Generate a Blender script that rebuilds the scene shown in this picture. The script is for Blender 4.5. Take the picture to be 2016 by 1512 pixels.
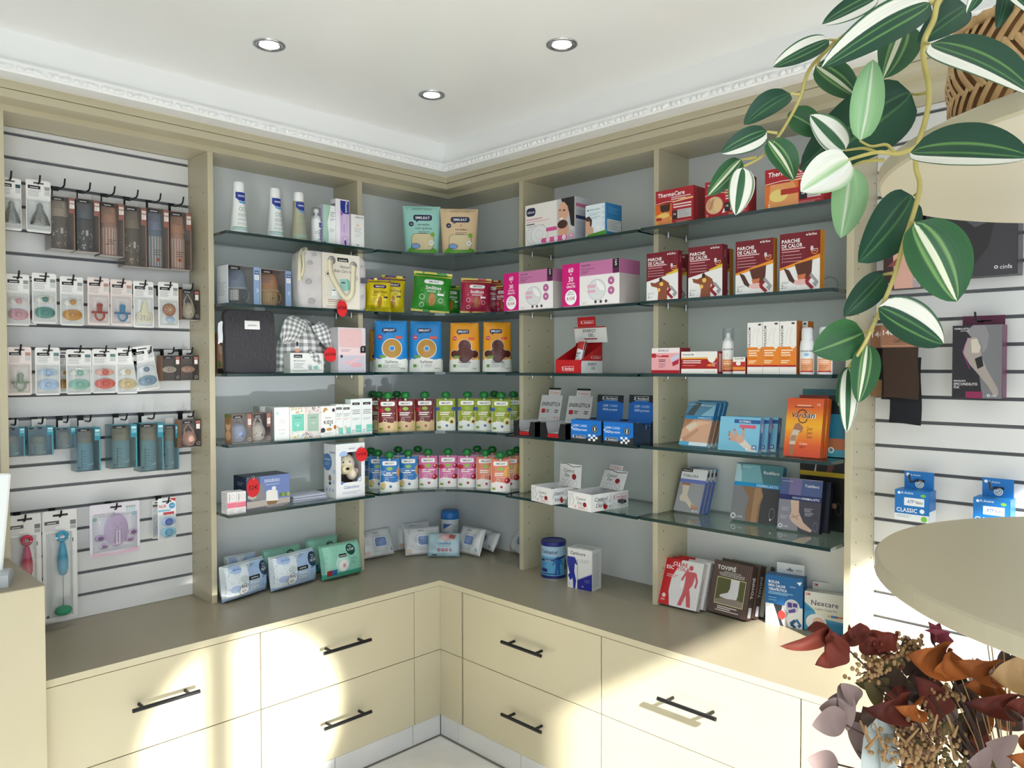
import bpy, bmesh, math, random
from mathutils import Vector, Matrix
from math import sin, cos, pi, radians as rad, sqrt, atan2
for o in list(bpy.data.objects): bpy.data.objects.remove(o)
SC = bpy.context.scene; COL = SC.collection
# ------------------------------------------------------------------ camera
F, YAW, PIT, ROLL = 1516.35, rad(45.0428), rad(-1.3505), rad(-0.0706)
CAM = Vector((-2.3637, -2.7471, 1.40))
FW = Vector((cos(YAW)*cos(PIT), sin(YAW)*cos(PIT), sin(PIT)))
_r = Vector((sin(YAW), -cos(YAW), 0)); _u = _r.cross(FW)
RT = _r*cos(ROLL)+_u*sin(ROLL); UP = _u*cos(ROLL)-_r*sin(ROLL)
cd = bpy.data.cameras.new('camera'); cam = bpy.data.objects.new('camera', cd); COL.objects.link(cam)
cd.sensor_width = 36; cd.lens = 36*F/2016; cd.clip_start = .02
cam.matrix_world = Matrix(((RT.x, UP.x, -FW.x, CAM.x), (RT.y, UP.y, -FW.y, CAM.y), (RT.z, UP.z, -FW.z, CAM.z), (0, 0, 0, 1)))
SC.camera = cam
# ------------------------------------------------------------------ exposure, sky, sun, daylight
vs = SC.view_settings; vs.view_transform = 'Standard'; vs.look = 'None'; vs.exposure = 0.12; vs.gamma = 1; vs.use_curve_mapping = False
W = bpy.data.worlds.new('world'); SC.world = W; W.use_nodes = True
bg = W.node_tree.nodes['Background']; bg.inputs[0].default_value = (.75, .87, 1, 1); bg.inputs[1].default_value = 1.1
def lamp(name, kind, loc, to, energy, col=(1, 1, 1), **kw):
    l = bpy.data.lights.new(name, kind); l.energy = energy; l.color = col
    for k, v in kw.items(): setattr(l, k, v)
    o = bpy.data.objects.new(name, l); COL.objects.link(o); o.location = loc
    o.rotation_euler = (Vector(to)-Vector(loc)).to_track_quat('-Z', 'Y').to_euler(); return o
SUN = Vector((.36, .79, -.53))
lamp('sun', 'SUN', (-3, -8, 5), Vector((-3, -8, 5))+SUN, 15.0, (1, .965, .90), angle=rad(1.2))
lamp('shopfront_daylight', 'AREA', (-2.75, -3.84, 1.2), (-1.4, 0, 1.0), 32, (.88, .95, 1), shape='RECTANGLE', size=2.2, size_y=1.9)
lamp('added_drawer_glare', 'SPOT', (-1.72, -4.6, .22), (-1.275, -.5, .26), 2600, (1, .97, .88), spot_size=rad(9.6), spot_blend=.35, shadow_soft_size=.04)  # added spot, stands in for sun glare bounced up onto the left drawers
lamp('added_shelf_glare', 'SPOT', (-1.70, -4.6, .30), (-.93, 0, 1.45), 190, (.95, .98, 1), spot_size=rad(15), spot_blend=.4, shadow_soft_size=.04)  # added weaker spot, stands in for the same glare on the left shelves
# ------------------------------------------------------------------ helpers
def ray(px, py): return FW+RT*((px-1008)/F)-UP*((py-756)/F)
def un(px, py, ax, v):
    d = ray(px, py); return CAM+d*((v-CAM[ax])/d[ax])
def dep(px, py, t):                       # point at t metres along the viewing axis
    return CAM+ray(px, py)*t
def s2l(h):
    c = [int(h[i:i+2], 16)/255 for i in (0, 2, 4)]
    return tuple(x/12.92 if x <= .04045 else ((x+.055)/1.055)**2.4 for x in c)+(1,)
_M = {}
def mat(h, rough=.45, metal=0., spec=.5, coat=0., key=None):
    k = (h, rough, metal, spec, coat)
    if k in _M: return _M[k]
    m = bpy.data.materials.new('col_'+h); m.use_nodes = True; b = m.node_tree.nodes['Principled BSDF']
    b.inputs['Base Color'].default_value = s2l(h); b.inputs['Roughness'].default_value = rough
    b.inputs['Metallic'].default_value = metal; b.inputs['Specular IOR Level'].default_value = spec
    if coat: b.inputs['Coat Weight'].default_value = coat; b.inputs['Coat Roughness'].default_value = .08
    _M[k] = m; return m
def nmat(name, build):
    m = bpy.data.materials.new(name); m.use_nodes = True
    nt = m.node_tree; build(nt, nt.nodes['Principled BSDF'], nt.nodes.new, nt.links.new); return m
def noisy(name, h1, h2, scale, rough=.45, bump=0., stretch=(1, 1, 1), lo=.35, hi=.65, detail=4, spec=.5):
    def b(nt, p, N, L):
        tc = N('ShaderNodeTexCoord'); mp = N('ShaderNodeMapping'); mp.inputs[3].default_value = stretch
        L(tc.outputs['Object'], mp.inputs[0]); n = N('ShaderNodeTexNoise'); n.inputs['Scale'].default_value = scale; n.inputs['Detail'].default_value = detail
        L(mp.outputs[0], n.inputs[0]); r = N('ShaderNodeValToRGB'); r.color_ramp.elements[0].position = lo; r.color_ramp.elements[1].position = hi
        r.color_ramp.elements[0].color = s2l(h1); r.color_ramp.elements[1].color = s2l(h2); L(n.outputs[0], r.inputs[0]); L(r.outputs[0], p.inputs['Base Color'])
        p.inputs['Roughness'].default_value = rough; p.inputs['Specular IOR Level'].default_value = spec
        if bump:
            bm_ = N('ShaderNodeBump'); bm_.inputs['Strength'].default_value = bump; bm_.inputs['Distance'].default_value = .002; L(n.outputs[0], bm_.inputs['Height']); L(bm_.outputs[0], p.inputs['Normal'])
    return nmat(name, b)
def clearmat(name, tint, rough=.06, base=.06, edge=.5):
    m = bpy.data.materials.new(name); m.use_nodes = True; nt = m.node_tree; nt.nodes.clear(); N = nt.nodes.new; L = nt.links.new
    o = N('ShaderNodeOutputMaterial'); mx = N('ShaderNodeMixShader'); t = N('ShaderNodeBsdfTransparent'); g = N('ShaderNodeBsdfGlossy'); lw = N('ShaderNodeLayerWeight')
    t.inputs[0].default_value = s2l(tint); g.inputs['Roughness'].default_value = rough; lw.inputs[0].default_value = .35
    mr = N('ShaderNodeMapRange'); mr.inputs[3].default_value = base; mr.inputs[4].default_value = edge
    L(lw.outputs['Facing'], mr.inputs[0]); L(mr.outputs[0], mx.inputs[0]); L(t.outputs[0], mx.inputs[1]); L(g.outputs[0], mx.inputs[2]); L(mx.outputs[0], o.inputs[0]); return m
BEIGE = noisy('beige_laminate', 'C4BB9F', 'C8C0A5', 3, .32, spec=.45)
BEIGE_SHADED = noisy('beige_laminate_shaded', '958C76', '9B927C', 3, .34, spec=.4)  # the beige laminate darkened, shade on level tops put into the colour
WHITEWALL = noisy('white_panel', 'DCDFE0', 'E2E5E6', 2, .35)
PLASTER = noisy('white_plaster', 'F0F1F0', 'F5F6F5', 1.5, .28, spec=.4)
CLEAR = clearmat('clear_plastic', 'F2F5F6', .08, .05, .45)
CLEARD = clearmat('smoky_plastic', 'EFEDEB', .08, .04, .4)
GLASS = clearmat('shelf_glass', 'DCEBE7', .015, .05, .75)
GEDGE = mat('0C2E30', .12, 0, .8)
BLACK = mat('17171A', .4); CHROME = mat('C8C9CB', .22, 1.)
class MB:
    """collects geometry (with a material per face) and links it as one mesh object"""
    def __init__(s): s.v = []; s.f = []; s.mi = []; s.mats = []; s.sm = []
    def m(s, mt):
        if isinstance(mt, str): mt = mat(mt)
        if mt not in s.mats: s.mats.append(mt)
        return s.mats.index(mt)
    def add(s, vs_, fs, mt, smooth=False):
        b = len(s.v); s.v += [tuple(q) for q in vs_]; k = s.m(mt)
        for f in fs: s.f.append([b+i for i in f]); s.mi.append(k); s.sm.append(smooth)
    def box(s, x0, y0, z0, x1, y1, z1, mt, faces=None):
        v = [(x0, y0, z0), (x1, y0, z0), (x1, y1, z0), (x0, y1, z0), (x0, y0, z1), (x1, y0, z1), (x1, y1, z1), (x0, y1, z1)]
        q = dict(bottom=(0, 3, 2, 1), top=(4, 5, 6, 7), front=(0, 1, 5, 4), back=(2, 3, 7, 6), left=(3, 0, 4, 7), right=(1, 2, 6, 5))
        for k, f in q.items(): s.add(v, [f], (faces or {}).get(k, mt))
    def cbox(s, x0, y0, z0, x1, y1, z1, mt, c=.001, faces=None):
        """box with chamfered edges"""
        bm = bmesh.new(); bmesh.ops.create_cube(bm, size=1)
        for v in bm.verts: v.co = Vector(((x0+x1)/2+v.co.x*(x1-x0), (y0+y1)/2+v.co.y*(y1-y0), (z0+z1)/2+v.co.z*(z1-z0)))
        bmesh.ops.bevel(bm, geom=bm.edges[:], offset=c, segments=1, affect='EDGES')
        bm.normal_update(); bm.verts.ensure_lookup_table()
        nm = [(Vector((0, -1, 0)), 'front'), (Vector((0, 1, 0)), 'back'), (Vector((-1, 0, 0)), 'left'), (Vector((1, 0, 0)), 'right'), (Vector((0, 0, 1)), 'top'), (Vector((0, 0, -1)), 'bottom')]
        vs_ = [v.co.copy() for v in bm.verts]; base = len(s.v); s.v += [tuple(v) for v in vs_]
        for f in bm.faces:
            k = max(nm, key=lambda a: a[0].dot(f.normal)+(.01 if a[1] in ('front', 'top') else 0))[1]
            s.f.append([base+v.index for v in f.verts]); s.mi.append(s.m((faces or {}).get(k, mt))); s.sm.append(False)
        bm.free()
    def prism(s, pts, z0, z1, mt, side=None, top=None):
        n = len(pts); v = [(x, y, z0) for x, y in pts]+[(x, y, z1) for x, y in pts]
        s.add(v, [list(range(n))[::-1]], mt); s.add(v, [list(range(n, 2*n))], top or mt)
        s.add(v, [(i, (i+1) % n, n+(i+1) % n, n+i) for i in range(n)], side or mt)
    def lathe(s, prof, mt, seg=20, cx=0, cy=0, sx=1, sy=1, cap=True, smooth=True):
        n = len(prof); v = []
        for r, z in prof: v += [(cx+r*sx*cos(2*pi*i/seg), cy+r*sy*sin(2*pi*i/seg), z) for i in range(seg)]
        s.add(v, [(j*seg+i, j*seg+(i+1) % seg, (j+1)*seg+(i+1) % seg, (j+1)*seg+i) for j in range(n-1) for i in range(seg)], mt, smooth)
        if cap:
            s.add(v, [[i for i in range(seg)][::-1]], mt); s.add(v, [[(n-1)*seg+i for i in range(seg)]], mt)
    def tube(s, path, r, mt, seg=6, cap=True):
        path = [Vector(p) for p in path]; n = len(path); rr = r if hasattr(r, '__len__') else [r]*n
        v = []; a = None
        for i, p in enumerate(path):
            t = (path[min(i+1, n-1)]-path[max(i-1, 0)]).normalized()
            if a is None: a = t.cross(Vector((0, 0, 1)) if abs(t.z) < .9 else Vector((1, 0, 0))).normalized()
            else: a = (a-t*a.dot(t)).normalized()
            b = t.cross(a); v += [p+(a*cos(2*pi*k/seg)+b*sin(2*pi*k/seg))*rr[i] for k in range(seg)]
        s.add(v, [(j*seg+i, j*seg+(i+1) % seg, (j+1)*seg+(i+1) % seg, (j+1)*seg+i) for j in range(n-1) for i in range(seg)], mt, True)
        if cap: s.add(v, [[i for i in range(seg)][::-1], [(n-1)*seg+i for i in range(seg)]], mt)
    def grid(s, fn, nu, nv, mt, smooth=True, flip=False):
        v = [fn(i/nu, j/nv) for j in range(nv+1) for i in range(nu+1)]; w = nu+1
        fs = [(j*w+i, j*w+i+1, (j+1)*w+i+1, (j+1)*w+i) for j in range(nv) for i in range(nu)]
        s.add(v, [f[::-1] for f in fs] if flip else fs, mt, smooth)
    def ball(s, c, rx, ry, rz, mt, nu=14, nv=8):
        s.grid(lambda u, v: (c[0]+rx*cos(2*pi*u)*sin(pi*v), c[1]+ry*sin(2*pi*u)*sin(pi*v), c[2]-rz*cos(pi*v)), nu, nv, mt)
    def build(s, name, parent=None, fix=False):
        me = bpy.data.meshes.new(name); me.from_pydata(s.v, [], s.f)
        for m_ in s.mats: me.materials.append(m_)
        me.polygons.foreach_set('material_index', s.mi); me.polygons.foreach_set('use_smooth', s.sm); me.update()
        o = bpy.data.objects.new(name, me); COL.objects.link(o)
        if parent: o.parent = parent
        return o
def tag(o, label, cat=None, group=None, kind=None):
    o['label'] = label
    if cat: o['category'] = cat
    if group: o['group'] = group
    if kind: o['kind'] = kind
    return o
def struct(o, label=None):
    o['kind'] = 'structure'
    if label: o['label'] = label
    return o
def empty(name, loc=(0, 0, 0), rot=(0, 0, 0)):
    o = bpy.data.objects.new(name, None); COL.objects.link(o); o.empty_display_size = .05; o.location = loc; o.rotation_euler = rot; return o
def copy_tree(o, loc=None, rot=None, parent=None):
    c = o.copy(); COL.objects.link(c); c.parent = parent
    if loc is not None: c.location = loc
    if rot is not None: c.rotation_euler = rot
    for ch in o.children: copy_tree(ch, parent=c)
    return c
# ---- flat print: lettering and shapes laid on a face
_T = {}
def glyphs(t, bold):
    if (t, bold) not in _T:
        cu = bpy.data.curves.new('t', 'FONT'); cu.body = t; cu.resolution_u = 2; cu.offset = .015*bold; cu.space_character = 1+.05*bold
        ob = bpy.data.objects.new('t', cu); COL.objects.link(ob); dg = bpy.context.evaluated_depsgraph_get()
        me = bpy.data.meshes.new_from_object(ob.evaluated_get(dg))
        v = [(q.co.x, q.co.y) for q in me.vertices]; f = [tuple(p.vertices) for p in me.polygons]
        bpy.data.objects.remove(ob); bpy.data.curves.remove(cu); bpy.data.meshes.remove(me)
        x0 = min([a for a, _ in v] or [0]); x1 = max([a for a, _ in v] or [1])
        _T[(t, bold)] = ([(a-x0, b) for a, b in v], f, x1-x0)
    return _T[(t, bold)]
class Print(MB):
    """shapes in face coordinates 0..1, turned into geometry by fn(u, v, off)"""
    def __init__(s, fn, w, h, curved=0, rough=.4, step=.00006, off=.0004):
        super().__init__(); s.fn = fn; s.w = w; s.h = h; s.c = curved; s.off = .0007 if curved else off; s.st = .00028 if curved else .0001; s.rough = rough; s.bb = []
    def _m(s, c): return mat(c, s.rough) if isinstance(c, str) else c
    def _put(s, pts, fs, col):
        o_ = s.lay(pts); s.add([s.fn(x, y, o_) for x, y in pts], fs, s._m(col))
    def lay(s, pts):
        x0 = min(p[0] for p in pts); x1 = max(p[0] for p in pts); y0 = min(p[1] for p in pts); y1 = max(p[1] for p in pts); k = 0
        for a, b_, c, d, l in s.bb:
            if a < x1 and b_ > x0 and c < y1 and d > y0: k = max(k, l+1)
        if not (s.bb and s.bb[-1][:4] == (x0, x1, y0, y1)): s.bb.append((x0, x1, y0, y1, k))
        else: k = s.bb[-1][4]
        return s.off+s.st*k
    def rect(s, x0, y0, x1, y1, col):
        if s.c:
            nx = max(1, round(abs(x1-x0)*26)); ny = max(1, round(abs(y1-y0)*20)); w = nx+1
            s._put([(x0+(x1-x0)*i/nx, y0+(y1-y0)*j/ny) for j in range(ny+1) for i in range(nx+1)], [(j*w+i, j*w+i+1, (j+1)*w+i+1, (j+1)*w+i) for j in range(ny) for i in range(nx)], col)
        else: s._put([(x0, y0), (x1, y0), (x1, y1), (x0, y1)], [(0, 1, 2, 3)], col)
    def poly(s, pts, col):
        if s.c:
            pp = []
            for i, (a, b_) in enumerate(pts):
                c, d = pts[(i+1) % len(pts)]; m_ = max(1, int(max(abs(c-a), abs(d-b_))/.05)); pp += [(a+(c-a)*j/m_, b_+(d-b_)*j/m_) for j in range(m_)]
            pts = pp; n = len(pts); cx = sum(p[0] for p in pts)/n; cy = sum(p[1] for p in pts)/n; q = [(cx, cy)]; k = max(2, int(max(max(abs(p[0]-cx) for p in pts), max(abs(p[1]-cy) for p in pts))*18))
            for j in range(1, k+1): q += [(cx+(x-cx)*j/k, cy+(y-cy)*j/k) for x, y in pts]
            fs = [(0, 1+i, 1+(i+1) % n) for i in range(n)]
            for j in range(k-1): fs += [(1+j*n+i, 1+(j+1)*n+i, 1+(j+1)*n+(i+1) % n, 1+j*n+(i+1) % n) for i in range(n)]
            s._put(q, fs, col)
        else: s._put(pts, [tuple(range(len(pts)))], col)
    def ell(s, cx, cy, rx, ry=None, col='FFFFFF', n=20, a0=0, a1=2*pi):
        if ry is None: ry = rx*s.w/s.h
        s.poly([(cx+rx*cos(a0+(a1-a0)*i/n), cy+ry*sin(a0+(a1-a0)*i/n)) for i in range(n)], col)
    def ring(s, cx, cy, rx, ry=None, col='FFFFFF', th=.8, n=24, a0=0, a1=2*pi):
        if ry is None: ry = rx*s.w/s.h
        p = []
        for i in range(n+1):
            a = a0+(a1-a0)*i/n; p += [(cx+rx*cos(a), cy+ry*sin(a)), (cx+rx*th*cos(a), cy+ry*th*sin(a))]
        s._put(p, [(2*i, 2*i+2, 2*i+3, 2*i+1) for i in range(n)], col)
    def rrect(s, x0, y0, x1, y1, r, col):
        rx = r; ry = r*s.w/s.h; p = []
        for cx, cy, a in ((x1-rx, y1-ry, 0), (x0+rx, y1-ry, pi/2), (x0+rx, y0+ry, pi), (x1-rx, y0+ry, 1.5*pi)):
            p += [(cx+rx*cos(a+pi/2*i/4), cy+ry*sin(a+pi/2*i/4)) for i in range(5)]
        s.poly(p, col)
    def stroke(s, pts, t, col):
        """polyline of thickness t (fraction of the width)"""
        p = []; k = s.w/s.h; n = len(pts)
        for i in range(n):
            dx = pts[min(i+1, n-1)][0]-pts[max(i-1, 0)][0]; dy = (pts[min(i+1, n-1)][1]-pts[max(i-1, 0)][1])/k; l = sqrt(dx*dx+dy*dy) or 1
            nx, ny = -dy/l*t/2, dx/l*t/2; p += [(pts[i][0]+nx, pts[i][1]+ny*k), (pts[i][0]-nx, pts[i][1]-ny*k)]
        s._put(p, [(2*i, 2*i+1, 2*i+3, 2*i+2) for i in range(n-1)], col)
    def text(s, t, x, y, h, col, al='l', b=1, it=0, rot=0, mw=None, sx=1.):
        v, f, w = glyphs(t, b); k = h*(s.h if abs(sin(rot)) < .5 else s.w)/.69
        kx = k*sx
        lim = mw and mw*(s.w if abs(sin(rot)) < .5 else s.h)
        if lim and w*kx > lim: kx = lim/w
        ox = {'l': 0, 'c': -w*kx/2, 'r': -w*kx}[al]; c_, s_ = cos(rot), sin(rot); q = []
        for a, bb in v:
            X = a*kx+ox+bb*k*it; Y = bb*k; q.append((x+(X*c_-Y*s_)/s.w, y+(X*s_+Y*c_)/s.h))
        s._put(q, f, col)
    def lines(s, x0, y, x1, n, dy, col, th=.3, seed=0):
        """rows of print too small to read"""
        rn = random.Random(seed+n+int(y*97))
        P_ = []; fs = []
        for i in range(n):
            x = x0+(x1-x0)*rn.uniform(.65, 1) if i else x1; yy = y-i*dy; b = len(P_)
            nx = 4 if s.c else 1
            for j in range(nx+1): P_ += [(x0+(x-x0)*j/nx, yy), (x0+(x-x0)*j/nx, yy+dy*th)]
            fs += [(b+2*j, b+2*j+2, b+2*j+3, b+2*j+1) for j in range(nx)]
        o_ = s.lay(P_); s.add([s.fn(a, b_, o_) for a, b_ in P_], fs, s._m(col))
def face_fn(which, w, h, d):
    if which == 'front': return lambda u, v, o: (u*w, -o, v*h)
    if which == 'left': return lambda u, v, o: (-o, d-u*d, v*h)
    if which == 'right': return lambda u, v, o: (w+o, u*d, v*h)
    if which == 'top': return lambda u, v, o: (u*w, v*d, h+o)
def place(wall, px, py, d):
    return un(px, py, 1, -d) if wall == 'L' else un(px, py, 0, -d)
def frame(wall, x0, x1, yb, yt, d, z, yaw=0):
    """front-left-bottom corner, width and height of a thing whose front stands d from the wall on level z"""
    a = place(wall, x0, yb, d); b = place(wall, x1, yb, d); w = (b-a).length if abs(b.z-a.z) < .5 else 0
    w = abs(b.x-a.x) if wall == 'L' else abs(b.y-a.y)
    h = place(wall, (x0+x1)/2, yt, d).z-z
    return Vector((a.x, a.y, z)), w, h
def rz(wall, yaw=0): return (0 if wall == 'L' else -pi/2)+rad(yaw)
def carton(name, label, wall, x0, x1, yb, yt, d, z, depth, col, front=None, left=None, right=None, top=None, faces=None, yaw=0, tilt=0, w=None, h=None, group=None, cat='box', rough=.42, parts=None):
    p, w_, h_ = frame(wall, x0, x1, yb, yt, d, z); w = w or w_; h = h or h_
    if tilt: h = h/cos(rad(tilt)) if not parts else h
    b = MB(); b.cbox(0, 0, 0, w, depth, h, mat(col, rough), min(.0012, w*.03), {k: mat(c, rough) for k, c in (faces or {}).items()})
    o = b.build(name); o.location = p; o.rotation_euler = (-rad(tilt), 0, rz(wall, yaw)); tag(o, label, cat, group)
    for nm, fn in (('front', front), ('left', left), ('right', right), ('top', top)):
        if fn:
            fw_, fh_ = {'front': (w, h), 'left': (depth, h), 'right': (depth, h), 'top': (w, depth)}[nm]
            P = Print(face_fn(nm, w, h, depth), fw_, fh_, rough=rough); P.rect(.004, .004, .996, .996, (faces or {}).get(nm, col)); fn(P)
            if P.v: P.build('printed_'+nm, o)
    return o
# ================================================================== the room
ZC, DL, DR, SL, SR, ZH = .5883, .503, .5093, .174, .1846, 2.125
ZS = [1.846, 1.606, 1.370, 1.132, .896]; ZT = [z+.005 for z in ZS]
KL, KR = .385, .380; CEI = 2.2775; BACKY = -3.9; FARX = -4.4
b = MB(); b.box(FARX-.1, 0, -.05, .12, .12, 2.6, WHITEWALL); struct(b.build('wall_left'), 'white wall panel behind the left run of shelves')
b = MB(); b.box(0, -4.0, -.05, .12, 0, 2.6, WHITEWALL); struct(b.build('wall_right'), 'white wall panel behind the right run of shelves')
b = MB(); b.box(FARX-.12, BACKY, -.05, FARX, 0, 2.6, PLASTER); struct(b.build('wall_far'), 'plain white wall at the far end of the shop')
# shopfront wall behind the camera, glazed opening
OX0, OX1, OZ = -3.75, -.42, 2.235
b = MB(); b.box(FARX, BACKY-.12, -.05, OX0, BACKY, 2.6, PLASTER); b.box(OX1, BACKY-.12, -.05, .12, BACKY, 2.6, PLASTER); b.box(OX0, BACKY-.12, OZ, OX1, BACKY, 2.6, PLASTER)
struct(b.build('wall_back'), 'shopfront wall with a wide glazed opening')
w_ = empty('window_1', (0, 0, 0)); struct(w_, 'glazed shopfront window')
ALU = mat('3A3B3D', .4, .6)
b = MB(); b.box(OX0, BACKY-.09, 0, OX1, BACKY-.03, .08, ALU); b.box(OX0, BACKY-.09, OZ-.02, OX1, BACKY-.03, OZ, ALU); b.build('window_frame', w_)
for x in (OX0, OX1-.05):
    b = MB(); b.box(x, BACKY-.09, .08, x+.05, BACKY-.03, OZ-.02, ALU); b.build('window_frame', w_)
b = MB(); b.box(-2.45, BACKY-.10, .08, -1.83, BACKY-.05, OZ-.02, mat('CFC7B4', .6)); b.build('sun_block_board', w_)['label'] = 'added opaque board blocking the sun in part of the opening'  # unseen board, added to set where the sun patches end
# floor tiles
TILE = noisy('floor_tile', 'C6C5C0', 'D6D5D0', 6, .14, lo=.3, hi=.7, detail=6); GROUT = mat('8E8A80', .8)
b = MB(); b.box(FARX, BACKY-.3, -.06, 0, 0, -.004, GROUT); fl = struct(b.build('floor'), 'cream stone tile floor')
T = .33; tb = MB(); tb.cbox(0, 0, -.012, T-.004, T-.004, 0, TILE, .0012); first = None
for i in range(4):
    for j in range(6):
        X = -DR-.003-T*(i+1)-.004; Y = -DL-.003-T*(j+1)-.004
        if first is None: first = tb.build('tile', fl); t_ = first
        else: t_ = first.copy(); COL.objects.link(t_); t_.parent = fl
        t_.location = (X, Y, 0)
b = MB(); b.box(FARX+.01, BACKY, -.012, -DR-T*4-.012, -DL-.006, 0, TILE); b.box(-DR-T*4-.01, BACKY, -.012, -DR-.01, -DL-T*6-.012, 0, TILE); b.build('tile_field', fl)
# ceiling with recessed tray
b = MB(); b.box(FARX, BACKY, CEI, -KR, -KL, CEI+.1, PLASTER); struct(b.build('ceiling'), 'smooth white tray ceiling')
b = MB(); b.box(FARX, -KL, 2.183, -KR, 0, CEI+.1, PLASTER); b.box(-KR, BACKY, 2.183, 0, 0, CEI+.1, PLASTER); struct(b.build('ceiling_soffit'), 'white dropped soffit along the walls')
b = MB(); b.box(FARX-.1, BACKY-.12, 2.6, .12, .12, 2.7, PLASTER); struct(b.build('ceiling_slab'))
# rope moulding on the soffit edge: a bead rail with carved leaves
def moulding(name, a, bb, nrm, label):
    a = Vector(a); bb = Vector(bb); n = Vector(nrm); L_ = (bb-a).length; t = (bb-a).normalized(); m = MB()
    prof = [(.000, 2.203), (.010, 2.200), (.014, 2.194), (.007, 2.190), (.007, 2.172), (.004, 2.168), (-.03, 2.166), (-.035, 2.184)]
    v = []; k = len(prof)
    for P in (a, bb): v += [P+n*x+Vector((0, 0, z)) for x, z in prof]
    m.add(v, [(i, i+1, k+i+1, k+i) for i in range(k-1)], PLASTER)
    o = m.build(name); struct(o, label); c = MB(); rn = random.Random(4); x = .01; i = 0
    while x < L_-.01:
        q = a+t*x+n*.007+Vector((0, 0, 2.181)); r1 = .011 if i % 3 else .017
        sl = .5 if i % 2 else -.5
        def fn(u, w, q=q, r1=r1, sl=sl):
            th, ph = 2*pi*u, pi*w; X = r1*cos(th)*sin(ph); Z = .0075*-cos(ph)+sl*X*.35; return q+t*X+n*(.005*sin(th)*sin(ph))+Vector((0, 0, Z))
        c.grid(fn, 7, 4, PLASTER); x += r1*1.75; i += 1
    s = c.build('carved_leaves', o); s['kind'] = 'stuff'; return o
moulding('trim_1', (FARX, -KL, 0), (-KR, -KL, 0), (0, -1, 0), 'white carved rope moulding along the left soffit')
moulding('trim_2', (-KR, -KL, 0), (-KR, -3.2, 0), (-1, 0, 0), 'white carved rope moulding along the right soffit')
# recessed downlights
EMI = bpy.data.materials.new('lamp_glow'); EMI.use_nodes = True; p_ = EMI.node_tree.nodes['Principled BSDF']; p_.inputs['Emission Color'].default_value = (.93, .97, 1, 1); p_.inputs['Emission Strength'].default_value = 9
for i, ((x, y), lb) in enumerate([((-1.3318, -.7777), 'recessed ceiling downlight nearest the left shelves'), ((-.7676, -1.3424), 'recessed ceiling downlight nearest the right shelves'), ((-.7718, -.7872), 'recessed ceiling downlight closest to the room corner')]):
    r = empty('ceiling_downlight', (x, y, CEI)); tag(r, lb, 'downlight', 'ceiling downlights')
    m = MB(); m.lathe([(.0435, 0), (.0435, -.003), (.040, -.005), (.031, -.004), (.029, .0)], CHROME, 32, cap=False); m.build('trim_ring', r)
    m = MB(); m.lathe([(.029, 0), (.029, -.0035), (.0275, -.0035)], mat('55585C', .3, .8), 32, cap=False); m.build('inner_ring', r)
    m = MB(); m.lathe([(.0275, -.001), (.0275, -.0022), (.0001, -.003)], EMI, 32); m.build('lens', r)
    l = bpy.data.lights.new('downlight', 'SPOT'); l.energy = 9; l.color = (.93, .97, 1); l.spot_size = rad(105); l.spot_blend = .8; l.shadow_soft_size = .03
    lo = bpy.data.objects.new('downlight_beam', l); COL.objects.link(lo); lo.parent = r; lo.location = (0, 0, -.012)
# cornice boards
def cornice(name, pts, z0, z1, off, label):
    m = MB(); n = len(pts)
    ins = [(p[0]*1.0, p[1]) for p in pts]
    v = [(x, y, z0) for x, y in pts]+[(x, y, z1) for x, y in pts]
    q = off
    w = [(x+dx, y+dy, z0) for (x, y), (dx, dy) in zip(pts, q)]+[(x+dx, y+dy, z1) for (x, y), (dx, dy) in zip(pts, q)]
    V = v+w
    for i in range(n-1):
        m.add(V, [(i, i+1, n+i+1, n+i), (2*n+i+1, 2*n+i, 3*n+i, 3*n+i+1), (i+1, i, 2*n+i, 2*n+i+1), (n+i, n+i+1, 3*n+i+1, 3*n+i)], BEIGE)
    m.add(V, [(0, n, 3*n, 2*n), (n-1, 2*n-1, 4*n-1, 3*n-1)][:1], BEIGE)
    return struct(m.build(name), label)
fk = .268
for nm, z0, z1, k, lb in (('trim_3', 2.137, 2.1595, fk, 'lower beige cornice board over the shelves'), ('trim_4', 2.161, 2.183, fk+.004, 'upper beige cornice board over the shelves')):
    P = [(-2.05, -k+.19), (-1.862, -k), (-k-.005, -k), (-k-.005, -3.0)]
    o = cornice(nm, P, z0, z1, [(.0, .02)]*3+[(.02, 0)], lb)
    o.data.update()
m = MB(); m.prism([(-2.05, -fk+.2), (-1.862, -fk+.012), (-fk+.007, -fk+.012), (-fk+.007, -3.0), (0, -3.0), (0, 0), (-2.05, 0)], 2.143, 2.183, BEIGE); struct(m.build('trim_5'), 'beige cornice underside')
m = MB(); m.prism([(-1.86, -SL), (-SR, -SL), (-SR, -3.0), (0, -3.0), (0, 0), (-1.86, 0)], ZH, 2.143, BEIGE); struct(m.build('trim_6'), 'beige header board above the bays')
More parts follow.
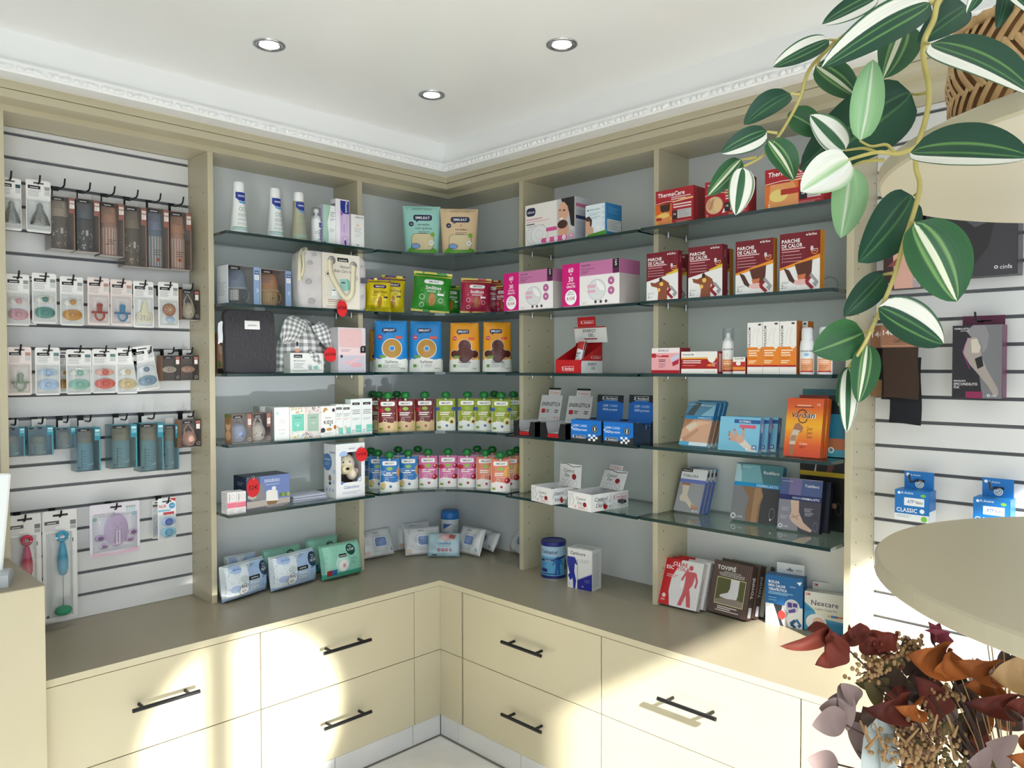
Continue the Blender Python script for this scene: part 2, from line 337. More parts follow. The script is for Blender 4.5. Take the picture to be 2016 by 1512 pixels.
# uprights
HOLE = mat('2A261E', .8)
def upright(wall, a, bb, label, z0=ZC, holes=1, z1=ZH):
    """a: face seen by the camera, bb: far face (distance along the wall)"""
    t = abs(bb-a); o = empty('shelf_upright'); s = SL if wall == 'L' else SR
    m = MB(); m.cbox(0, 0, 0, t, s, z1-z0, BEIGE, .0008); m.build('panel', o)
    h = MB(); seen = 0 if wall == 'L' else t; sg = -1 if wall == 'L' else 1
    if holes:
        for yy in (.035, s-.035):
            z = .12
            while z < z1-z0-.08:
                h.add([(seen+sg*.0004, yy+.0026*cos(k*pi/4), z+.0026*sin(k*pi/4)) for k in range(8)], [list(range(8))], HOLE); z += .0641
        x = h.build('pin_holes', o); x['kind'] = 'stuff'
    lo = min(a, bb)
    o.location = (lo, -s, z0) if wall == 'L' else (-s, max(a, bb), z0); o.rotation_euler = (0, 0, rz(wall)); tag(o, label, 'upright', 'shelf uprights'); return o
X1a, X1b, X2a, X2b, Y3a, Y3b, Y4a, Y4b, Y5a, Y5b = -1.2433, -1.2241, -.6483, -.6263, -.6052, -.6262, -1.2402, -1.2605, -1.8825, -1.9020
upright('L', -1.8490, -1.8285, 'beige upright at the left end beside the hanging pacifiers', .85)
upright('L', X1a, X1b, 'beige upright between pacifier wall and baby bottle shelves')
upright('L', X2a, X2b, 'beige upright left of the corner shelves')
upright('R', Y3a, Y3b, 'beige upright right of the corner shelves')
upright('R', Y4a, Y4b, 'beige upright left of the heat patch shelves')
upright('R', Y5a, Y5b, 'beige upright beside the right slatted panel')
# glass shelves
def glass(poly, z, label, pins, group='glass shelves'):
    o = empty('glass_shelf', (poly[0][0], poly[0][1], z-.005)); x0, y0 = poly[0]
    q = [(x-x0, y-y0) for x, y in poly]; n = len(q)
    a2 = sum(q[i][0]*q[(i+1) % n][1]-q[(i+1) % n][0]*q[i][1] for i in range(n))
    if a2 < 0: q = [q[0]]+q[1:][::-1]
    m = MB(); m.prism(q, 0, .010, GLASS, side=GEDGE); m.build('glass_pane', o)
    for px, py in pins:
        k = MB(); k.lathe([(.0045, -.011), (.0045, -.0005)], CHROME, 10); k.lathe([(.007, -.0035), (.007, -.0004)], CHROME, 12); g = k.build('shelf_pin', o); g.location = (px-x0, py-y0, 0)
    tag(o, label, 'shelf', group); return o
OV = .266; rows = ['top', 'second', 'middle', 'fourth', 'lowest']
for i, z in enumerate(ZS):
    xm = -.637
    glass([(X1b+.001, -.003), (X1b+.001, -OV), (xm, -OV), (xm, -SL-.002), (X2a-.001, -SL-.002), (X2a-.001, -.003)], z, 'glass shelf in the baby care bay, %s of five' % rows[i], [(X1b+.009, -.03), (X1b+.009, -.14), (X2a-.009, -.03), (X2a-.009, -.14)])
    ym = -.6155
    glass([(-.003, Y3b-.001), (-SR-.002, Y3b-.001), (-SR-.002, ym), (-OV-.006, ym), (-OV-.006, Y4a+.001), (-.003, Y4a+.001)], z-.002, 'glass shelf in the bay right of the corner, %s of five' % rows[i], [(-.03, Y3b-.009), (-.14, Y3b-.009), (-.03, Y4a+.009), (-.14, Y4a+.009)])
    ym = -1.2500
    glass([(-.003, Y4b-.001), (-SR-.002, Y4b-.001), (-SR-.002, ym), (-OV-.006, ym), (-OV-.006, Y5a+.001), (-.003, Y5a+.001)], z, 'glass shelf in the heat patch bay, %s of five' % rows[i], [(-.03, Y4b-.009), (-.14, Y4b-.009), (-.03, Y5a+.009), (-.14, Y5a+.009)])
    # corner shelf with a concave front
    A = Vector((X2b+.010, -OV+.004)); B = Vector((-OV+.004, Y3a-.010)); C_ = Vector((-.362, -.362)); arc = []
    for k in range(13):
        t = k/12; c2 = C_*2-(A+B)/2; arc.append(tuple(A*(1-t)**2+c2*2*t*(1-t)+B*t*t))
    glass([(-.003, -.003), (X2b+.001, -.003), (X2b+.001, -SL-.03)]+arc+[(-SR-.03, Y3a-.001), (-.003, Y3a-.001)], z+.001, 'curved glass corner shelf, %s of five' % rows[i], [(X2b+.009, -.03), (X2b+.009, -.14), (-.03, Y3a-.009), (-.14, Y3a-.009)], 'curved corner shelves')
# worktop: one continuous L
m = MB(); m.prism([(-1.834, -.001), (-1.834, -DL), (-DR, -DL), (-DR, -2.6), (-.001, -2.6), (-.001, -.001)], ZC-.0195, ZC, BEIGE, top=BEIGE_SHADED); o = m.build('worktop'); tag(o, 'long beige L-shaped worktop under the shelves', 'worktop')  # edge in plain beige, top face with its shade painted in
# drawer cabinets
BAR = mat('15151A', .42, .3)
def cabinet(wall, a, bb, label, drawers=2, hx=None, handles=True):
    wdt = abs(bb-a); o = empty('drawer_cabinet'); Dp = (DL if wall == 'L' else DR)-.02
    m = MB(); m.box(.001, .019, .075, wdt-.001, Dp, ZC-.0205, BEIGE); m.build('carcass', o)
    zj = .325
    for z0, z1 in ((zj+.0012, ZC-.0215), (.075, zj-.0012))[:drawers]:
        m = MB(); m.cbox(.0012, .0005, z0, wdt-.0012, .018, z1, BEIGE, .0008); d = m.build('drawer', o)
        if handles:
            hc = wdt/2 if hx is None else hx; zh = z0+(.1305 if z0 > .2 else .131); L2 = .0925
            h = empty('handle', (hc, 0, zh)); h.parent = d
            k = MB(); k.tube([(hc-L2, -.035, zh), (hc+L2, -.035, zh)], .0058, BAR, 10)
            for sx in (-.064, .064): k.tube([(hc+sx, -.034, zh), (hc+sx, .0004, zh)], .0048, BAR, 8)
            bpy.data.objects.remove(h); k.build('handle', d)
    o.location = (min(a, bb), -DL, 0) if wall == 'L' else (-DR, max(a, bb), 0); o.rotation_euler = (0, 0, rz(wall)); tag(o, label, 'cabinet', 'drawer cabinets under the worktop'); return o
cabinet('L', -1.834, -1.2345, 'beige two-drawer cabinet under the pacifier wall', hx=.301)
cabinet('L', -1.2335, -.632, 'beige two-drawer cabinet under the baby care shelves', hx=.295)
cabinet('R', -.632, -1.276, 'beige two-drawer cabinet right of the room corner', hx=.332)
cabinet('R', -1.277, -1.908, 'beige wide drawer cabinet lit by the sun patch', hx=.323)
cabinet('R', -1.909, -2.54, 'beige drawer cabinet behind the dried flowers')
# corner filler
o = empty('corner_filler', (-DR, -DL, 0)); tag(o, 'beige corner filler panels between the two drawer runs', 'filler panel')
for z0, z1 in ((.3262, ZC-.0205), (.075, .3238)):
    m = MB(); m.box(-.122, .0005, z0, .0185, .018, z1, BEIGE); m.build('panel', o)
    m = MB(); m.box(.0005, -.122, z0, .018, -.0005, z1, BEIGE); m.build('panel', o)
# tiled plinth
PL = noisy('plinth_tile', 'C9CACB', 'D3D3D2', 5, .3)
for nm, wall, segs, lb in (('baseboard_left', 'L', [-1.834, -1.30, -.97, -.640, -DR], 'grey tiled plinth under the left drawers'), ('baseboard_right', 'R', [-DL, -.604, -.93, -1.26, -1.59, -2.54], 'grey tiled plinth under the right drawers')):
    o = empty(nm); struct(o, lb)
    for i in range(len(segs)-1):
        a, bb = segs[i], segs[i+1]; m = MB()
        if wall == 'L': m.box(a+.001, -DL+.001, 0, bb-.001, -DL+.012, .0745, PL)
        else: m.box(-DR+.001, bb+.001, 0, -DR+.012, a-.001, .0745, PL)
        m.build('tile', o)
# raised end unit at the far left
o = empty('end_counter', (-1.836, -.556, 0)); tag(o, 'tall beige counter end unit at the left edge', 'counter')
m = MB(); m.cbox(-.9, .001, 0, 0, .38, .849, BEIGE, .001); m.build('body', o)
m = MB(); m.cbox(-.9, 0, .8492, .0005, .38, .8508, BEIGE_SHADED, .0004); m.build('top_panel', o)  # top in the same shade-darkened laminate as the worktop
# slatted panels
SLAT = noisy('slat_white', 'E1E2E2', 'E8E9E9', 3, .25, spec=.5); CHAN = noisy('groove_metal', '6A6B6F', '7B7C80', 20, .4, stretch=(.1, .1, 8))
GZ = [2.104-.0721*k for k in range(21)]; PF = .016
def slatwall(wall, a, bb, zlo, label):
    L_ = abs(bb-a); o = empty('slatwall_panel'); zz = [ZH-.001]+[g for g in GZ if g > zlo+.02]+[zlo]
    m = MB(); m.box(0, PF-.004, zlo, L_, PF-.001, ZH, CHAN); m.build('groove_channels', o)
    for i in range(len(zz)-1):
        z1 = zz[i]-(.0048 if i else 0); z0 = zz[i+1]+(.0048 if i < len(zz)-2 else 0); m = MB(); m.cbox(0, 0, z0, L_, PF-.0045, z1, SLAT, .0006); m.build('slat', o)
    o.location = (min(a, bb), -PF, 0) if wall == 'L' else (-PF, max(a, bb), 0); o.rotation_euler = (0, 0, rz(wall)); tag(o, label, 'slatwall'); return o
slatwall('L', -1.828, X1a-.0005, ZC+.0005, 'white slatted display panel with hanging baby goods')
slatwall('R', Y5b-.0005, -2.9, ZC+.0005, 'white slatted display panel with hanging supports and tape')
# ================================================================== makers for the goods
def at_shelf(wall, px, py, d, z):
    p = place(wall, px, py, d); return Vector((p.x, p.y, z))
def interp(prof, z):
    for (r0, z0), (r1, z1) in zip(prof, prof[1:]):
        if z0 <= z <= z1: return r0+(r1-r0)*((z-z0)/(z1-z0) if z1 > z0 else 0)
    return prof[-1][0]
def bottle(name, label, pos, rot, parts, prints=None, group=None, cat='bottle', seg=24, sy=1.):
    """parts: (name, profile, material); prints: (profile index, z0, z1, span, design)"""
    o = empty(name, pos, (0, 0, rot)); tag(o, label, cat, group); made = []
    for nm, prof, mt in parts:
        m = MB(); m.lathe(prof, mt, seg, sy=sy); made.append(m.build(nm, o))
    for i, z0, z1, span, design in prints or []:
        prof = parts[i][1]
        def fn(u, v, off, prof=prof, z0=z0, z1=z1, span=span):
            z = z0+v*(z1-z0); r = interp(prof, z)+off; a = -pi/2+(u-.5)*span; return (r*cos(a), r*sin(a)*sy, z)
        rm = max(r for r, z in prof); P = Print(fn, rm*span, z1-z0, 1); design(P)
        if P.v: P.build('printed_label', made[i])
    return o
def sheet_fn(w, h, t, kind, seed=0, side=-1, taper=0., wr=.0):
    rn = random.Random(seed); ph = [rn.uniform(0, 6.28) for _ in range(6)]
    def fn(u, v, off=0.):
        a = abs(2*u-1)
        if kind == 'stand': pv = (1-v)**.55 if v < 1 else 0
        elif kind == 'pillow': pv = max(0., sin(pi*min(max((v-.08)/.84, 0), 1)))**.55
        else: pv = max(0., sin(pi*min(max(v, 0), 1)))**.35
        pu = max(0., 1-a**2.4)**.6 if kind != 'wipe' else max(0., 1-a**4)**.5
        y = t/2*pu*pv
        wv = wr*(sin(9*u+ph[0]+3*v)*sin(7*v+ph[1])+.6*sin(17*u+ph[2]-5*v)+.5*sin(15*v+ph[3]+4*u))
        y += wv*(.3+.7*min(pu, 1))
        x = (u-.5)*w*(1+taper*(v-.5))
        if kind == 'pillow': x *= 1-.055*sin(pi*v)
        z = v*h
        return (x, side*(y+off), z)
    return fn
def softpack(name, label, pos, rot, w, h, t, kind, front, body, back=None, group=None, cat='pouch', seed=0, taper=0., wr=.0008, tilt=0, roll=0, edge=None, nu=18, nv=20, rough=.3, prints_back=None):
    pos = (pos[0], pos[1], pos[2]+(.55*t/2*sin(rad(tilt)) if kind == 'wipe' else 0)+abs(w/2*sin(rad(roll)))); o = empty(name, pos, (-rad(tilt), rad(roll), rot)); tag(o, label, cat, group)
    f = sheet_fn(w, h, t, kind, seed, -1, taper, wr); g = sheet_fn(w, h, t, kind, seed+1, 1, taper, wr*.5)
    m = MB(); bm_ = mat(body, rough); m.grid(lambda u, v: f(u, v), nu, nv, bm_); m.grid(lambda u, v: g(u, v), nu, nv, mat(back, rough) if back else bm_, flip=True)
    # close the rim
    def rim(pa, pb):
        n = len(pa); m.add(pa+pb, [(i, i+1, n+i+1, n+i) for i in range(n-1)], bm_)
    U = [i/nu for i in range(nu+1)]; V = [j/nv for j in range(nv+1)]
    rim([g(u, 0) for u in U], [f(u, 0) for u in U]); rim([f(u, 1) for u in U], [g(u, 1) for u in U])
    rim([f(0, v) for v in V], [g(0, v) for v in V]); rim([g(1, v) for v in V], [f(1, v) for v in V])
    body_o = m.build('pack', o)
    P = Print(lambda u, v, off: f(u, v, off), w, h, 1, rough); front(P)
    if P.v: P.build('printed_front', body_o)
    return o
def price_tag(label, txt, pos, rot, r=.0195, ry=None, lean=0):
    o = empty('price_tag', pos, (rad(lean), 0, rot)); tag(o, label, 'price tag', 'round red price tags'); ry = ry or r
    m = MB(); n = 32; ring = [(r*cos(2*pi*i/n), ry*sin(2*pi*i/n)) for i in range(n)]
    v = [(x, 0, z) for x, z in ring]+[(x, .0008, z) for x, z in ring]
    m.add(v, [list(range(n)), list(range(n, 2*n))[::-1]]+[((i+1) % n, i, n+i, n+(i+1) % n) for i in range(n)], mat('D8232A', .5)); m.build('disc', o)
    P = Print(lambda u, w_, off: ((u-.5)*2*r, -off, (w_-.5)*2*ry), 2*r, 2*ry); P.text(txt, .5, .40, .22, '2A1213', 'c', .3, .15, .06, mw=.84); P.build('handwriting', o)
    m = MB(); m.tube([(0, .0004, ry*.8), (.004, -.002, ry*1.0), (.002, .0, ry*1.25), (-.003, .003, ry*1.1), (0, .0012, ry*.8)], .0006, 'E9E4DC', 5); m.build('thread', o); return o
def logo(P, x, y, w, h, t, bg='141416', fg='FFFFFF', b=.7):
    P.rect(x, y, x+w, y+h, bg); P.text(t, x+w/2, y+h*.28, h*.42, fg, 'c', b, mw=w*.84)
rows_of = 'suavinex'
# ================================================================== baby care bay, left wall
LB = rz('L')
# ---- top shelf: toiletries
Z = ZT[0]
def shampoo_label(P):
    P.poly([(.12, .99), (.98, .99), (.98, .83), (.72, .77), (.35, .78), (.12, .85)], '16328F'); P.text('mustela', .55, .88, .055, 'FFFFFF', 'c', .6, mw=.75)
    P.poly([(.3, .765), (.75, .755), (.97, .80), (.97, .74), (.7, .71), (.42, .72)], '4F9BD8')
    for dx in (-.1, .12): P.ring(.55+dx, .57, .10, .055, '6FA08A', .75)
    P.lines(.3, .45, .85, 3, .03, '8C9AA0'); P.lines(.3, .32, .85, 2, .03, '9AA6AC')
    for k in range(3): P.ring(.35+.2*k, .205, .07, .028, '9AA6AC', .7)
    P.rect(.0, .09, 1, .125, '9CBFB0'); P.rect(.0, .05, 1, .07, '8FC6D0')
prof = [(.0275, 0), (.0295, .004), (.0290, .02), (.0255, .05), (.0222, .085), (.0203, .115), (.0198, .142)]
cap = [(.0182, .142), (.0188, .144), (.0188, .168), (.0165, .1745)]
for px, lb, col, cc in ((470.5, 'white shampoo bottle, leftmost on the top glass shelf', 'EDEFEE', 'F2F3F3'), (541.5, 'white shampoo bottle, second on the top glass shelf', 'E6EAEA', 'F0F1F1'), (588, 'translucent olive shampoo bottle with a white cap', 'A9A88C', 'F0F1F1')):
    bottle('shampoo_bottle', lb, at_shelf('L', px, 462, .222, Z), 0, [('body', prof, mat(col, .3)), ('cap', cap, mat(cc, .35))], [(0, .004, .14, 2.4, shampoo_label)], 'shampoo bottles on the top shelf', sy=.88)
def foam(P):
    P.rrect(.52, .70, 1, .90, .06, '1B3A93'); P.text('mustela', .76, .77, .06, 'FFFFFF', 'c', .5, mw=.42); P.lines(.2, .5, .8, 3, .05, '8FA09A')
    P.text('bébé', .78, .15, .3, '4B4FA8', 'l', .5, rot=pi/2, mw=.5); P.rect(.05, .08, .95, .095, '2D3550')
fp = [(.0172, 0), (.0180, .003), (.0180, .083), (.0165, .088)]
bottle('foam_pump_bottle', 'white foaming pump bottle with a clear dome cap', at_shelf('L', 622.5, 470, .212, Z), 0, [('body', fp, mat('EEF0F0', .35)), ('collar', [(.0165, .088), (.0165, .099), (.012, .103)], mat('E8EAEA', .35)), ('pump_head', [(.005, .103), (.005, .114), (.0105, .115), (.0105, .126), (.007, .1285)], mat('F2F3F3', .3)), ('clear_cap', [(.0176, .092), (.0176, .127), (.0165, .1325), (.010, .1345)], CLEAR)], [(0, .002, .085, 2.6, foam)])
def f_green(P):
    P.poly([(0, 0), (.30, 0), (.36, .3), (.24, .55), (.42, .78), (.52, 1), (0, 1)], 'A9CDBD'); P.stroke([(.34, 0), (.38, .3), (.27, .55), (.44, .78), (.54, 1)], .04, '5FA588'); P.lines(.55, .82, .95, 3, .045, '5A6A66'); P.lines(.55, .66, .95, 2, .03, '2B3540'); P.lines(.5, .40, .95, 3, .03, '98A5A0'); P.rect(.0, .03, .16, .07, '2B3A8A')
carton('cream_box', 'slim white and green cream carton beside the foam pump', 'L', 637, 661, 480, 404, .225, Z, .034, 'EEF2EF', f_green, left=lambda P: (P.rect(0, 0, 1, 1, 'D9D5EA'), P.lines(.1, .9, .9, 12, .06, 'A7A4C2')))
def f_lil(P):
    P.rect(.3, .0, 1, .98, 'D7C1E0'); P.poly([(.34, .97), (.97, .97), (.97, .70), (.55, .70), (.40, .73), (.34, .82)], '17308F'); P.text('Mustela', .70, .955, .16, 'FFFFFF', 'l', .8, rot=-pi/2, mw=.23)
    P.lines(.36, .66, .5, 1, .3, '8A63B5'); P.text('vitaminas', .64, .30, .10, '6C3FA6', 'l', .6, rot=pi/2, mw=.34); P.rect(.42, .32, .46, .66, 'B08FD0'); P.rect(.78, .34, .81, .66, 'B79AD2'); P.ring(.68, .17, .2, .055, '8A63B5', .88); P.poly([(.6, .12), (.72, .15), (.78, .06), (.66, .04)], '3C2C8E')
carton('cream_box', 'tall lilac and white cream carton with a blue logo patch', 'L', 661.5, 688, 484, 392.5, .23, Z, .034, 'F3EFF6', f_lil, left=lambda P: P.rect(.1, .6, .9, .9, '8A8796'))
def f_isd(P): P.text('ISDIN.GO', .95, .9, .045, '26304A', 'r', .8, mw=.62); P.ell(.5, .68, .13, .04, 'F0CFC0'); P.lines(.25, .58, .8, 3, .05, 'B9BCC0'); P.lines(.3, .40, .75, 2, .05, 'C5C8CB'); P.text('N', .5, .07, .05, '6A1A1A', 'c', 1.5, sx=1.5)
carton('cream_box', 'short plain white carton at the right end of the top shelf', 'L', 691.5, 717, 489, 423, .235, Z, .032, 'EFEFED', f_isd, left=lambda P: P.rect(0, 0, 1, 1, 'D8D9D8'))
# ---- second shelf: training cups and gift bag
Z = ZT[1]
def windowbox(label, x0, x1, yt, side, cup, cupmat, pattern, rim):
    d = .232; p, w, h = frame('L', x0, x1, 598, yt, d, Z); D = .085
    o = empty('cup_box', p, (0, 0, LB)); tag(o, label, 'cup box', 'boxed training cups')
    m = MB(); t = .0006; side_m = mat('E9EEF6', .4); m.box(0, 0, 0, t*2, D, h, side_m); m.box(0, D-t, 0, w, D, h, mat('D3D6DC', .5)); m.box(0, 0, 0, w, D, t, side_m); m.box(0, 0, h-t, w, D, h, mat('C9C6CC', .45))
    m.box(w*.80, 0, 0, w, t*2, h, mat('8FA9CE', .4)); m.box(w-t, 0, 0, w, D, h, side_m); m.build('carton', o)
    m = MB(); m.box(.0015, .0002, .001, w*.80, .0006, h-.001, CLEARD); m.build('clear_window', o)
    cx, cy, r = w*.40, D*.48, w*.33
    k = MB(); k.lathe([(r*.78, .004), (r*.86, .010), (r*.9, h*.36), (r*.9, h*.42)], cupmat, 24, cx, cy); c = k.build('cup', o)
    k = MB(); k.lathe([(r*1.02, h*.40), (r*1.04, h*.42), (r*1.0, h*.46), (r*.85, h*.48)], mat(rim, .4), 24, cx, cy); k.build('cup_rim', o)
    k = MB(); k.lathe([(r*.92, h*.47), (r*.90, h*.60), (r*.80, h*.80), (r*.62, h*.90), (r*.2, h*.93)], mat(cup, .5), 24, cx, cy); k.build('cup_lid', o)
    k = MB(); k.tube([(cx+r*.85, cy, h*.40), (cx+r*1.25, cy, h*.36), (cx+r*1.32, cy, h*.22), (cx+r*1.1, cy, h*.12), (cx+r*.82, cy, h*.12)], .004, mat(rim, .4), 8); k.build('cup_handle', o)
    P = Print(lambda u, v, off: (cx+(r*.9+off)*cos(-pi/2+(u-.5)*2.2), cy+(r*.9+off)*sin(-pi/2+(u-.5)*2.2), .012+v*h*.30), r*2, h*.30, 1); pattern(P); P.build('cup_pattern', c)
    P = Print(face_fn('front', w, h, D), w, h); logo(P, .02, .88, .36, .085, 'suavinex'); P.lines(.04, .80, .4, 6, .035, '5C6472'); P.rect(.83, .80, .97, .90, '4A6496'); P.rect(.83, .66, .97, .79, 'F4F6FA'); P.text('+4m', .9, .83, .04, 'F4F6FA', 'c', .5); P.lines(.85, .75, .95, 3, .03, '8090B0'); P.ring(.9, .38, .05, None, 'E9EEF6', .6, a0=-1.9, a1=1.9); P.build('printed_front', o)
    P = Print(face_fn('left', w, h, D), D, h); P.lines(.1, .55, .85, 9, .04, 'A6ADB8'); P.ring(.25, .62, .08, None, 'A6ADB8'); P.build('printed_left', o); return o
def dots(P):
    P.rect(.02, .05, .42, .95, 'F2F5F8')
    for i in range(4):
        for j in range(5): P.ell(.08+.095*i, .14+.18*j, .022, None, '5A6C86', 8)
    for k in range(4): P.rect(.6, .2+.2*k, .72, .225+.2*k, 'DDE8EE')
def ging(P):
    P.rect(0, 0, 1, 1, 'F0E0C0')
    for i in range(9): P.rect(.02+.11*i, 0, .07+.11*i, 1, 'DCC08E')
    for j in range(5): P.rect(0, .05+.2*j, 1, .13+.2*j, 'D9BC88')
    P.poly([(.47, .5), (.55, .5), (.51, .38)], '2A2320'); P.ell(.38, .55, .012, None, '2A2320', 8); P.ell(.64, .55, .012, None, '2A2320', 8); P.stroke([(.51, .4), (.45, .27)], .012, '2A2320'); P.stroke([(.51, .4), (.57, .27)], .012, '2A2320')
windowbox('boxed blue baby training cup, left of the two', 449, 512, 523, 1, '8FA8CC', clearmat('cup_blue', 'BFD0DA', .1, .12, .5), dots, 'A9C3D2')
windowbox('boxed peach baby training cup with checked pattern', 513.5, 574, 531, 1, 'E3B48F', mat('E9D3AE', .35), ging, 'E6CFA6')
# gift bag
def giftbag():
    d = .258; p, w, h = frame('L', 591, 728, 605, 492, d, Z); h = .208; D = .09
    o = empty('gift_bag', p, (0, 0, LB)); tag(o, 'cream baby care gift bag with ribbon handles', 'gift bag')
    CLO = noisy('bag_cloth', 'D9D5D4', 'CFCBCC', 26, .7, .3)
    m = MB(); n = 28
    def body(u, v):
        a = 2*pi*u; e = 5.; cx_, cy_ = cos(a), sin(a); k = (abs(cx_)**e+abs(cy_)**e)**(-1/e); s = .965+.035*sin(pi*min(1, v*1.15))**.5
        if v > .92: s *= 1-.12*((v-.92)/.08)**2
        if v < .05: s *= .97
        wv = .002*sin(9*u*6.28+8*v)
        return (w/2+cx_*k*(w/2-.002)*s+wv*.4, D/2+cy_*k*(D/2-.003)*s, h*v)
    m.grid(body, 48, 14, CLO); m.add([body(i/48, 1) for i in range(48)], [list(range(48))], CLO); m.build('cloth_body', o)
    # card sleeve over the front
    x0, x1 = w*.30, w*.84
    m = MB(); m.cbox(x0, -.003, .002, x1, .0015, h*.985, mat('E9E3D4', .55), .001); sl = m.build('card_sleeve', o)
    P = Print(lambda u, v, off: (x0+(x1-x0)*u, -.003-off, .002+v*h*.98), x1-x0, h*.98)
    P.rect(.004, .004, .996, .996, 'E9E3D4'); P.poly([(.39, .93), (.68, .93), (.70, .86), (.40, .86)], '161616'); P.text('suavinex', .545, .875, .035, 'FFFFFF', 'c', .6, mw=.22)
    P.text('Welcome', .58, .745, .05, '2B2A2C', 'c', .1, .35, mw=.26); P.text('Baby Care Set', .55, .665, .052, '2B2A2C', 'c', .1, .35, mw=.50); P.ring(.14, .62, .06, None, '55504C', .9); P.ell(.14, .62, .025, None, '2B2A2C', 10)
    P.poly([(.46, .54), (.66, .56), (.68, .34), (.46, .32)], '9CCFC4'); P.poly([(.66, .56), (.72, .52), (.73, .37), (.68, .34)], '78B5A9'); P.rect(.5, .47, .6, .49, '1E2A2A'); P.rect(.21, .20, .42, .38, 'CFE3E2'); P.rect(.24, .23, .38, .36, 'F4F6F4'); P.rect(.25, .325, .34, .34, '222222'); P.rect(.46, .21, .62, .29, 'C4DDD8'); P.ell(.87, .58, .09, .055, 'C9C4C0')
    P.lines(.14, .155, .5, 2, .035, '6A645E'); P.lines(.14, .085, .42, 1, .02, '8A847E'); P.lines(.1, .045, .62, 2, .02, '8A847E'); rn = random.Random(3)
    for _ in range(22): P.ell(rn.choice([rn.uniform(.03, .2), rn.uniform(.75, .97)]), rn.uniform(.1, .95), .006, None, '6E645E', 6)
    P.build('printed_sleeve', sl)
    for cx_, cz in ((.24, .86), (.82, .80)):
        m = MB(); m.lathe([(.0001, -.001), (.016, -.001), (.016, .001), (.0001, .001)], mat('B7B2AF', .35, .3), 20); e = m.build('eyelet', o); e.location = (x0+(x1-x0)*cx_, -.0045, h*cz); e.rotation_euler = (pi/2, 0, 0)
    RIB = mat('E7DFC0', .6)
    def ribbon(pts, wd):
        m = MB(); q = [Vector(a) for a in pts]; N_ = 22; P_ = []
        for i in range(N_+1):
            t = i/N_*(len(q)-1); k = min(int(t), len(q)-2); f = t-k; a, b2 = q[k], q[k+1]; pm = q[max(k-1, 0)]; pn = q[min(k+2, len(q)-1)]
            P_.append(.5*((2*a)+(b2-pm)*f+(2*pm-5*a+4*b2-pn)*f*f+(-pm+3*a-3*b2+pn)*f**3))
        v = []
        for i, c in enumerate(P_):
            t = (P_[min(i+1, N_)]-P_[max(i-1, 0)]).normalized(); sd = t.cross(Vector((0, -1, .15))).normalized(); v += [c+sd*wd/2, c-sd*wd/2, c-sd*wd/2+Vector((0, .0008, 0)), c+sd*wd/2+Vector((0, .0008, 0))]
        m.add(v, [(4*i+a, 4*i+(a+1) % 4, 4*i+4+(a+1) % 4, 4*i+4+a) for i in range(N_) for a in range(4)], RIB, True); m.build('ribbon_handle', o)
    X = lambda u: x0+(x1-x0)*u
    ribbon([(X(.20), -.006, h*.86), (X(.22), -.009, h*.62), (X(.42), -.013, h*.34), (X(.60), -.012, h*.20), (X(.76), -.013, h*.30), (X(.80), -.009, h*.58), (X(.84), -.006, h*.80)], .021)
    ribbon([(w*.10, .02, h*1.0), (w*.16, .035, h*1.03), (w*.06, .02, h*.96), (w*-.005, -.006, h*.72), (w*-.02, -.012, h*.45)], .018)
    ribbon([(w*.16, .03, h*1.05), (w*.05, .0, h*.9), (w*.03, -.012, h*.7), (w*.0, -.014, h*.52)], .010)
    m = MB(); m.cbox(w*.865, -.0015, h*.50, w*.965, .0008, h*.60, mat('55525A', .6), .0005); m.build('side_label', o)
    for (a, c, r) in ((.14, .78, .009), (.12, .45, .010), (.16, .12, .011), (.20, .93, .008), (.90, .80, .007), (.90, .25, .007)):
        m = MB(); m.ball((w*a, -.0002, h*c), r*1.3, .0016, r*.8, mat('B5B0B3', .7), 10, 5); m.build('cloud_patch', o)
    return o
giftbag()
p = at_shelf('L', 672.5, 607, .2745, Z); price_tag('red oval price tag reading 47,90 hanging on the gift bag', "47'90€", Vector((p.x, p.y-.004, un(672.5, 607, 1, -.275).z)), LB, .0220, .031)
# ---- middle shelf
Z = ZT[2]
QUILT = nmat('quilted_fabric', lambda nt, p, N, L: None)
def _q(nt):
    p = nt.nodes['Principled BSDF']; N = nt.nodes.new; L = nt.links.new; tc = N('ShaderNodeTexCoord'); v = N('ShaderNodeTexVoronoi'); v.inputs['Scale'].default_value = 62; v.feature = 'DISTANCE_TO_EDGE'
    mp = N('ShaderNodeMapping'); mp.inputs[3].default_value = (1.2, .2, .75); L(tc.outputs['Object'], mp.inputs[0]); L(mp.outputs[0], v.inputs[0]); p.inputs['Base Color'].default_value = s2l('3A383D'); p.inputs['Roughness'].default_value = .75
    b_ = N('ShaderNodeBump'); b_.inputs['Strength'].default_value = .9; b_.inputs['Distance'].default_value = .004; L(v.outputs['Distance'], b_.inputs['Height']); L(b_.outputs[0], p.inputs['Normal'])
_q(QUILT.node_tree)
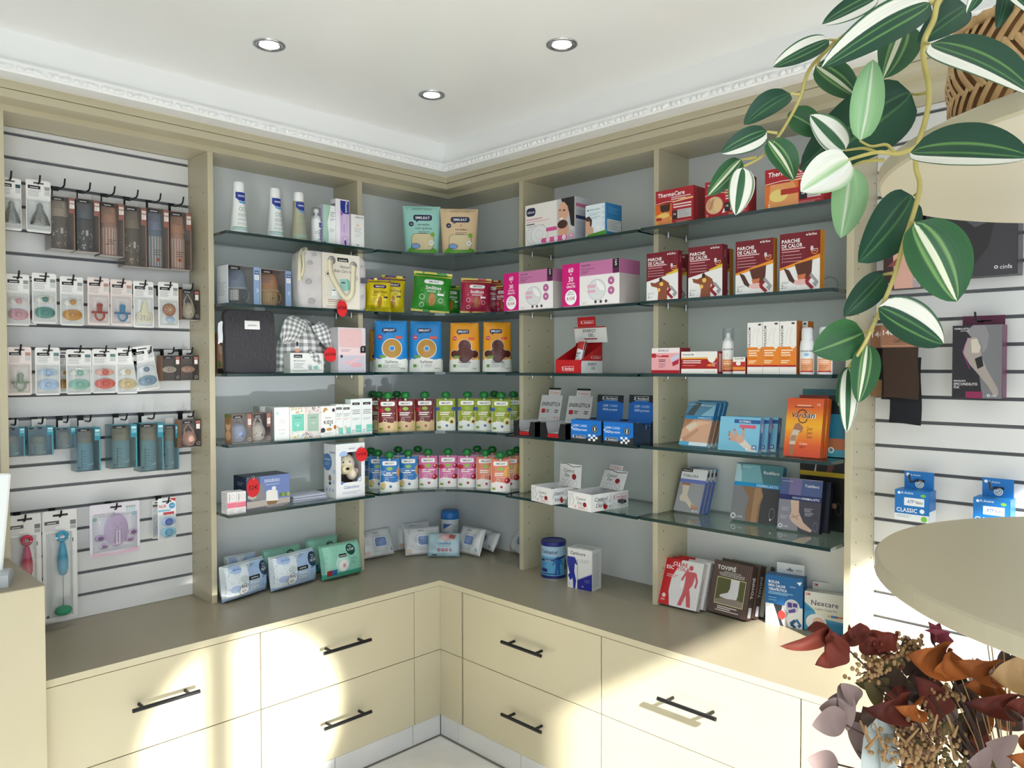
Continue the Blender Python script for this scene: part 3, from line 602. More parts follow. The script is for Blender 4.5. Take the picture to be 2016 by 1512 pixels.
def folder():
    p, w, h = frame('L', 446, 545, 737, 602, .236, Z); D = .03; h = .219
    o = empty('document_folder', p, (-rad(3), 0, LB)); tag(o, 'dark grey quilted baby document folder with white label', 'folder')
    def rr(r, n=6):
        q = []
        for cx_, cz, a in ((w-r, h-r, 0), (r, h-r, pi/2), (r, r*.6, pi), (w-r, r*.6, 1.5*pi)): q += [(cx_+r*cos(a+pi/2*i/n), cz+(r if a < 3 else r*.6)*sin(a+pi/2*i/n)) for i in range(n+1)]
        return q
    for nm, y0, y1 in (('front_cover', 0, .011), ('back_cover', .016, D)):
        m = MB(); q = rr(.022); n = len(q); q2 = [(w/2+(x-w/2)*.97, h/2+(z-h/2)*.98) for x, z in q]
        if nm == 'front_cover': v = [(x, y0, z) for x, z in q2]+[(x, y0+.004, z) for x, z in q]+[(x, y1, z) for x, z in q]
        else: v = [(x, y0, z) for x, z in q]+[(x, y1-.004, z) for x, z in q]+[(x, y1, z) for x, z in q2]
        m.add(v, [list(range(n))[::-1]], QUILT); m.add(v, [list(range(2*n, 3*n))], QUILT); m.add(v, [(i, (i+1) % n, k*n+n+(i+1) % n, k*n+n+i) if 0 else (k*n+i, k*n+(i+1) % n, (k+1)*n+(i+1) % n, (k+1)*n+i) for k in (0, 1) for i in range(n)], QUILT); m.build(nm, o)
    m = MB(); q = rr(.022); v = [(w/2+(x-w/2)*.985, .0112, h/2+(z-h/2)*.985) for x, z in q]+[(w/2+(x-w/2)*.985, .0158, h/2+(z-h/2)*.985) for x, z in q]; n = len(q); m.add(v, [(i, (i+1) % n, n+(i+1) % n, n+i) for i in range(n)], BLACK); m.build('zip', o)
    m = MB(); m.cbox(w*.38, -.0015, h*.695, w*.68, .0002, h*.83, mat('F0F0EE', .6), .0004); l = m.build('label_patch', o)
    P = Print(lambda u, v, off: (w*(.38+.3*u), -.0016-off, h*(.695+.135*v)), w*.3, h*.135); P.text('suavinex', .5, .38, .22, '3A3A3C', 'c', .2, mw=.8); P.build('lettering', l)
    m = MB(); m.grid(lambda u, v: (-.004-.010*u-.004*v, .006+.012*u+.003*sin(6*v), h*(.80-.33*v)+.003*sin(5*u)), 4, 8, mat('E6E9EE', .4)); m.grid(lambda u, v: (-.0045-.010*u-.004*v, .0066+.012*u+.003*sin(6*v), h*(.80-.33*v)+.003*sin(5*u)), 4, 8, mat('E6E9EE', .4), flip=True); m.build('zip_tab', o)
folder()
carton('baby_photo_box', 'small baby-photo box half hidden behind the quilted folder', 'L', 428, 452, 712, 655, .13, Z, .05, 'B98E70', lambda P: (P.ell(.4, .62, .3, .2, 'E9C2A4'), P.ell(.35, .8, .26, .13, '9A6A45'), P.rect(0, 0, 1, .12, '1C1A1B'), P.ell(.5, .35, .3, .14, 'D9A989'), P.ell(.15, .22, .13, .1, '6E8A4A')))
# gingham bunny set
def gingham():
    def b(nt, p, N, L):
        tc = N('ShaderNodeTexCoord'); sp = N('ShaderNodeSeparateXYZ'); L(tc.outputs['UV'], sp.inputs[0]); o_ = []
        for k in (0, 1):
            mm = N('ShaderNodeMath'); mm.operation = 'FRACT'; L(sp.outputs[k], mm.inputs[0]); g = N('ShaderNodeMath'); g.operation = 'GREATER_THAN'; g.inputs[1].default_value = .5; L(mm.outputs[0], g.inputs[0]); o_.append(g)
        a = N('ShaderNodeMath'); a.operation = 'ADD'; L(o_[0].outputs[0], a.inputs[0]); L(o_[1].outputs[0], a.inputs[1]); d = N('ShaderNodeMath'); d.operation = 'MULTIPLY'; d.inputs[1].default_value = .5; L(a.outputs[0], d.inputs[0])
        r = N('ShaderNodeValToRGB'); r.color_ramp.interpolation = 'CONSTANT'; e = r.color_ramp.elements; e[0].color = s2l('ECECEA'); e[1].position = .75; e[1].color = s2l('848687'); x = e.new(.3); x.color = s2l('B9BABA'); L(d.outputs[0], r.inputs[0]); L(r.outputs[0], p.inputs['Base Color']); p.inputs['Roughness'].default_value = .85
    return nmat('grey_gingham', b)
GING = gingham()
def uvgrid(name, fn, nu, nv, mt, su, sv, parent, rotuv=0., back=.003):
    m = MB(); m.grid(fn, nu, nv, mt); m.grid(lambda u, v: Vector(fn(u, v))+Vector((0, back, 0)), nu, nv, mt, flip=True); o = m.build(name, parent)
    uv = o.data.uv_layers.new(name='UVMap'); w = nu+1; c, s = cos(rotuv), sin(rotuv); per = (nu+1)*(nv+1)
    for lp in o.data.loops:
        i = lp.vertex_index % per; a, b_ = (i % w)/nu*su, (i//w)/nv*sv; uv.data[lp.index].uv = (a*c-b_*s, a*s+b_*c)
    return o
def bunny():
    p, w, h = frame('L', 553, 655, 737, 612, .18, Z); h = .205
    o = empty('gingham_bunny_set', p, (0, 0, LB)); tag(o, 'grey gingham bunny-eared baby gift set behind a white card', 'gift set')
    def head(u, v):
        a = pi*(u); r = 1-(1-v)**3*0; x = .5-.5*cos(a)*(.5+.5*min(1, (1-v)*3+.25) if v > .75 else 1); yb = sin(a)*.05*(.6+.4*sin(pi*v)); z = h*v*(.97 if v < .75 else 1)
        sh = sqrt(max(0, 1-((v-.35)/.66)**2)) if v > .35 else 1
        return (w*.5+(w*.47)*-cos(a)*sh, .045-yb*(.4+.6*sh), h*(.02+.96*v)+.002*sin(9*u+7*v))
    uvgrid('head', head, 22, 18, GING, 9, 7.5, o)
    def ear(cx, cz, lx, lz, wd, y0, curl, rot):
        def f(u, v):
            t = v; wv = wd*sin(pi*min(1, .12+.88*t))**.6; x = cx+lx*t; z = cz+lz*t-.03*sin(pi*t)*curl; nx, nz = -lz, lx; l = sqrt(lx*lx+lz*lz); k = (u-.5)*wv
            return (x+nx/l*k, y0-.012*cos((u-.5)*pi)-.006*sin(pi*t), z+nz/l*k)
        uvgrid('ear', f, 10, 14, GING, wd/.018, sqrt(lx*lx+lz*lz)/.018, o, rot)
    ear(w*.42, h*.93, -w*.40, -h*.42, .085, .0, -.6, .5); ear(w*.66, h*.90, w*.34, -h*.50, .062, .0, -.4, -.3); ear(w*.46, h*.36, w*.25, -h*.24, .045, -.018, -.2, .8)
    for ex in (.295, .735):
        m = MB(); m.ball((w*ex, -.006, h*.52), .0045, .003, .0085, BLACK, 10, 6); m.build('eye', o)
    m = MB(); m.ball((w*.30, -.0055, h*.395), .0105, .002, .0085, mat('E39C82', .8), 12, 6); m.build('cheek', o)
    x0, x1, hh = w*.10, w*.735, h*.355
    m = MB(); m.cbox(x0, -.030, 0, x1, .02, hh, mat('EFEFEC', .45), .001); c = m.build('white_card_box', o)
    P = Print(lambda u, v, off: (x0+(x1-x0)*u, -.030-off, v*hh), x1-x0, hh); logo(P, .10, .76, .25, .16, 'suavinex'); P.text('My little backpack', .10, .58, .07, '4A4648', 'l', .1, .3, mw=.34); P.lines(.10, .46, .42, 4, .07, '8C8A88'); P.rect(.07, .12, .93, .135, 'B8BCBA'); P.lines(.07, .08, .5, 1, .05, '9A9E9C')
    P.ell(.58, .30, .07, .12, 'BFC2C2'); P.rect(.54, .16, .64, .3, 'A9ACAC'); P.poly([(.68, .18), (.82, .18), (.82, .38), (.68, .34)], '8CC5B6'); P.ell(.85, .24, .03, .08, 'D9DEDC'); P.build('printed_card', c)
bunny()
p = un(651, 698, 1, -.228); price_tag('red round price tag reading 43,95 on the gingham set', "43'95€", p, LB, .0275, .0275)
def f_pink(P):
    P.rect(.0, .0, 1, .42, 'C9C6D2'); P.rect(0, .38, 1, .55, 'EBD3D6'); P.rect(.80, .44, 1, .60, '26262B'); P.text('S', .9, .49, .07, 'FFFFFF', 'c', .5); P.lines(.1, .50, .45, 2, .03, '8C7A80'); P.ell(.12, .36, .05, None, '3A3F66', 10)
    P.ell(.35, .22, .12, .05, 'E7B9BF'); P.rrect(.45, .12, .85, .22, .05, 'E2AEB6'); P.poly([(.42, .24), (.75, .36), (.78, .30), (.45, .2)], 'E9C3C8'); P.rrect(.04, .56, .86, .97, .10, 'E4BFBF')
    rn = random.Random(2)
    for _ in range(12): P.ell(rn.uniform(.1, .8), rn.uniform(.62, .94), .015, None, 'D7A9AC', 6)
carton('pink_care_set_box', 'pink baby grooming set in a clear box at the right end', 'L', 666, 720, 737, 645, .243, Z, .052, 'D9D2D6', f_pink, left=lambda P: P.rect(0, 0, 1, 1, 'CFC9CD'))
# ---- fourth shelf
Z = ZT[3]
def egg_box(label, x0, x1, yt, col, speck, dx):
    p, w, h = frame('L', x0, x1, 876, yt, .245, Z); D = .055
    o = empty('pacifier_case_box', p, (0, 0, LB)); tag(o, label, 'pacifier case', 'boxed egg pacifier cases')
    m = MB(); t = .0006; BR = mat('8E6C60', .45); m.box(0, D-t, 0, w, D, h, BR); m.box(0, 0, 0, w, D, t, mat('D8D2CE', .4)); m.box(0, 0, h-t, w, D, h, mat('8B7068', .4)); m.box(0, 0, 0, t, D, h, mat('A67C5E', .5)); m.box(w-t, 0, 0, w, D, h, BR); m.box(w*.78, 0, h*.52, w, t, h, BR); m.build('carton', o)
    m = MB(); m.box(.0008, .0001, .001, w-.0008, .0005, h-.001, CLEARD); m.build('clear_window', o)
    m = MB(); r = w*.40; m.lathe([(r*.3, .003), (r*.75, .010), (r, h*.30), (r*.96, h*.42), (r*.78, h*.55), (r*.45, h*.64), (r*.05, h*.67)], mat(col, .3), 24, w*.46, D*.5); e = m.build('egg_case', o)
    P = Print(lambda u, v, off: (w*.46+(r*.99+off)*cos(-pi/2+(u-.5)*2), D*.5+(r*.99+off)*sin(-pi/2+(u-.5)*2), h*(.12+.3*v)), r*2, h*.3, 1); rn = random.Random(7)
    for _ in range(22): P.ell(rn.random(), rn.random(), rn.uniform(.015, .035), None, speck, 7)
    P.build('specks', e)
    m = MB(); m.tube([(w*.14, D*.45, h*.30), (w*.22, D*.42, h*.62), (w*.42, D*.4, h*.90), (w*.62, D*.42, h*.72), (w*.78, D*.45, h*.36)], .0028, mat(speck if speck != '33302E' else 'F0EEE8', .4), 6); m.build('strap', o)
    P = Print(face_fn('front', w, h, D), w, h); logo(P, .08, .86, .44, .09, 'suavinex'); P.rect(.80, .84, .97, .93, 'B06A5E'); P.rect(.80, .62, .97, .82, 'E9DEDA'); P.lines(.82, .77, .95, 3, .05, 'B06A5E'); P.ring(.88, .12, .09, None, 'D8D2CE', .85); P.build('printed_front', o)
    if dx:
        P = Print(face_fn('left', w, h, D), D, h); P.ell(.5, .6, .32, .16, 'E3B795'); P.ell(.45, .75, .3, .12, '9B6B43'); P.ell(.5, .28, .36, .16, 'DDAA84'); P.rect(0, .88, 1, 1, '6A7A3F'); P.build('printed_left', o)
    return o
egg_box('boxed pale blue egg pacifier case, left one', 457, 496, 815, '8FAAD6', '5C6E96', 1)
egg_box('boxed speckled white egg pacifier case beside the blue one', 497, 533.5, 813, 'E9E6DE', '33302E', 0)
def f_spa(P): P.text('SPA', .5, .5, .09, 'D4D8D8', 'c', .3); P.text('suavinex', .5, .30, .05, 'B6BBBD', 'c', .2, mw=.7); P.ell(.2, .82, .1, .05, 'BFE5DA'); P.lines(.3, .22, .7, 2, .04, 'D2D6D6'); P.ring(.5, .58, .1, None, 'D98C94', .85, a0=.3, a1=2.8)
def leaves(P, y0, y1, cols, n, seed):
    rn = random.Random(seed)
    for _ in range(n): P.ell(rn.random(), rn.uniform(y0, y1), rn.uniform(.02, .06), None, rn.choice(cols), 8)
def f_mint(P): leaves(P, .78, .98, ['E8C66A', '9CCDBB', 'B9C4CF', 'E5A98F'], 26, 1); leaves(P, .02, .25, ['E8C66A', '9CCDBB', 'E5A98F', 'B9C4CF'], 26, 2); P.rect(.12, .25, .90, .78, '7ED0BC'); P.text('suavinex', .5, .66, .045, '2B5A54', 'c', .4, mw=.66); P.lines(.3, .5, .7, 2, .05, 'B9EADF'); P.ell(.5, .42, .05, None, 'E9FAF5', 10)
def f_sage(P): P.rect(0, 0, 1, 1, 'E9E0DC'); leaves(P, .80, .98, ['6E6A70', 'E2C1BD', 'B9B0AE'], 20, 3); leaves(P, .02, .26, ['E2C1BD', '55585E', 'A9B7AE', 'D9A8A4'], 26, 4); P.rect(.1, .22, .85, .78, 'A9C2B2'); P.text('suavinex', .48, .64, .045, '33403A', 'c', .4, mw=.62); P.text('UNE', .48, .46, .05, 'D9E6DE', 'c', .3)
def f_kids(P): P.ell(.3, .90, .14, .05, 'C99A5C'); P.ell(.2, .84, .08, .04, 'C99A5C'); P.ell(.85, .86, .1, .06, '4A3550'); P.ell(.12, .22, .16, .08, '3B3B40'); P.ell(.55, .24, .2, .05, 'C99A5C'); P.ell(.95, .3, .1, .07, 'B9713C'); P.text('suavinex', .48, .60, .045, '2C2C2E', 'c', .5, mw=.6); P.text('KIDS', .5, .42, .11, '26262A', 'c', 1.3, mw=.66); P.ell(.62, .38, .06, None, '2F8F72', 10); P.lines(.2, .12, .8, 2, .035, 'B0B0B0')
def f_slim(P): logo(P, .14, .83, .70, .07, 'suavinex'); P.lines(.14, .68, .9, 3, .05, '5A6264'); P.lines(.14, .45, .9, 2, .04, 'A5ACAE'); P.rect(.45, .06, 1, .27, '7FD2BF'); P.lines(.5, .13, .9, 1, .05, 'D2F2EA'); P.lines(.08, .12, .4, 2, .05, '8A9294')
def f_slim2(P): P.ell(.4, .2, .22, .05, 'F0D9CC'); logo(P, .05, .83, .8, .07, 'suavinex'); P.lines(.1, .7, .9, 3, .04, '7A8284'); P.lines(.1, .55, .8, 2, .04, 'D9967E'); P.rect(.4, .05, 1, .26, '86CFC0'); P.ell(.3, .28, .15, .04, 'E9C9B8')
wl = lambda P: (P.rect(0, 0, 1, 1, 'C9CBC9'), P.text('A', .7, .8, .12, 'D0888C', 'c', .2))
g4 = 'baby cosmetics cartons on the fourth shelf'
carton('cosmetics_carton', 'tall plain white cosmetics carton right of the egg cases', 'L', 540.5, 570, 872, 802, .238, Z, .06, 'F4F5F3', f_spa, left=wl, group=g4)
carton('cosmetics_carton', 'grey-white carton standing at the back behind the egg cases', 'L', 512, 538, 870, 800, .165, Z, .05, 'D4D5D2', None, left=wl, group=g4)
carton('cosmetics_carton', 'flower-dotted carton with a mint panel', 'L', 571, 602, 871, 802, .238, Z, .05, 'F2F0E8', f_mint, group=g4)
carton('cosmetics_carton', 'leaf-patterned carton with a sage green panel', 'L', 602.5, 632, 870, 801, .238, Z, .05, 'EDE6E2', f_sage, group=g4)
carton('cosmetics_carton', 'white carton with brown and black bean shapes', 'L', 632.5, 661, 868, 799.5, .238, Z, .05, 'F4F4F1', f_kids, group=g4)
carton('cosmetics_carton', 'slim white cream carton with peach dots, left one', 'L', 661.5, 675, 866, 796, .236, Z, .04, 'F1F4F2', f_slim2, group=g4)
carton('cosmetics_carton', 'slim white cream carton with peach dots, right one', 'L', 675.5, 690.5, 866, 796, .236, Z, .04, 'F1F4F2', f_slim2, group=g4)
carton('cosmetics_carton', 'tall white and mint cream carton, second from the shelf end', 'L', 691, 711.5, 864, 785.5, .236, Z, .04, 'EFF3F1', f_slim, faces=dict(top='4FA58F'), group=g4)
carton('cosmetics_carton', 'tall white and mint cream carton at the shelf end', 'L', 712, 733, 862, 784.5, .236, Z, .04, 'EFF3F1', f_slim, group=g4)
# ---- lowest shelf
Z = ZT[4]
def f_tpink(P): P.rect(0, .28, 1, .5, 'EE7C95'); P.rect(0, .5, 1, .55, 'F6B4BE'); P.text('VEAMADRE', .3, .58, .13, '3A3A40', 'l', .4, rot=pi/2, mw=.34); P.ring(.65, .78, .22, .10, 'C9C4C4', .85); P.rect(.1, .0, .9, .04, 'D9D4D2'); P.lines(.1, .2, .9, 3, .06, 'C0A9AC')
carton('skin_care_box', 'small pink and white carton, left of the pair', 'L', 448, 465.5, 1017, 969, .252, Z, .045, 'F3F0EF', f_tpink, left=lambda P: P.lines(.1, .9, .9, 9, .09, 'C5C2C2'), group='pair of pink and white cartons')
carton('skin_care_box', 'small pink and white carton, right of the pair', 'L', 466, 484.5, 1014, 967.5, .252, Z, .045, 'F3F0EF', f_tpink, group='pair of pink and white cartons')
def f_doudou(P):
    P.rect(0, 0, 1, .28, '6D6A70'); P.poly([(0, .28), (1, .28), (1, .12), (0, .08)], 'B9B0A9'); P.rect(0, .28, .30, 1, '5E6679'); P.poly([(.18, .75), (.36, .75), (.44, .3), (.10, .3)], '8F8C8E'); P.ell(.12, .42, .10, .08, 'C9C2BA'); P.text('DOUDOU', .58, .80, .085, 'F2F4FA', 'c', .6, mw=.34); P.lines(.44, .72, .75, 1, .04, 'D6DEF2')
    P.poly([(.44, .24), (.72, .22), (.70, .52), (.64, .56), (.48, .56), (.44, .52)], 'EFEDE8'); P.poly([(.44, .24), (.72, .22), (.66, .12), (.48, .12)], '8A6A4C'); P.ell(.62, .60, .05, .06, 'E9EDF6')
    for k in range(4): P.ell(.78+.06*k, .38, .035, .06, ['5F7F45', '8FA04E', '6F8F3F', 'A8B25E'][k])
    P.lines(.45, .08, .95, 2, .03, 'D0CCC8')
def l_doudou(P):
    rn = random.Random(5)
    for _ in range(16): P.ell(rn.random(), rn.uniform(.4, 1), .008, None, 'D5DAE8', 6)
    P.lines(.3, .8, .8, 2, .06, 'A9B2CC')
carton('diffuser_box', 'night-blue humidifier box picturing a white lamp', 'L', 486, 571, 1012, 936, .246, Z, .098, '7388C0', f_doudou, left=l_doudou, faces=dict(left='22304F', top='2A3346'))
p = un(498.5, 960, 1, -.2515); price_tag('red price tag reading 52 on the humidifier box', '52€', p, LB, .0240, .0330)
for i in range(9):
    rn = random.Random(i); m = MB(); m.cbox(0, 0, 0, .135, .095, .0026, mat(['E9E9EC', 'DADBE2', 'C9CAD6'][i % 3], .5), .0004, {'front': mat(['9FA3C2', 'E6E6E8', 'B4B7CC'][i % 3], .5), 'left': mat('C3C5D2', .5)})
    o = m.build('booklet'); q = at_shelf('L', 578, 998, .215, Z); o.location = (q.x+rn.uniform(-.004, .004), q.y+rn.uniform(-.003, .003), Z+.0028*i+.0001); o.rotation_euler = (0, 0, rad(rn.uniform(-3, 3))); tag(o, ['bottom', 'second-lowest', 'third-lowest', 'fourth-lowest', 'middle', 'fourth-highest', 'third-highest', 'second-highest', 'topmost'][i]+' thin booklet in the pile beside the humidifier box', 'booklet', 'pile of booklets on the lowest shelf')
def bearbox():
    p, w, h = frame('L', 662, 718.5, 984, 873, .245, Z); D = .085
    o = empty('soft_toy_box', p, (0, 0, LB)); tag(o, 'white window box holding a cream soft toy bear', 'toy box')
    WH = mat('EFF0F1', .45); x0, x1, z0, z1 = w*.17, w*.88, h*.28, h*.84; m = MB(); t = .0008
    m.box(0, 0, 0, x0, t, h, WH); m.box(x1, 0, 0, w, t, h, WH); m.box(x0, 0, 0, x1, t, z0, WH); m.box(x0, 0, z1, x1, t, h, WH); m.box(0, t, 0, t, D, h, WH); m.box(w-t, t, 0, w, D, h, WH); m.box(0, D-t, 0, w, D, h, mat('5A4A45', .7)); m.box(0, t, h-t, w, D, h, WH); m.box(0, t, 0, w, D, t, WH); m.build('carton', o)
    FUR = noisy('toy_fur', 'D9CDB4', 'E8DFCA', 90, .95, .8); cx = w*.52
    m = MB(); m.ball((cx, D*.5, h*.60), w*.30, D*.36, h*.20, FUR, 18, 12); b_ = m.build('toy_head', o)
    m = MB(); m.ball((cx-w*.08, D*.22, h*.52), w*.17, D*.17, h*.09, mat('E6D9AE', .9), 14, 9); m.build('toy_muzzle', o)
    m = MB(); m.ball((cx-w*.10, D*.05, h*.53), w*.07, D*.045, h*.028, BLACK, 12, 7); m.build('toy_nose', o)
    for ex in (-.20, .02):
        m = MB(); m.ball((cx+w*ex, D*.16, h*.65), w*.022, D*.03, h*.016, BLACK, 8, 6); m.build('toy_eye', o)
    m = MB(); m.ball((cx+w*.2, D*.45, h*.42), w*.16, D*.3, h*.13, FUR, 14, 9); m.build('toy_body', o)
    m = MB(); m.ball((cx+w*.27, D*.2, h*.47), w*.07, D*.12, h*.06, mat('A8948C', .9), 10, 7); m.build('toy_paw', o)
    P = Print(face_fn('front', w, h, D), w, h); P.text('aposan', .55, .895, .035, '6E86B4', 'c', .3, mw=.4); P.ell(.26, .82, .13, .045, 'A9C4EA'); P.ell(.18, .80, .08, .03, 'A9C4EA'); P.ell(.86, .30, .12, .06, 'F4F5F6'); P.ring(.82, .31, .06, None, '5A7FBF', .7); P.text('Calentitos', .52, .165, .055, '3E63A8', 'c', .4, .2, mw=.78); P.lines(.2, .10, .85, 2, .025, 'A9B4C4'); P.ell(.2, .28, .05, None, '6E9AD0', 10); P.build('printed_front', o)
    P = Print(face_fn('left', w, h, D), D, h); P.ell(.30, .66, .36, .16, '4F86BE'); P.rect(0, .55, .25, .80, '4F86BE'); P.text('aposan', .72, .83, .045, '3E5E9A', 'c', .6, mw=.45); P.text('Calentitos', .30, .69, .05, 'F4F6FA', 'c', .3, .2, mw=.52); P.lines(.1, .64, .5, 2, .03, 'C9DBF0'); P.ell(.5, .42, .18, .09, 'F6F6F4'); P.ell(.5, .37, .12, .06, '8C7A74'); P.ell(.5, .27, .10, .03, '3A3A40'); P.ell(.85, .50, .1, .04, 'C4D6F0'); P.ell(.82, .3, .1, .04, 'C4D6F0')
    for k in range(3): P.ring(.22+.27*k, .15, .07, None, '4F86BE', .6)
    P.build('printed_left', o)
bearbox()
p = un(712, 894.5, 1, -.2505); price_tag('red round price tag on the soft toy box', "19'95€", p, LB, .0265, .0270)
# ================================================================== worktop packs under the baby care shelves
def aqua(P):
    P.rect(0, 0, 1, 1, 'DFE8EE'); rn = random.Random(8)
    P.poly([(.42, .0), (1, .0), (1, .98), (.60, .98), (.46, .62)], 'A9C4E4'); P.ell(.22, .86, .13, .12, 'A7C0E6'); P.ell(.18, .32, .10, .1, 'B3C6E8'); P.ell(.36, .55, .09, .1, 'C7D6D6'); P.ell(.6, .72, .14, .16, 'A2BBDD'); P.ell(.60, .3, .15, .17, 'A9BED4'); P.rect(0, 0, 1, .1, '9DB9DE')
    for _ in range(60): P.ell(rn.uniform(.02, .5), rn.uniform(.15, .98), .006, .014, '93A7AE', 5)
    P.text('hipoalérgico', .24, .84, .04, '5A7CB5', 'c', .2, mw=.17); P.lines(.47, .90, .68, 3, .03, '6A7A8C'); P.rect(.46, .47, .70, .58, '15161C'); P.text('suavinex', .58, .505, .05, 'FFFFFF', 'c', .6, mw=.2); P.text('Aqua', .58, .35, .10, 'EFF5FB', 'c', .1, mw=.2); P.text('Care', .58, .22, .10, 'EFF5FB', 'c', .1, mw=.2)
    P.ell(.35, .26, .105, None, '1E2A38', 24); P.ell(.35, .26, .098, None, 'F4F7F8', 24); P.text('99%', .35, .30, .085, '16202C', 'c', .8, mw=.16); P.text('agua', .35, .20, .06, '16202C', 'c', .3, mw=.12); P.lines(.30, .155, .40, 1, .03, '16202C')
    P.ell(.86, .70, .135, None, '1C3250', 26); P.text('Pack', .86, .80, .05, 'E9F0F6', 'c', .3); P.text('ahorro', .86, .735, .045, 'E9F0F6', 'c', .3, mw=.14); P.text('10,95€', .86, .635, .075, 'FFFFFF', 'c', .7, mw=.22); P.text('180', .80, .44, .05, '22344C', 'c', .6); P.lines(.76, .38, .84, 5, .04, '6F86A4'); P.ring(.92, .2, .03, None, '22344C', .8)
def minty(P):
    P.rect(0, 0, 1, 1, '92CDB6'); P.rect(0, 0, 1, .16, '3FA38A'); rn = random.Random(9)
    for _ in range(110): P.ell(rn.random(), rn.uniform(.18, .98), .007, .012, '5FA893', 5)
    P.ell(.42, .40, .17, None, 'B6E0D0', 22); P.ell(.44, .33, .12, None, 'EDEFEA', 18); P.ell(.45, .33, .04, .06, 'E79AA4', 10); P.rect(.34, .58, .52, .68, '17181C'); P.text('suavinex', .43, .605, .045, 'FFFFFF', 'c', .5, mw=.15); P.text('Toallitas', .42, .50, .06, 'EFF8F4', 'c', .1, mw=.24); P.ell(.66, .76, .12, None, '174A42', 24); P.text('Pack', .66, .84, .045, 'E9F4F0', 'c', .3); P.text('6,75€', .66, .73, .07, 'FFFFFF', 'c', .6, mw=.18); P.rect(.06, .1, .16, .26, '9A2A30'); P.rect(.16, .1, .27, .26, '2A62A0'); P.lines(.62, .5, .78, 4, .05, '5B8F7F')
def wipepack(name, label, x0, x1, yb, h, t, design, body, d, back=0, tilt=4, yaw=0, seed=0, group=None, z=None):
    a = place('L', x0, yb, d); b2 = place('L', x1, yb, d); w = abs(b2.x-a.x); c = (a+b2)/2
    return softpack(name, label, (c.x, c.y+t/2*.9, z or ZC+.0005), rz('L', yaw), w, h, t, 'wipe', design, body, group=group, cat='wipes pack', seed=seed, tilt=tilt, wr=.0012, nu=16, nv=12)
gp = 'bulk packs of baby wipes on the worktop'
def unp(z, x, y): return un(x, y, 2, z)
def pack_on(label, xl, yl, xr, yr, h, t, design, body, tilt=4, seed=0, z=ZC):
    """front base corners seen in the photo, resolved on the worktop"""
    a = un(xl, yl, 2, z); b2 = un(xr, yr, 2, z); w = (b2-a).length; yaw = atan2(b2.y-a.y, b2.x-a.x); c = (a+b2)/2; n = Vector((-sin(yaw), cos(yaw), 0))
    return softpack('wipes_pack', label, (c.x+n.x*t*.45, c.y+n.y*t*.45, z+.0005), yaw, w, h, t, 'wipe', design, body, group=gp, cat='wipes pack', seed=seed, tilt=tilt, wr=.0012, nu=16, nv=12)
pack_on('blue and white bulk wipes pack at the front left', 452, 1193, 537, 1165, .122, .085, aqua, 'BFD0E4', 7, 1)
pack_on('blue and white bulk wipes pack at the front middle', 546, 1171, 633, 1146, .122, .085, aqua, 'BFD0E4', 7, 2)
pack_on('mint green bulk wipes pack at the front right', 645, 1150, 722, 1131, .128, .075, minty, '8CCAB2', 12, 3)
for lb, x0, x1, d, h, des, body, sd in (('blue wipes pack behind the front left one', 448, 510, .11, .128, aqua, 'BFD0E4', 4), ('mint wipes pack at the back, left one', 522, 600, .105, .125, minty, '7DBDA6', 5), ('mint wipes pack at the back, right one', 610, 672, .10, .135, minty, '7DBDA6', 6)):
    wipepack('wipes_pack', lb, x0, x1, 1120, h, .055, des, body, d, tilt=3, seed=sd, group=gp)
# ================================================================== corner shelves
def facing(p): return atan2(p.y-CAM.y, p.x-CAM.x)-pi/2      # turned to the aisle
def corner_pt(px, k, z, lim=0):
    """point above the shelf in direction px, k metres in front of the room corner along the diagonal"""
    d = ray(px, 737); t = (-k-CAM.x-CAM.y)/(d.x+d.y); q = CAM+d*t; return Vector((q.x, q.y, z))
def cereal(txt, col, age, bot='5DA62A'):
    def f(P):
        P.rect(0, 0, 1, 1, col); P.poly([(0, 0), (1, 0), (1, .10), (.8, .16), (.5, .10), (.2, .16), (0, .08)], bot); P.lines(.1, .95, .9, 2, .025, '5A6A66'); P.rrect(.27, .70, .78, .82, .06, '17214E'); P.poly([(.36, .72), (.46, .72), (.34, .66)], '17214E'); P.text('SMILEAT', .525, .735, .05, 'FFFFFF', 'c', 1, mw=.44); P.ell(.21, .63, .07, None, '17214E', 16); P.text('+6', .21, .615, .03, 'FFFFFF', 'c', .3)
        for i, t in enumerate(txt): P.text(t, .55, .60-.075*i, .05, '20242A', 'c', .5, mw=.55)
        P.lines(.4, .60-.075*len(txt)+.02, .72, 2, .03, '4A5254'); P.rrect(.2, .10, .85, .44, .14, '1E2A38'); P.rrect(.21, .107, .84, .433, .135, 'DCCDA2'); P.ell(.32, .18, .14, .06, '1E2A38'); P.ell(.32, .18, .125, .05, '7FA3D6'); P.ell(.78, .25, .075, None, 'F2F2EC', 14); P.text('0%', .78, .24, .03, '2A3038', 'c', .3); P.ell(.81, .42, .065, None, '7FB23C', 12)
    return f
Z = ZT[0]+.001
for px, x0, x1, yt, lb, col, t in ((831.5, 797, 866, 407, 'mint cereal pouch on the top corner shelf', '9FD6CC', ('cereales', 'con quinoa')), (905, 870, 940, 412, 'beige cereal pouch on the top corner shelf', 'E0C39B', ('7', 'cereales'))):
    q = corner_pt(px, .62, Z); dd = (q-CAM).dot(FW); w = (x1-x0)*dd/F; h = un_h = (CAM+ray(px, yt)*dd).z-Z
    softpack('cereal_pouch', lb, q, facing(q), w, h, .055, 'stand', cereal(t, col, 6), col, group='cereal pouches', seed=int(px), taper=.14, wr=.001)
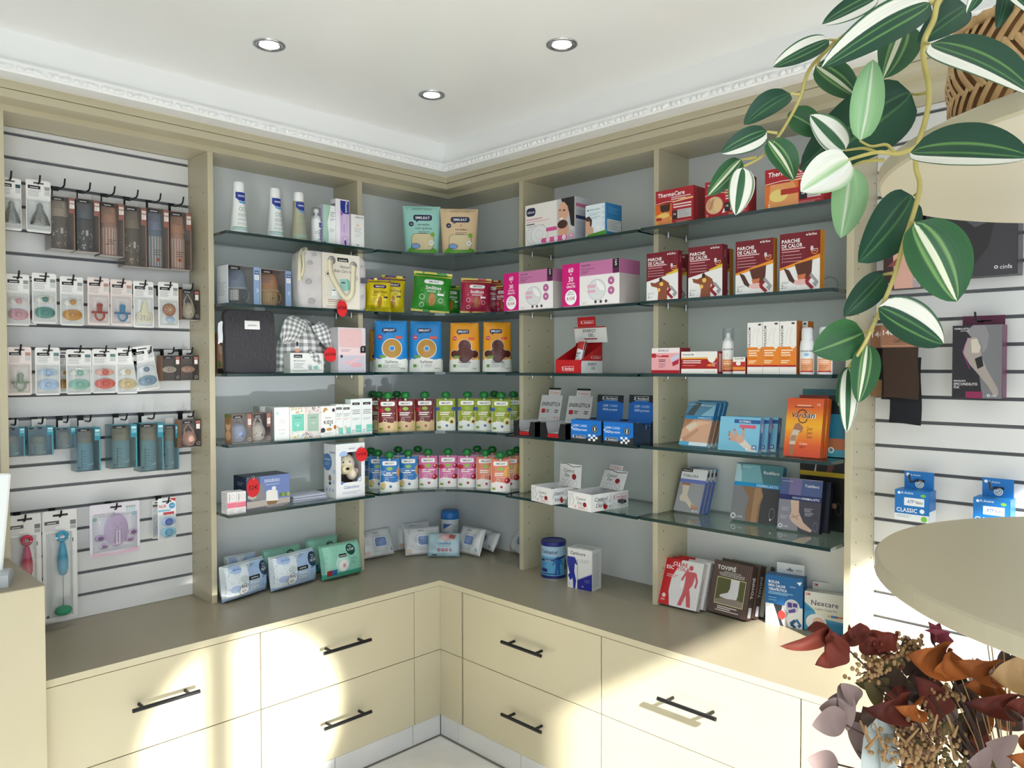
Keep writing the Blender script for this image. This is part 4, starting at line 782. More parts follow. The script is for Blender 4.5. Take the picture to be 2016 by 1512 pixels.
def snack(col, top, name, dark, lab='FFFFFF', logo_bg='FFFFFF', logo_fg='2A5A2A'):
    def f(P):
        P.rect(0, 0, 1, 1, col); P.rect(0, .88, 1, 1, top); P.rect(0, 0, 1, .06, top if top != '5A1E73' else 'E2C814'); P.rrect(.28, .70, .80, .80, .06, logo_bg); P.text('SMILEAT', .54, .725, .048, logo_fg, 'c', 1, .0, mw=.46); P.text('Smilitos', .54, .56, .085, lab, 'c', .8, mw=.66); P.lines(.22, .52, .86, 2, .028, lab); P.ell(.52, .30, .085, .15, dark); P.ell(.52, .38, .08, .09, dark); P.ring(.25, .36, .07, None, lab, .85); P.ring(.76, .30, .06, None, lab, .85); P.ring(.26, .17, .06, None, lab, .85); P.rrect(.66, .42, .84, .47, .02, lab)
    return f
YEL = snack('E4CB1E', '5A1E73', 'y', 'B9822E', '3A2030', '4A1A5A', 'FFFFFF'); GRN = snack('2F8F2C', 'D9CF5A', 'g', 'B9782E'); RED = snack('B02A4C', 'D9C25A', 'r', 'A8602E')
Z = ZT[1]+.001
def bag(label, px, wpx, yt, yb, k, design, body, seed, yaw=0, roll=0, tilt=0):
    q = corner_pt(px, k, Z); dd = (q-CAM).dot(FW); w = wpx*dd/F; h = (yb-yt)*dd/F*.98
    softpack('snack_bag', label, q, facing(q)+rad(yaw), w, h, .06, 'pillow', design, body, group='puffed snack bags', cat='snack bag', seed=seed, wr=.0022, roll=roll, tilt=tilt, rough=.22)
bag('yellow snack bag with purple top, half hidden by the gift bag', 745, 52, 541, 612, .70, YEL, 'E4CB1E', 3, 12)
bag('yellow snack bag with purple top, nearest the green bags', 772, 48, 533, 610, .60, YEL, 'E4CB1E', 4, 0, 3)
bag('front green snack bag on the corner shelf', 847, 76, 537, 617, .66, GRN, '2F8F2C', 5, 0, 5)
bag('green snack bag tucked behind the front one', 884, 48, 556, 616, .52, GRN, '1F6A22', 6, 20, 0)
bag('front dark pink snack bag on the corner shelf', 936, 60, 545, 615, .66, RED, 'B02A4C', 7, 0, 2)
bag('dark pink snack bag tucked behind the front one', 964, 44, 545, 614, .54, RED, '9A2444', 8, -15, 4)
bag('dark pink snack bag at the right end of the corner shelf', 992, 34, 556, 614, .62, RED, 'B02A4C', 9, -25)
def cookie(col, kind):
    def f(P):
        P.rect(0, .24, 1, 1, col); P.poly([(0, 0), (1, 0), (1, .27), (.75, .24), (.4, .30), (.15, .25), (0, .29)], 'ECECE6'); P.rrect(.22, .775, .66, .86, .05, '16235A'); P.poly([(.3, .79), (.42, .79), (.28, .74)], '16235A'); P.text('SMILEAT', .44, .80, .040, 'FFFFFF', 'c', 1.1, mw=.36)
        if kind == 0: P.ell(.52, .46, .305, None, 'F2F2EE', 30); P.ell(.52, .46, .285, None, 'B98A35', 30); P.ell(.52, .46, .085, None, 'F2F2EE', 18); P.ell(.52, .46, .07, None, col, 18)
        else:
            for cx, cy, r in ((.5, .52, .22), (.17, .36, .13), (.83, .36, .13), (.42, .36, .2), (.6, .36, .2), (.5, .3, .2)): P.ell(cx, cy, r+.014, None, 'EFEFEA', 18)
            for cx, cy, r in ((.5, .52, .22), (.17, .36, .13), (.83, .36, .13), (.42, .36, .2), (.6, .36, .2), (.5, .3, .2)): P.ell(cx, cy, r, None, '55221C', 18)
            for cx, cy in ((.45, .5), (.58, .42), (.4, .33), (.6, .3), (.5, .58)): P.ell(cx, cy, .035, None, '6B3128', 10)
        P.ell(.16, .68, .075, None, 'C8385A', 14); P.text('+8m', .16, .67, .025, 'FFFFFF', 'c', .3); P.rrect(.62, .65, .84, .70, .02, 'E2573C'); P.rrect(.14, .275, .34, .325, .03, '6FA03C'); P.text('Galletas', .5, .175, .052, '20242A', 'c', .5, mw=.48); P.lines(.25, .145, .78, 3, .025, '6A6E70'); P.rect(.12, .09, .22, .15, '5E9A4A'); P.rect(.75, .05, .9, .08, 'C9C9C4')
    return f
Z = ZT[2]+.001
def cookiebag(label, px, wpx, yt, k, kind, col, back, seed, yaw=0):
    q = corner_pt(px, k, Z); dd = (q-CAM).dot(FW); w = wpx*.93*dd/F; h = (732-yt)*dd/F
    softpack('biscuit_bag', label, q, facing(q)+rad(yaw), w, h, .062, 'stand', cookie(col, kind), back, back, group='biscuit bags', cat='biscuit bag', seed=seed, wr=.0012, taper=-.10, rough=.3)
cookiebag('orange-sided biscuit bag peeking out behind the left blue bag', 745, 40, 650, .50, 1, 'F0A21E', '6B3414', 1, 30)
cookiebag('blue biscuit bag picturing a ring biscuit, left one', 770, 70, 632, .66, 0, '1F86D0', '1F86D0', 2, 4)
cookiebag('blue biscuit bag picturing a ring biscuit, right one', 839, 68, 633, .64, 0, '1F86D0', '1F86D0', 3)
cookiebag('orange biscuit bag picturing chocolate pieces, left one', 915, 62, 636, .64, 1, 'F0A21E', '5A2A12', 4)
cookiebag('orange biscuit bag picturing chocolate pieces, right one', 979, 60, 635, .64, 1, 'F0A21E', '5A2A12', 5, 6)
# squeeze pouches
def squeeze(kind):
    c1, c2, ac = {'maroon': ('6E1A20', 'D9BE8C', 'B02030'), 'olive': ('93A01E', 'E9EBE4', '3A5FA0'), 'blue': ('1F72B8', 'E6E8E4', '2A4F8A'), 'pink': ('CF6BA0', 'E9E6E4', 'A81828'), 'peach': ('DB7C62', 'E9E3E0', 'A81828')}[kind]
    def f(P):
        P.rect(0, 0, 1, 1, c2); P.poly([(0, .26), (.3, .32), (.7, .27), (1, .31), (1, 1), (0, 1)], c1); P.rrect(.14, .80, .86, .93, .06, 'F4F4F0'); P.text('SMILEAT', .5, .835, .055, '3A3A3A', 'c', .9, mw=.6); P.ell(.5, .70, .15, .055, '8DBB3C'); P.lines(.2, .55, .85, 2, .06, 'F0EAE0', .55); P.lines(.25, .43, .75, 1, .03, 'F0EAE0'); P.ring(.36, .34, .09, None, 'F0EAE0', .8); P.rect(.08, .06, .25, .13, '7FA03A'); P.ell(.55, .15, .07, None, ac, 12)
        if kind == 'olive': P.ell(.80, .30, .17, .12, 'E6E2A8'); P.ell(.80, .27, .08, .05, '7A4A20'); P.ell(.08, .68, .12, .06, ac); P.ell(.92, .68, .12, .06, ac)
        elif kind in ('pink', 'peach'):
            P.ell(.84, .34, .15, .085, 'A81828'); P.ell(.80, .36, .04, None, 'F0D9D9', 8)
            if kind == 'pink': P.ell(.15, .66, .17, .07, 'B01830'); P.ell(.88, .68, .13, .07, 'B01830'); P.ell(.85, .7, .04, None, 'F0D9D9', 8)
            else: P.poly([(.6, .5), (.95, .45), (.95, .8), (.75, .75)], 'E3A850')
        elif kind == 'maroon': P.ell(.14, .66, .15, .07, ac); P.ell(.85, .28, .06, .05, 'D9BE8C')
        else: P.ell(.2, .18, .12, .10, 'D9BE7A'); P.ell(.93, .58, .08, .14, 'C98A5A'); P.lines(.06, .62, .3, 3, .05, 'D5E3F0')
    return f, c1, c2
CAPG = mat('1E7A35', .35); SPOUT = mat('C9D8C4', .3)
protos = {}
def squeeze_pouch(kind, label, px, k, Z, dx=0, yaw=0):
    q = corner_pt(px, k, Z); rot = facing(q)+rad(yaw); grp = {'maroon': 'maroon fruit pouches', 'olive': 'olive avocado pouches', 'blue': 'blue fruit pouches', 'pink': 'pink fruit pouches', 'peach': 'peach fruit pouches'}[kind]
    if kind not in protos:
        f, c1, c2 = squeeze(kind); o = softpack('squeeze_pouch', label, q, rot, .078, .128, .034, 'stand', f, c2, group=grp, cat='fruit pouch', seed=len(protos), wr=.0007, taper=-.04)
        m = MB(); m.lathe([(.0055, .122), (.0055, .136)], SPOUT, 12); m.build('spout', o)
        m = MB(); m.lathe([(.0135, .134), (.0185, .137), (.0192, .143), (.0170, .150), (.0150, .154), (.0080, .157)], CAPG, 14); m.lathe([(.0108, .130), (.0110, .1345)], CAPG, 12); m.build('screw_cap', o)
        protos[kind] = o
    else: o = copy_tree(protos[kind], q, (0, 0, rot)); o['label'] = label
    return o
Z = ZT[3]+.001
for px, k, lb in ((734, .50, 'maroon fruit pouch hidden at the far left of the row'), (745, .62, 'maroon fruit pouch second from the left, set back'), (763, .76, 'maroon fruit pouch standing furthest forward on the left'), (781, .55, 'maroon fruit pouch behind the two front left ones'), (798, .70, 'maroon fruit pouch just left of the lone one'), (836, .66, 'maroon fruit pouch standing alone beside the olive ones')):
    squeeze_pouch('maroon', lb, px, k, Z)
for px, k, lb in ((877.5, .66, 'olive avocado pouch nearest the maroon ones'), (920, .64, 'olive avocado pouch second from the left'), (953, .66, 'olive avocado pouch third from the left'), (973, .52, 'olive avocado pouch set back between two front ones'), (986.5, .74, 'olive avocado pouch standing furthest forward'), (1011, .60, 'olive avocado pouch at the right end of the row')):
    squeeze_pouch('olive', lb, px, k, Z)
Z = ZT[4]+.001
for kind, px, k, lb in (('blue', 729, .56, 'blue fruit pouch at the far left beside the toy box'), ('blue', 743, .68, 'blue fruit pouch second from the left'), ('blue', 766, .78, 'blue fruit pouch standing furthest forward'), ('blue', 783, .50, 'blue fruit pouch set back in the middle'), ('blue', 803, .68, 'blue fruit pouch nearest the pink ones'),
                        ('pink', 822, .48, 'pink fruit pouch set back on the left'), ('pink', 842, .64, 'pink fruit pouch on the left of the front row'), ('pink', 881.5, .62, 'pink fruit pouch in the middle of the shelf'), ('pink', 919, .64, 'pink fruit pouch next to the peach ones'), ('pink', 939, .46, 'pink fruit pouch set back behind the peach ones'),
                        ('peach', 955.5, .68, 'peach fruit pouch nearest the pink ones'), ('peach', 969, .50, 'peach fruit pouch set back on the left'), ('peach', 985, .80, 'peach fruit pouch standing furthest forward'), ('peach', 1004, .68, 'peach fruit pouch second from the right'), ('peach', 1018, .52, 'peach fruit pouch at the right end, half hidden')):
    squeeze_pouch(kind, lb, px, k, Z)
# ---- wipes in the corner of the worktop
def wipes(P):
    P.rect(0, 0, 1, 1, 'E4E5E6'); P.text('lidiana', .45, .84, .06, '5A5E62', 'c', .2, mw=.22); P.rrect(.28, .26, .80, .74, .09, 'C9CDD8'); P.rrect(.31, .29, .77, .71, .08, 'E2E5EA'); P.rrect(.36, .34, .72, .66, .06, '7F97C6'); P.lines(.42, .55, .66, 2, .09, 'A9BAD9'); P.lines(.3, .2, .8, 2, .04, 'B6BABE'); P.ell(.1, .14, .08, .09, 'E0C4B6'); P.poly([(.86, .3), (.92, .2), (.88, .1), (.84, .18)], '8FB4C6'); P.ring(.12, .82, .03, .07, '6A6E72', .8)
def chelino(P):
    P.rect(0, 0, 1, 1, 'B5CFD8'); P.rect(0, .0, 1, .16, '93B4BE'); P.rect(.14, .04, .3, .10, '4A5A60'); P.poly([(.38, .94), (.62, .97), (.9, .92), (.80, .70), (.5, .66), (.34, .78)], 'D6A9A8'); P.poly([(.7, .95), (.88, .9), (.84, .74), (.66, .78)], 'B5625C'); P.text('chelino', .52, .50, .13, '2A5E9A', 'c', 1.3, mw=.56); P.lines(.34, .43, .7, 1, .05, '4A7AA5')
    for k in range(4): P.ell(.36+.12*k, .28, .05, None, 'B02A50', 14); P.ring(.36+.12*k, .28, .028, None, 'F0D9DF', .6)
def wp(label, xl, yl, xr, yr, h, t, design, tilt, seed, body='DFE1E3'):
    a = un(xl, yl, 2, ZC); b2 = un(xr, yr, 2, ZC); w = (b2-a).length; yaw = atan2(b2.y-a.y, b2.x-a.x); c = (a+b2)/2; n = Vector((-sin(yaw), cos(yaw), 0))
    softpack('wipes_pack', label, (c.x+n.x*t*.45, c.y+n.y*t*.45, ZC+.0006), yaw, w, h, t, 'pillow' if 0 else 'wipe', design, body, group='wipes packs in the corner of the worktop', cat='wipes pack', seed=seed, tilt=tilt, wr=.0026, nu=18, nv=14, rough=.2)
wp('white wipes pack standing against the left upright', 722, 1105, 781, 1094, .115, .045, wipes, 22, 1)
wp('white wipes pack at the back left of the corner', 779, 1073, 842, 1068, .115, .035, wipes, 16, 2)
wp('white wipes pack second from the back left', 786, 1086, 852, 1079, .115, .035, wipes, 16, 3)
wp('white wipes pack in front of the back left pair', 800, 1098, 870, 1092, .115, .04, wipes, 18, 4)
wp('small pale blue wipes pack with red round symbols', 841, 1099, 904, 1099, .098, .03, chelino, 18, 5, 'A9C4CE')
wp('white wipes pack leaning right of the pale blue one', 893, 1090, 938, 1100, .115, .045, wipes, 20, 6)
wp('crumpled white wipes pack second from the right group', 922, 1076, 962, 1092, .085, .05, wipes, 26, 7)
wp('white wipes pack at the back right of the corner', 936, 1066, 990, 1082, .120, .04, wipes, 16, 8)
wp('white wipes pack half hidden by the right upright', 996, 1087, 1040, 1104, .110, .045, wipes, 20, 9)
def canlab(P): P.rect(0, .0, 1, 1, 'E3E4E6'); P.poly([(.18, .88), (.6, .88), (.18, .66)], '4A6DB5'); P.lines(.2, .5, .42, 5, .07, '4A6DB5', .5); P.lines(.58, .8, .86, 9, .07, 'B4B9C4')
q = un(886, 1075, 2, ZC); bottle('wipes_canister', 'white wipes canister with a blue lid in the corner', (q.x, q.y, ZC), facing(q), [('tub', [(.0385, 0), (.0395, .003), (.0395, .125), (.038, .128)], mat('E6E7E9', .35)), ('lid', [(.0405, .126), (.0412, .130), (.0412, .148), (.0385, .162), (.034, .1645)], mat('2A78C4', .35))], [(0, .005, .122, 2.6, canlab)], cat='canister')
# ================================================================== right wall, bay next to the corner
def solve(bl, br, tl, z, wall=None, d=None, w=None):
    if d is None: a = un(bl[0], bl[1], 2, z); b_ = un(br[0], br[1], 2, z)
    else: a = place(wall, bl[0], bl[1], d); b_ = place(wall, br[0], br[1], d); a.z = b_.z = z
    u = (b_-a); u.z = 0; w = w or u.length; u.normalize(); n = Vector((-u.y, u.x, 0)); dr = ray(*tl); t = (a-CAM).dot(u)/dr.dot(u); P = CAM+dr*t
    off = (P-a).dot(n); hz = P.z-z; return a, w, sqrt(off*off+hz*hz), atan2(off, hz), atan2(u.y, u.x)
def leanbox(name, label, bl, br, tl, z, depth, col, front=None, left=None, right=None, top=None, faces=None, wall='R', d=None, group=None, cat='box', shift=(0, 0, 0), tilt=None, h=None, w=None, rough=.4, dup=None):
    a, w, hh, tl_, yaw = solve(bl, br, tl, z, wall, d, w); h = h or hh; tl_ = tl_ if tilt is None else rad(tilt)
    b = MB(); b.cbox(0, 0, 0, w, depth, h, mat(col, rough), min(.0012, w*.03), {k: mat(c, rough) for k, c in (faces or {}).items()}); o = b.build(name)
    u = Vector((cos(yaw), sin(yaw), 0)); n = Vector((-sin(yaw), cos(yaw), 0)); p = a+u*shift[0]+n*shift[1]+Vector((0, 0, shift[2]+depth*sin(max(tl_, 0))))
    o.location = p; o.rotation_euler = (-tl_, 0, yaw); tag(o, label, cat, group)
    for nm, fn in (('front', front), ('left', left), ('right', right), ('top', top)):
        if fn:
            fw_, fh_ = {'front': (w, h), 'left': (depth, h), 'right': (depth, h), 'top': (w, depth)}[nm]
            P = Print(face_fn(nm, w, h, depth), fw_, fh_, rough=rough); P.rect(.004, .004, .996, .996, (faces or {}).get(nm, col)); fn(P); P.build('printed_'+nm, o)
    return o
ZR = [z-.002+.005 for z in ZS]
# ---- top: breast pads
def f_chicco(P):
    P.rrect(.03, .72, .22, .92, .05, '20204A'); P.text('chicco', .125, .79, .06, 'FFFFFF', 'c', .7, mw=.15); P.lines(.03, .63, .36, 1, .05, 'E089A8', .5); P.lines(.03, .57, .5, 1, .04, 'E7A5BB', .4); P.lines(.03, .51, .2, 1, .05, '3A3A3E', .5); P.lines(.03, .47, .4, 1, .03, '9A9A9C')
    P.poly([(.66, 0), (1, 0), (1, 1), (.66, 1)], 'C9C6C6'); P.poly([(.74, 1), (1, 1), (1, .3), (.93, .35), (.90, .65), (.84, .85), (.76, .92)], '221A1C'); P.poly([(.72, .88), (.80, .92), (.87, .80), (.90, .62), (.84, .50), (.76, .46), (.70, .52), (.69, .62), (.68, .68)], 'DFAE92'); P.poly([(.71, .55), (.77, .56), (.79, .52), (.73, .50)], 'F4ECE6'); P.ell(.80, .72, .025, .02, '2A1E1E'); P.ell(.72, .74, .02, .015, '2A1E1E')
    P.ell(.79, .27, .105, .20, 'DCA58A'); P.ell(.77, .40, .10, .10, '4A3026'); P.poly([(.68, 0), (1, 0), (1, .2), (.9, .26), (.84, .10), (.7, .14)], 'BFB8BA'); P.ell(.20, .25, .18, .24, 'C2C4C8'); P.ell(.20, .25, .17, .225, 'E6E6E8'); P.ell(.30, .25, .18, .24, 'BFC2C6'); P.ell(.30, .25, .17, .225, 'EBEBED'); P.ring(.30, .25, .08, .11, 'D2D4D8', .9)
    P.rrect(.44, .29, .66, .38, .02, 'D9569A'); P.rrect(.34, .03, .86, .145, .035, 'D9569A'); P.rrect(.88, .06, .985, .16, .03, 'D98AB4'); P.text('60', .935, .09, .05, 'FFFFFF', 'c', .5)
    for k in range(3): P.ell(.48+.16*k, .09, .04, None, 'F4E2EC', 12)
carton('breast_pad_box', 'white breast pad box with mother and baby photo', 'R', 1034, 1131, 485, 396, .262, ZR[0], .088, 'EFEBE6', f_chicco, right=lambda P: (P.rect(0, 0, 1, 1, 'C9C9CE'), P.rrect(.08, .78, .92, .86, .02, 'C0648C'), P.rrect(.08, .50, .92, .58, .02, '23285A'), P.lines(.1, .7, .8, 4, .035, '9A9AA4'), P.lines(.1, .42, .8, 8, .04, 'A5A5AE')), h=None)
def f_blu(P):
    P.rect(0, 0, .93, 1, 'E2EEF4'); P.rect(.93, 0, 1, 1, '2A78B8'); P.ell(.12, .84, .035, None, '2A3A5A', 10); P.text('farmaconfort', .20, .82, .06, '4A6A8A', 'l', .3, mw=.5); P.lines(.15, .72, .7, 2, .05, '9AB4C4'); P.lines(.15, .6, .72, 2, .045, '7A98AA'); P.poly([(0, .1), (.4, .06), (.38, .25), (.28, .35), (.32, .5), (.2, .62), (.05, .58), (0, .5)], 'D6A890'); P.poly([(.0, .62), (.18, .66), (.32, .52), (.3, .35), (.22, .32), (.2, .5), (.05, .5), (0, .56)], '4A3028'); P.ell(.6, .25, .1, .07, 'EFF4F6'); P.poly([(0, 0), (1, 0), (1, .16), (.1, .08), (0, .02)], '4F9A34')
    for k in range(4): P.ring(.85, .88-.17*k, .05, None, '8AA0B0', .8)
carton('nursing_pad_box', 'small blue and white nursing pad box on the top shelf', 'R', 1153, 1194, 463, 402, .262, ZR[0], .085, '3A8AC4', f_blu, right=lambda P: (P.rect(.04, .12, .96, .5, 'D5DADC'), P.lines(.1, .44, .9, 6, .05, '8A9094'), P.lines(.1, .85, .8, 4, .05, '6FAAD6')), faces=dict(right='2F80BA', top='3E93CC'))
# ---- second: two pink offer boxes
def f_suav(P):
    P.rect(0, 0, .32, 1, 'D6127C'); P.rect(.32, .68, 1, 1, 'C878A8'); P.rect(.89, .68, 1, 1, '2A1526'); P.rect(.89, .68, 1, .79, '5A1A48'); P.text('S', .945, .85, .09, 'FFFFFF', 'c', .8); P.rect(.925, .965, .965, .975, 'FFFFFF'); P.text('suavinex', .35, .90, .055, '2A1A26', 'l', .4, mw=.18); P.lines(.35, .83, .58, 1, .04, '6A3A58'); P.lines(.35, .785, .5, 3, .028, '3A2234')
    P.text('60', .16, .80, .105, 'FFFFFF', 'c', 1, mw=.16); P.text('+', .16, .72, .07, 'FFFFFF', 'c', 1); P.text('30', .16, .585, .105, 'FFFFFF', 'c', 1, mw=.16); P.text('unidades', .16, .52, .045, 'FFFFFF', 'c', .6, mw=.2); P.text('GRATIS', .16, .435, .055, 'FFFFFF', 'c', .8, mw=.20); P.ell(.16, .21, .105, .18, 'FFFFFF'); P.text('OFERTA', .16, .315, .035, '6A2A50', 'c', .3, mw=.14); P.text('LIMITADA', .16, .265, .035, '6A2A50', 'c', .3, mw=.16); P.text('8,50€', .16, .15, .075, 'A0185E', 'c', .8, mw=.15)
    P.ell(.62, .34, .155, .245, 'BFC3C6'); P.ell(.62, .34, .145, .23, 'E2E4E5'); P.poly([(.60, .58), (.72, .45), (.765, .30), (.68, .31), (.62, .42)], 'F7F7F6'); P.stroke([(.60, .58), (.62, .42), (.68, .31), (.765, .30)], .006, 'C9CCCE'); P.rrect(.46, .39, .60, .46, .01, 'E7B5CC'); P.rrect(.46, .28, .60, .34, .01, 'E7B5CC')
    for y in (.52, .30): P.ell(.865, y, .055, None, 'B8689A', 18); P.ell(.865, y, .015, None, 'F0DCE8', 8)
    for k in range(3): P.ell(.60+.09*k, .065, .022, None, '4A3A44', 10)
    P.lines(.36, .06, .45, 2, .03, 'C0B9BD')
rs = lambda P: (P.rect(0, .68, 1, 1, 'B56C98'), P.rect(0, 0, 1, .68, 'BDB5B4'))
carton('breast_pad_offer_box', 'wide pink and white offer box, left one', 'R', 992, 1105, 612, 517, .300, ZR[1], .10, 'F2EFEE', f_suav, right=rs, h=.142, w=.252, group='pink offer boxes')
carton('breast_pad_offer_box', 'wide pink and white offer box, right one', 'R', 1107, 1237, 604, 505, .296, ZR[1], .115, 'F2EFEE', f_suav, right=rs, h=.149, w=.252, faces=dict(right='C8C0BE'), group='pink offer boxes')
# ---- middle: gel display
def sporty(P, x, y, w, h, bg, fg, frame_=None):
    P.rect(x, y, x+w, y+h, frame_ or fg); P.rect(x+w*.02, y+h*.06, x+w*.98, y+h*.94, bg); P.text('NutriSport', x+w*.55, y+h*.24, h*.5, fg, 'c', 1, .1, mw=w*.78)
    for i in range(3):
        for j in range(2):
            if (i+j) % 2 == 0: P.rect(x-w*.10+w*.05*j, y+h*(.1+.28*i), x-w*.05+w*.05*j, y+h*(.36+.28*i), fg)
def gel_display():
    Z = ZR[2]; a = place('R', 1094, 736, .262); b_ = place('R', 1144, 736, .262); w = abs(b_.y-a.y); D = .120; H = .118
    o = empty('gel_display', (a.x, a.y, Z), (0, 0, rz('R', 0))); tag(o, 'open red and white energy gel counter display', 'display box')
    RD = mat('C0161E', .4); WT = mat('E6E6E4', .4); t = .0008; fh = .048
    m = MB(); m.box(0, 0, 0, w, t, fh, RD); m.build('front_panel', o); m = MB(); m.box(0, 0, 0, w, D, t, WT); m.build('base_panel', o)
    for x, nm in ((0, 'side_panel'), (w-t, 'side_panel')):
        m = MB(); pts = [(0, 0), (D, 0), (D, H), (D*.93, H*.86), (0, fh)]; v = [(x, y, z) for y, z in pts]+[(x+t, y, z) for y, z in pts]; n = 5
        m.add(v, [list(range(n)), list(range(n, 2*n))[::-1]]+[(i, (i+1) % n, n+(i+1) % n, n+i) for i in range(n)], RD); sp = m.build(nm, o)
        if x:
            P = Print(lambda u, vv, off: (w+off, u*D, vv*H), D, H); P.poly([(0, .003), (.995, .003), (.995, .38), (.02, .38), (0, .27)], 'E2E3E4'); P.text('ENERGY', .52, .24, .075, '1E1E20', 'c', .9, .1, mw=.62); P.text('GEL', .56, .12, .075, '1E1E20', 'c', .9, .1); sporty(P, .50, .44, .42, .09, 'C0161E', 'F4D9D9'); P.build('printed_side', sp)
    m = MB(); m.box(0, D-t, 0, w, D, H, RD); m.build('back_panel', o)
    # raised header card
    m = MB(); m.cbox(0, 0, 0, w*1.25, .0012, .058, WT, .0003); hc = m.build('header_card', o); hc.location = (w*.05, D-.016, H-.006); hc.rotation_euler = (rad(8), 0, rad(0))
    P = Print(lambda u, vv, off: (u*w*1.25, -off, vv*.058), w*1.25, .058); P.rect(.004, .004, .996, .996, 'E9E9E7'); P.rect(0, .93, 1, 1, 'B01018'); P.text('ENERGY', .48, .66, .19, '1E1E20', 'c', .9, mw=.62); P.text('GEL', .52, .38, .19, '1E1E20', 'c', .9); P.rect(.3, .2, .7, .28, '9A3A44'); P.build('printed_card', hc)
    m = MB(); m.cbox(0, 0, 0, w*.70, .0012, .036, RD, .0003); tc = m.build('logo_card', o); tc.location = (w*.22, D-.026, H+.052); tc.rotation_euler = (rad(6), 0, 0)
    P = Print(lambda u, vv, off: (u*w*.7, -off, vv*.036), w*.7, .036); P.rect(.004, .004, .996, .996, 'C0161E'); sporty(P, .24, .30, .66, .32, 'C0161E', 'FFFFFF'); P.build('printed_card', tc)
    P = Print(face_fn('front', w, fh, D), w, fh); P.rect(.004, .004, .996, .996, 'C0161E'); sporty(P, .30, .18, .42, .34, 'C0161E', 'FFFFFF'); P.build('printed_front', o)
    for i, (x, y, rr_) in enumerate(((.62, .030, -6), (.45, .050, -12), (.40, .072, -18))):
        g = MB(); gw = .034; gh = .11
        f1 = sheet_fn(gw, gh, .012, 'pillow', i, -1, 0, .0005); f2 = sheet_fn(gw, gh, .012, 'pillow', i+9, 1, 0, .0005); g.grid(lambda u, v: f1(u, v), 10, 12, mat('E9EAEA', .25)); g.grid(lambda u, v: f2(u, v), 10, 12, mat('D0D2D4', .25), flip=True); go = g.build('gel_sachet', o); go.location = (w*x, y, .012); go.rotation_euler = (rad(-14), 0, rad(rr_))
        P = Print(lambda u, v, off: f1(u, v, off), gw, gh, 1); P.poly([(.02, .74), (.98, .66), (.98, .97), (.02, .97)], 'B5302E'); P.text('ENERGY', .5, .52, .06, '26262A', 'c', .8, mw=.8); P.text('GEL', .4, .43, .06, '26262A', 'c', .8); P.lines(.2, .36, .8, 2, .04, '9A9A9C'); P.rect(.02, .02, .98, .14, 'D04A40'); P.build('printed_front', go)
gel_display()
# ---- fourth: bar displays
def bar_tray(label, x0, x1, dy):
    Z = ZR[3]; d = .285; a = place('R', x0, 868, d); b_ = place('R', x1, 868, d); w = abs(b_.y-a.y); D = .175; H = .056
    o = empty('bar_display', (a.x, a.y, Z), (0, 0, rz('R'))); tag(o, label, 'display box', 'black and grey bar displays')
    BK = mat('16161A', .4); GY = mat('CFCED0', .45); t = .0008
    m = MB(); pts = [(0, 0), (w, 0), (w, H), (w*.80, H), (w*.72, H*.34), (w*.30, H*.34), (w*.22, H), (0, H)]; n = len(pts); v = [(x, 0, z) for x, z in pts]+[(x, t, z) for x, z in pts]
    m.add(v, [list(range(n)), list(range(n, 2*n))[::-1]]+[(i, (i+1) % n, n+(i+1) % n, n+i) for i in range(n)], BK); m.build('front_panel', o)
    for x in (0, w-t):
        m = MB(); m.box(x, t, 0, x+t, D, H, GY, {'right': BK if 0 else GY}); m.box(x, .0008, 0, x+t, .03, H, BK); m.build('side_panel', o)
    m = MB(); m.box(0, D-t, 0, w, D, H, GY); m.build('back_panel', o); m = MB(); m.box(0, 0, 0, w, D, t, GY); m.build('base_panel', o)
    P = Print(face_fn('front', w, H, D), w, H); sporty(P, .30, .08, .42, .22, 'C8161E', '3A0A0C', 'C8161E'); P.build('printed_front', o)
    for k in range(4):
        m = MB(); m.cbox(w*.1, .012+k*.038, .002, w*.9, .042+k*.038, .017, mat('C9C7C6', .25), .003); m.build('bar', o)
    ch = .105; m = MB(); m.cbox(0, 0, 0, w*.98, .0015, ch, mat('D6D5D6', .45), .0004); c = m.build('header_card', o); c.location = (w*.01, D-.040, H-.008); c.rotation_euler = (rad(-13), 0, 0)
    P = Print(lambda u, vv, off: (u*w*.98, -off, vv*ch), w*.98, ch); P.rect(.004, .004, .996, .996, 'D2D1D3'); P.text('ENERGÉTICA', .5, .60, .13, '1E1C1E', 'c', 1.2, .25, mw=.86); P.rrect(.10, .32, .28, .48, .04, 'B8222C'); P.lines(.32, .42, .48, 2, .07, '4A484A', .5); P.ring(.58, .40, .06, None, 'B9B4B6', .8); P.lines(.72, .42, .9, 2, .07, '4A484A', .5); P.lines(.06, .1, .4, 1, .03, '8A888A'); P.ell(.76, .16, .05, None, 'D9A9AC', 10); P.ell(.9, .16, .05, None, 'D9A9AC', 10); P.build('printed_card', c)
    m = MB(); m.cbox(0, 0, 0, w*.55, .0015, .030, mat('E2DEDE', .45), .0004, {'top': BK}); c2 = m.build('logo_card', o); c2.location = (w*.30, D-.014, H+ch*.93-.004); c2.rotation_euler = (rad(-13), 0, 0)
    P = Print(lambda u, vv, off: (u*w*.55, -off, vv*.030), w*.55, .030); P.rect(.004, .004, .996, .996, 'E2DEDE'); P.rect(0, .74, 1, 1, '16161A'); sporty(P, .2, .16, .72, .46, 'E9E2E2', 'B8222C'); P.build('printed_card', c2)
bar_tray('black-fronted bar display with grey header card, left one', 1011, 1053, 0)
bar_tray('black-fronted bar display with grey header card, right one', 1064, 1113, 0)
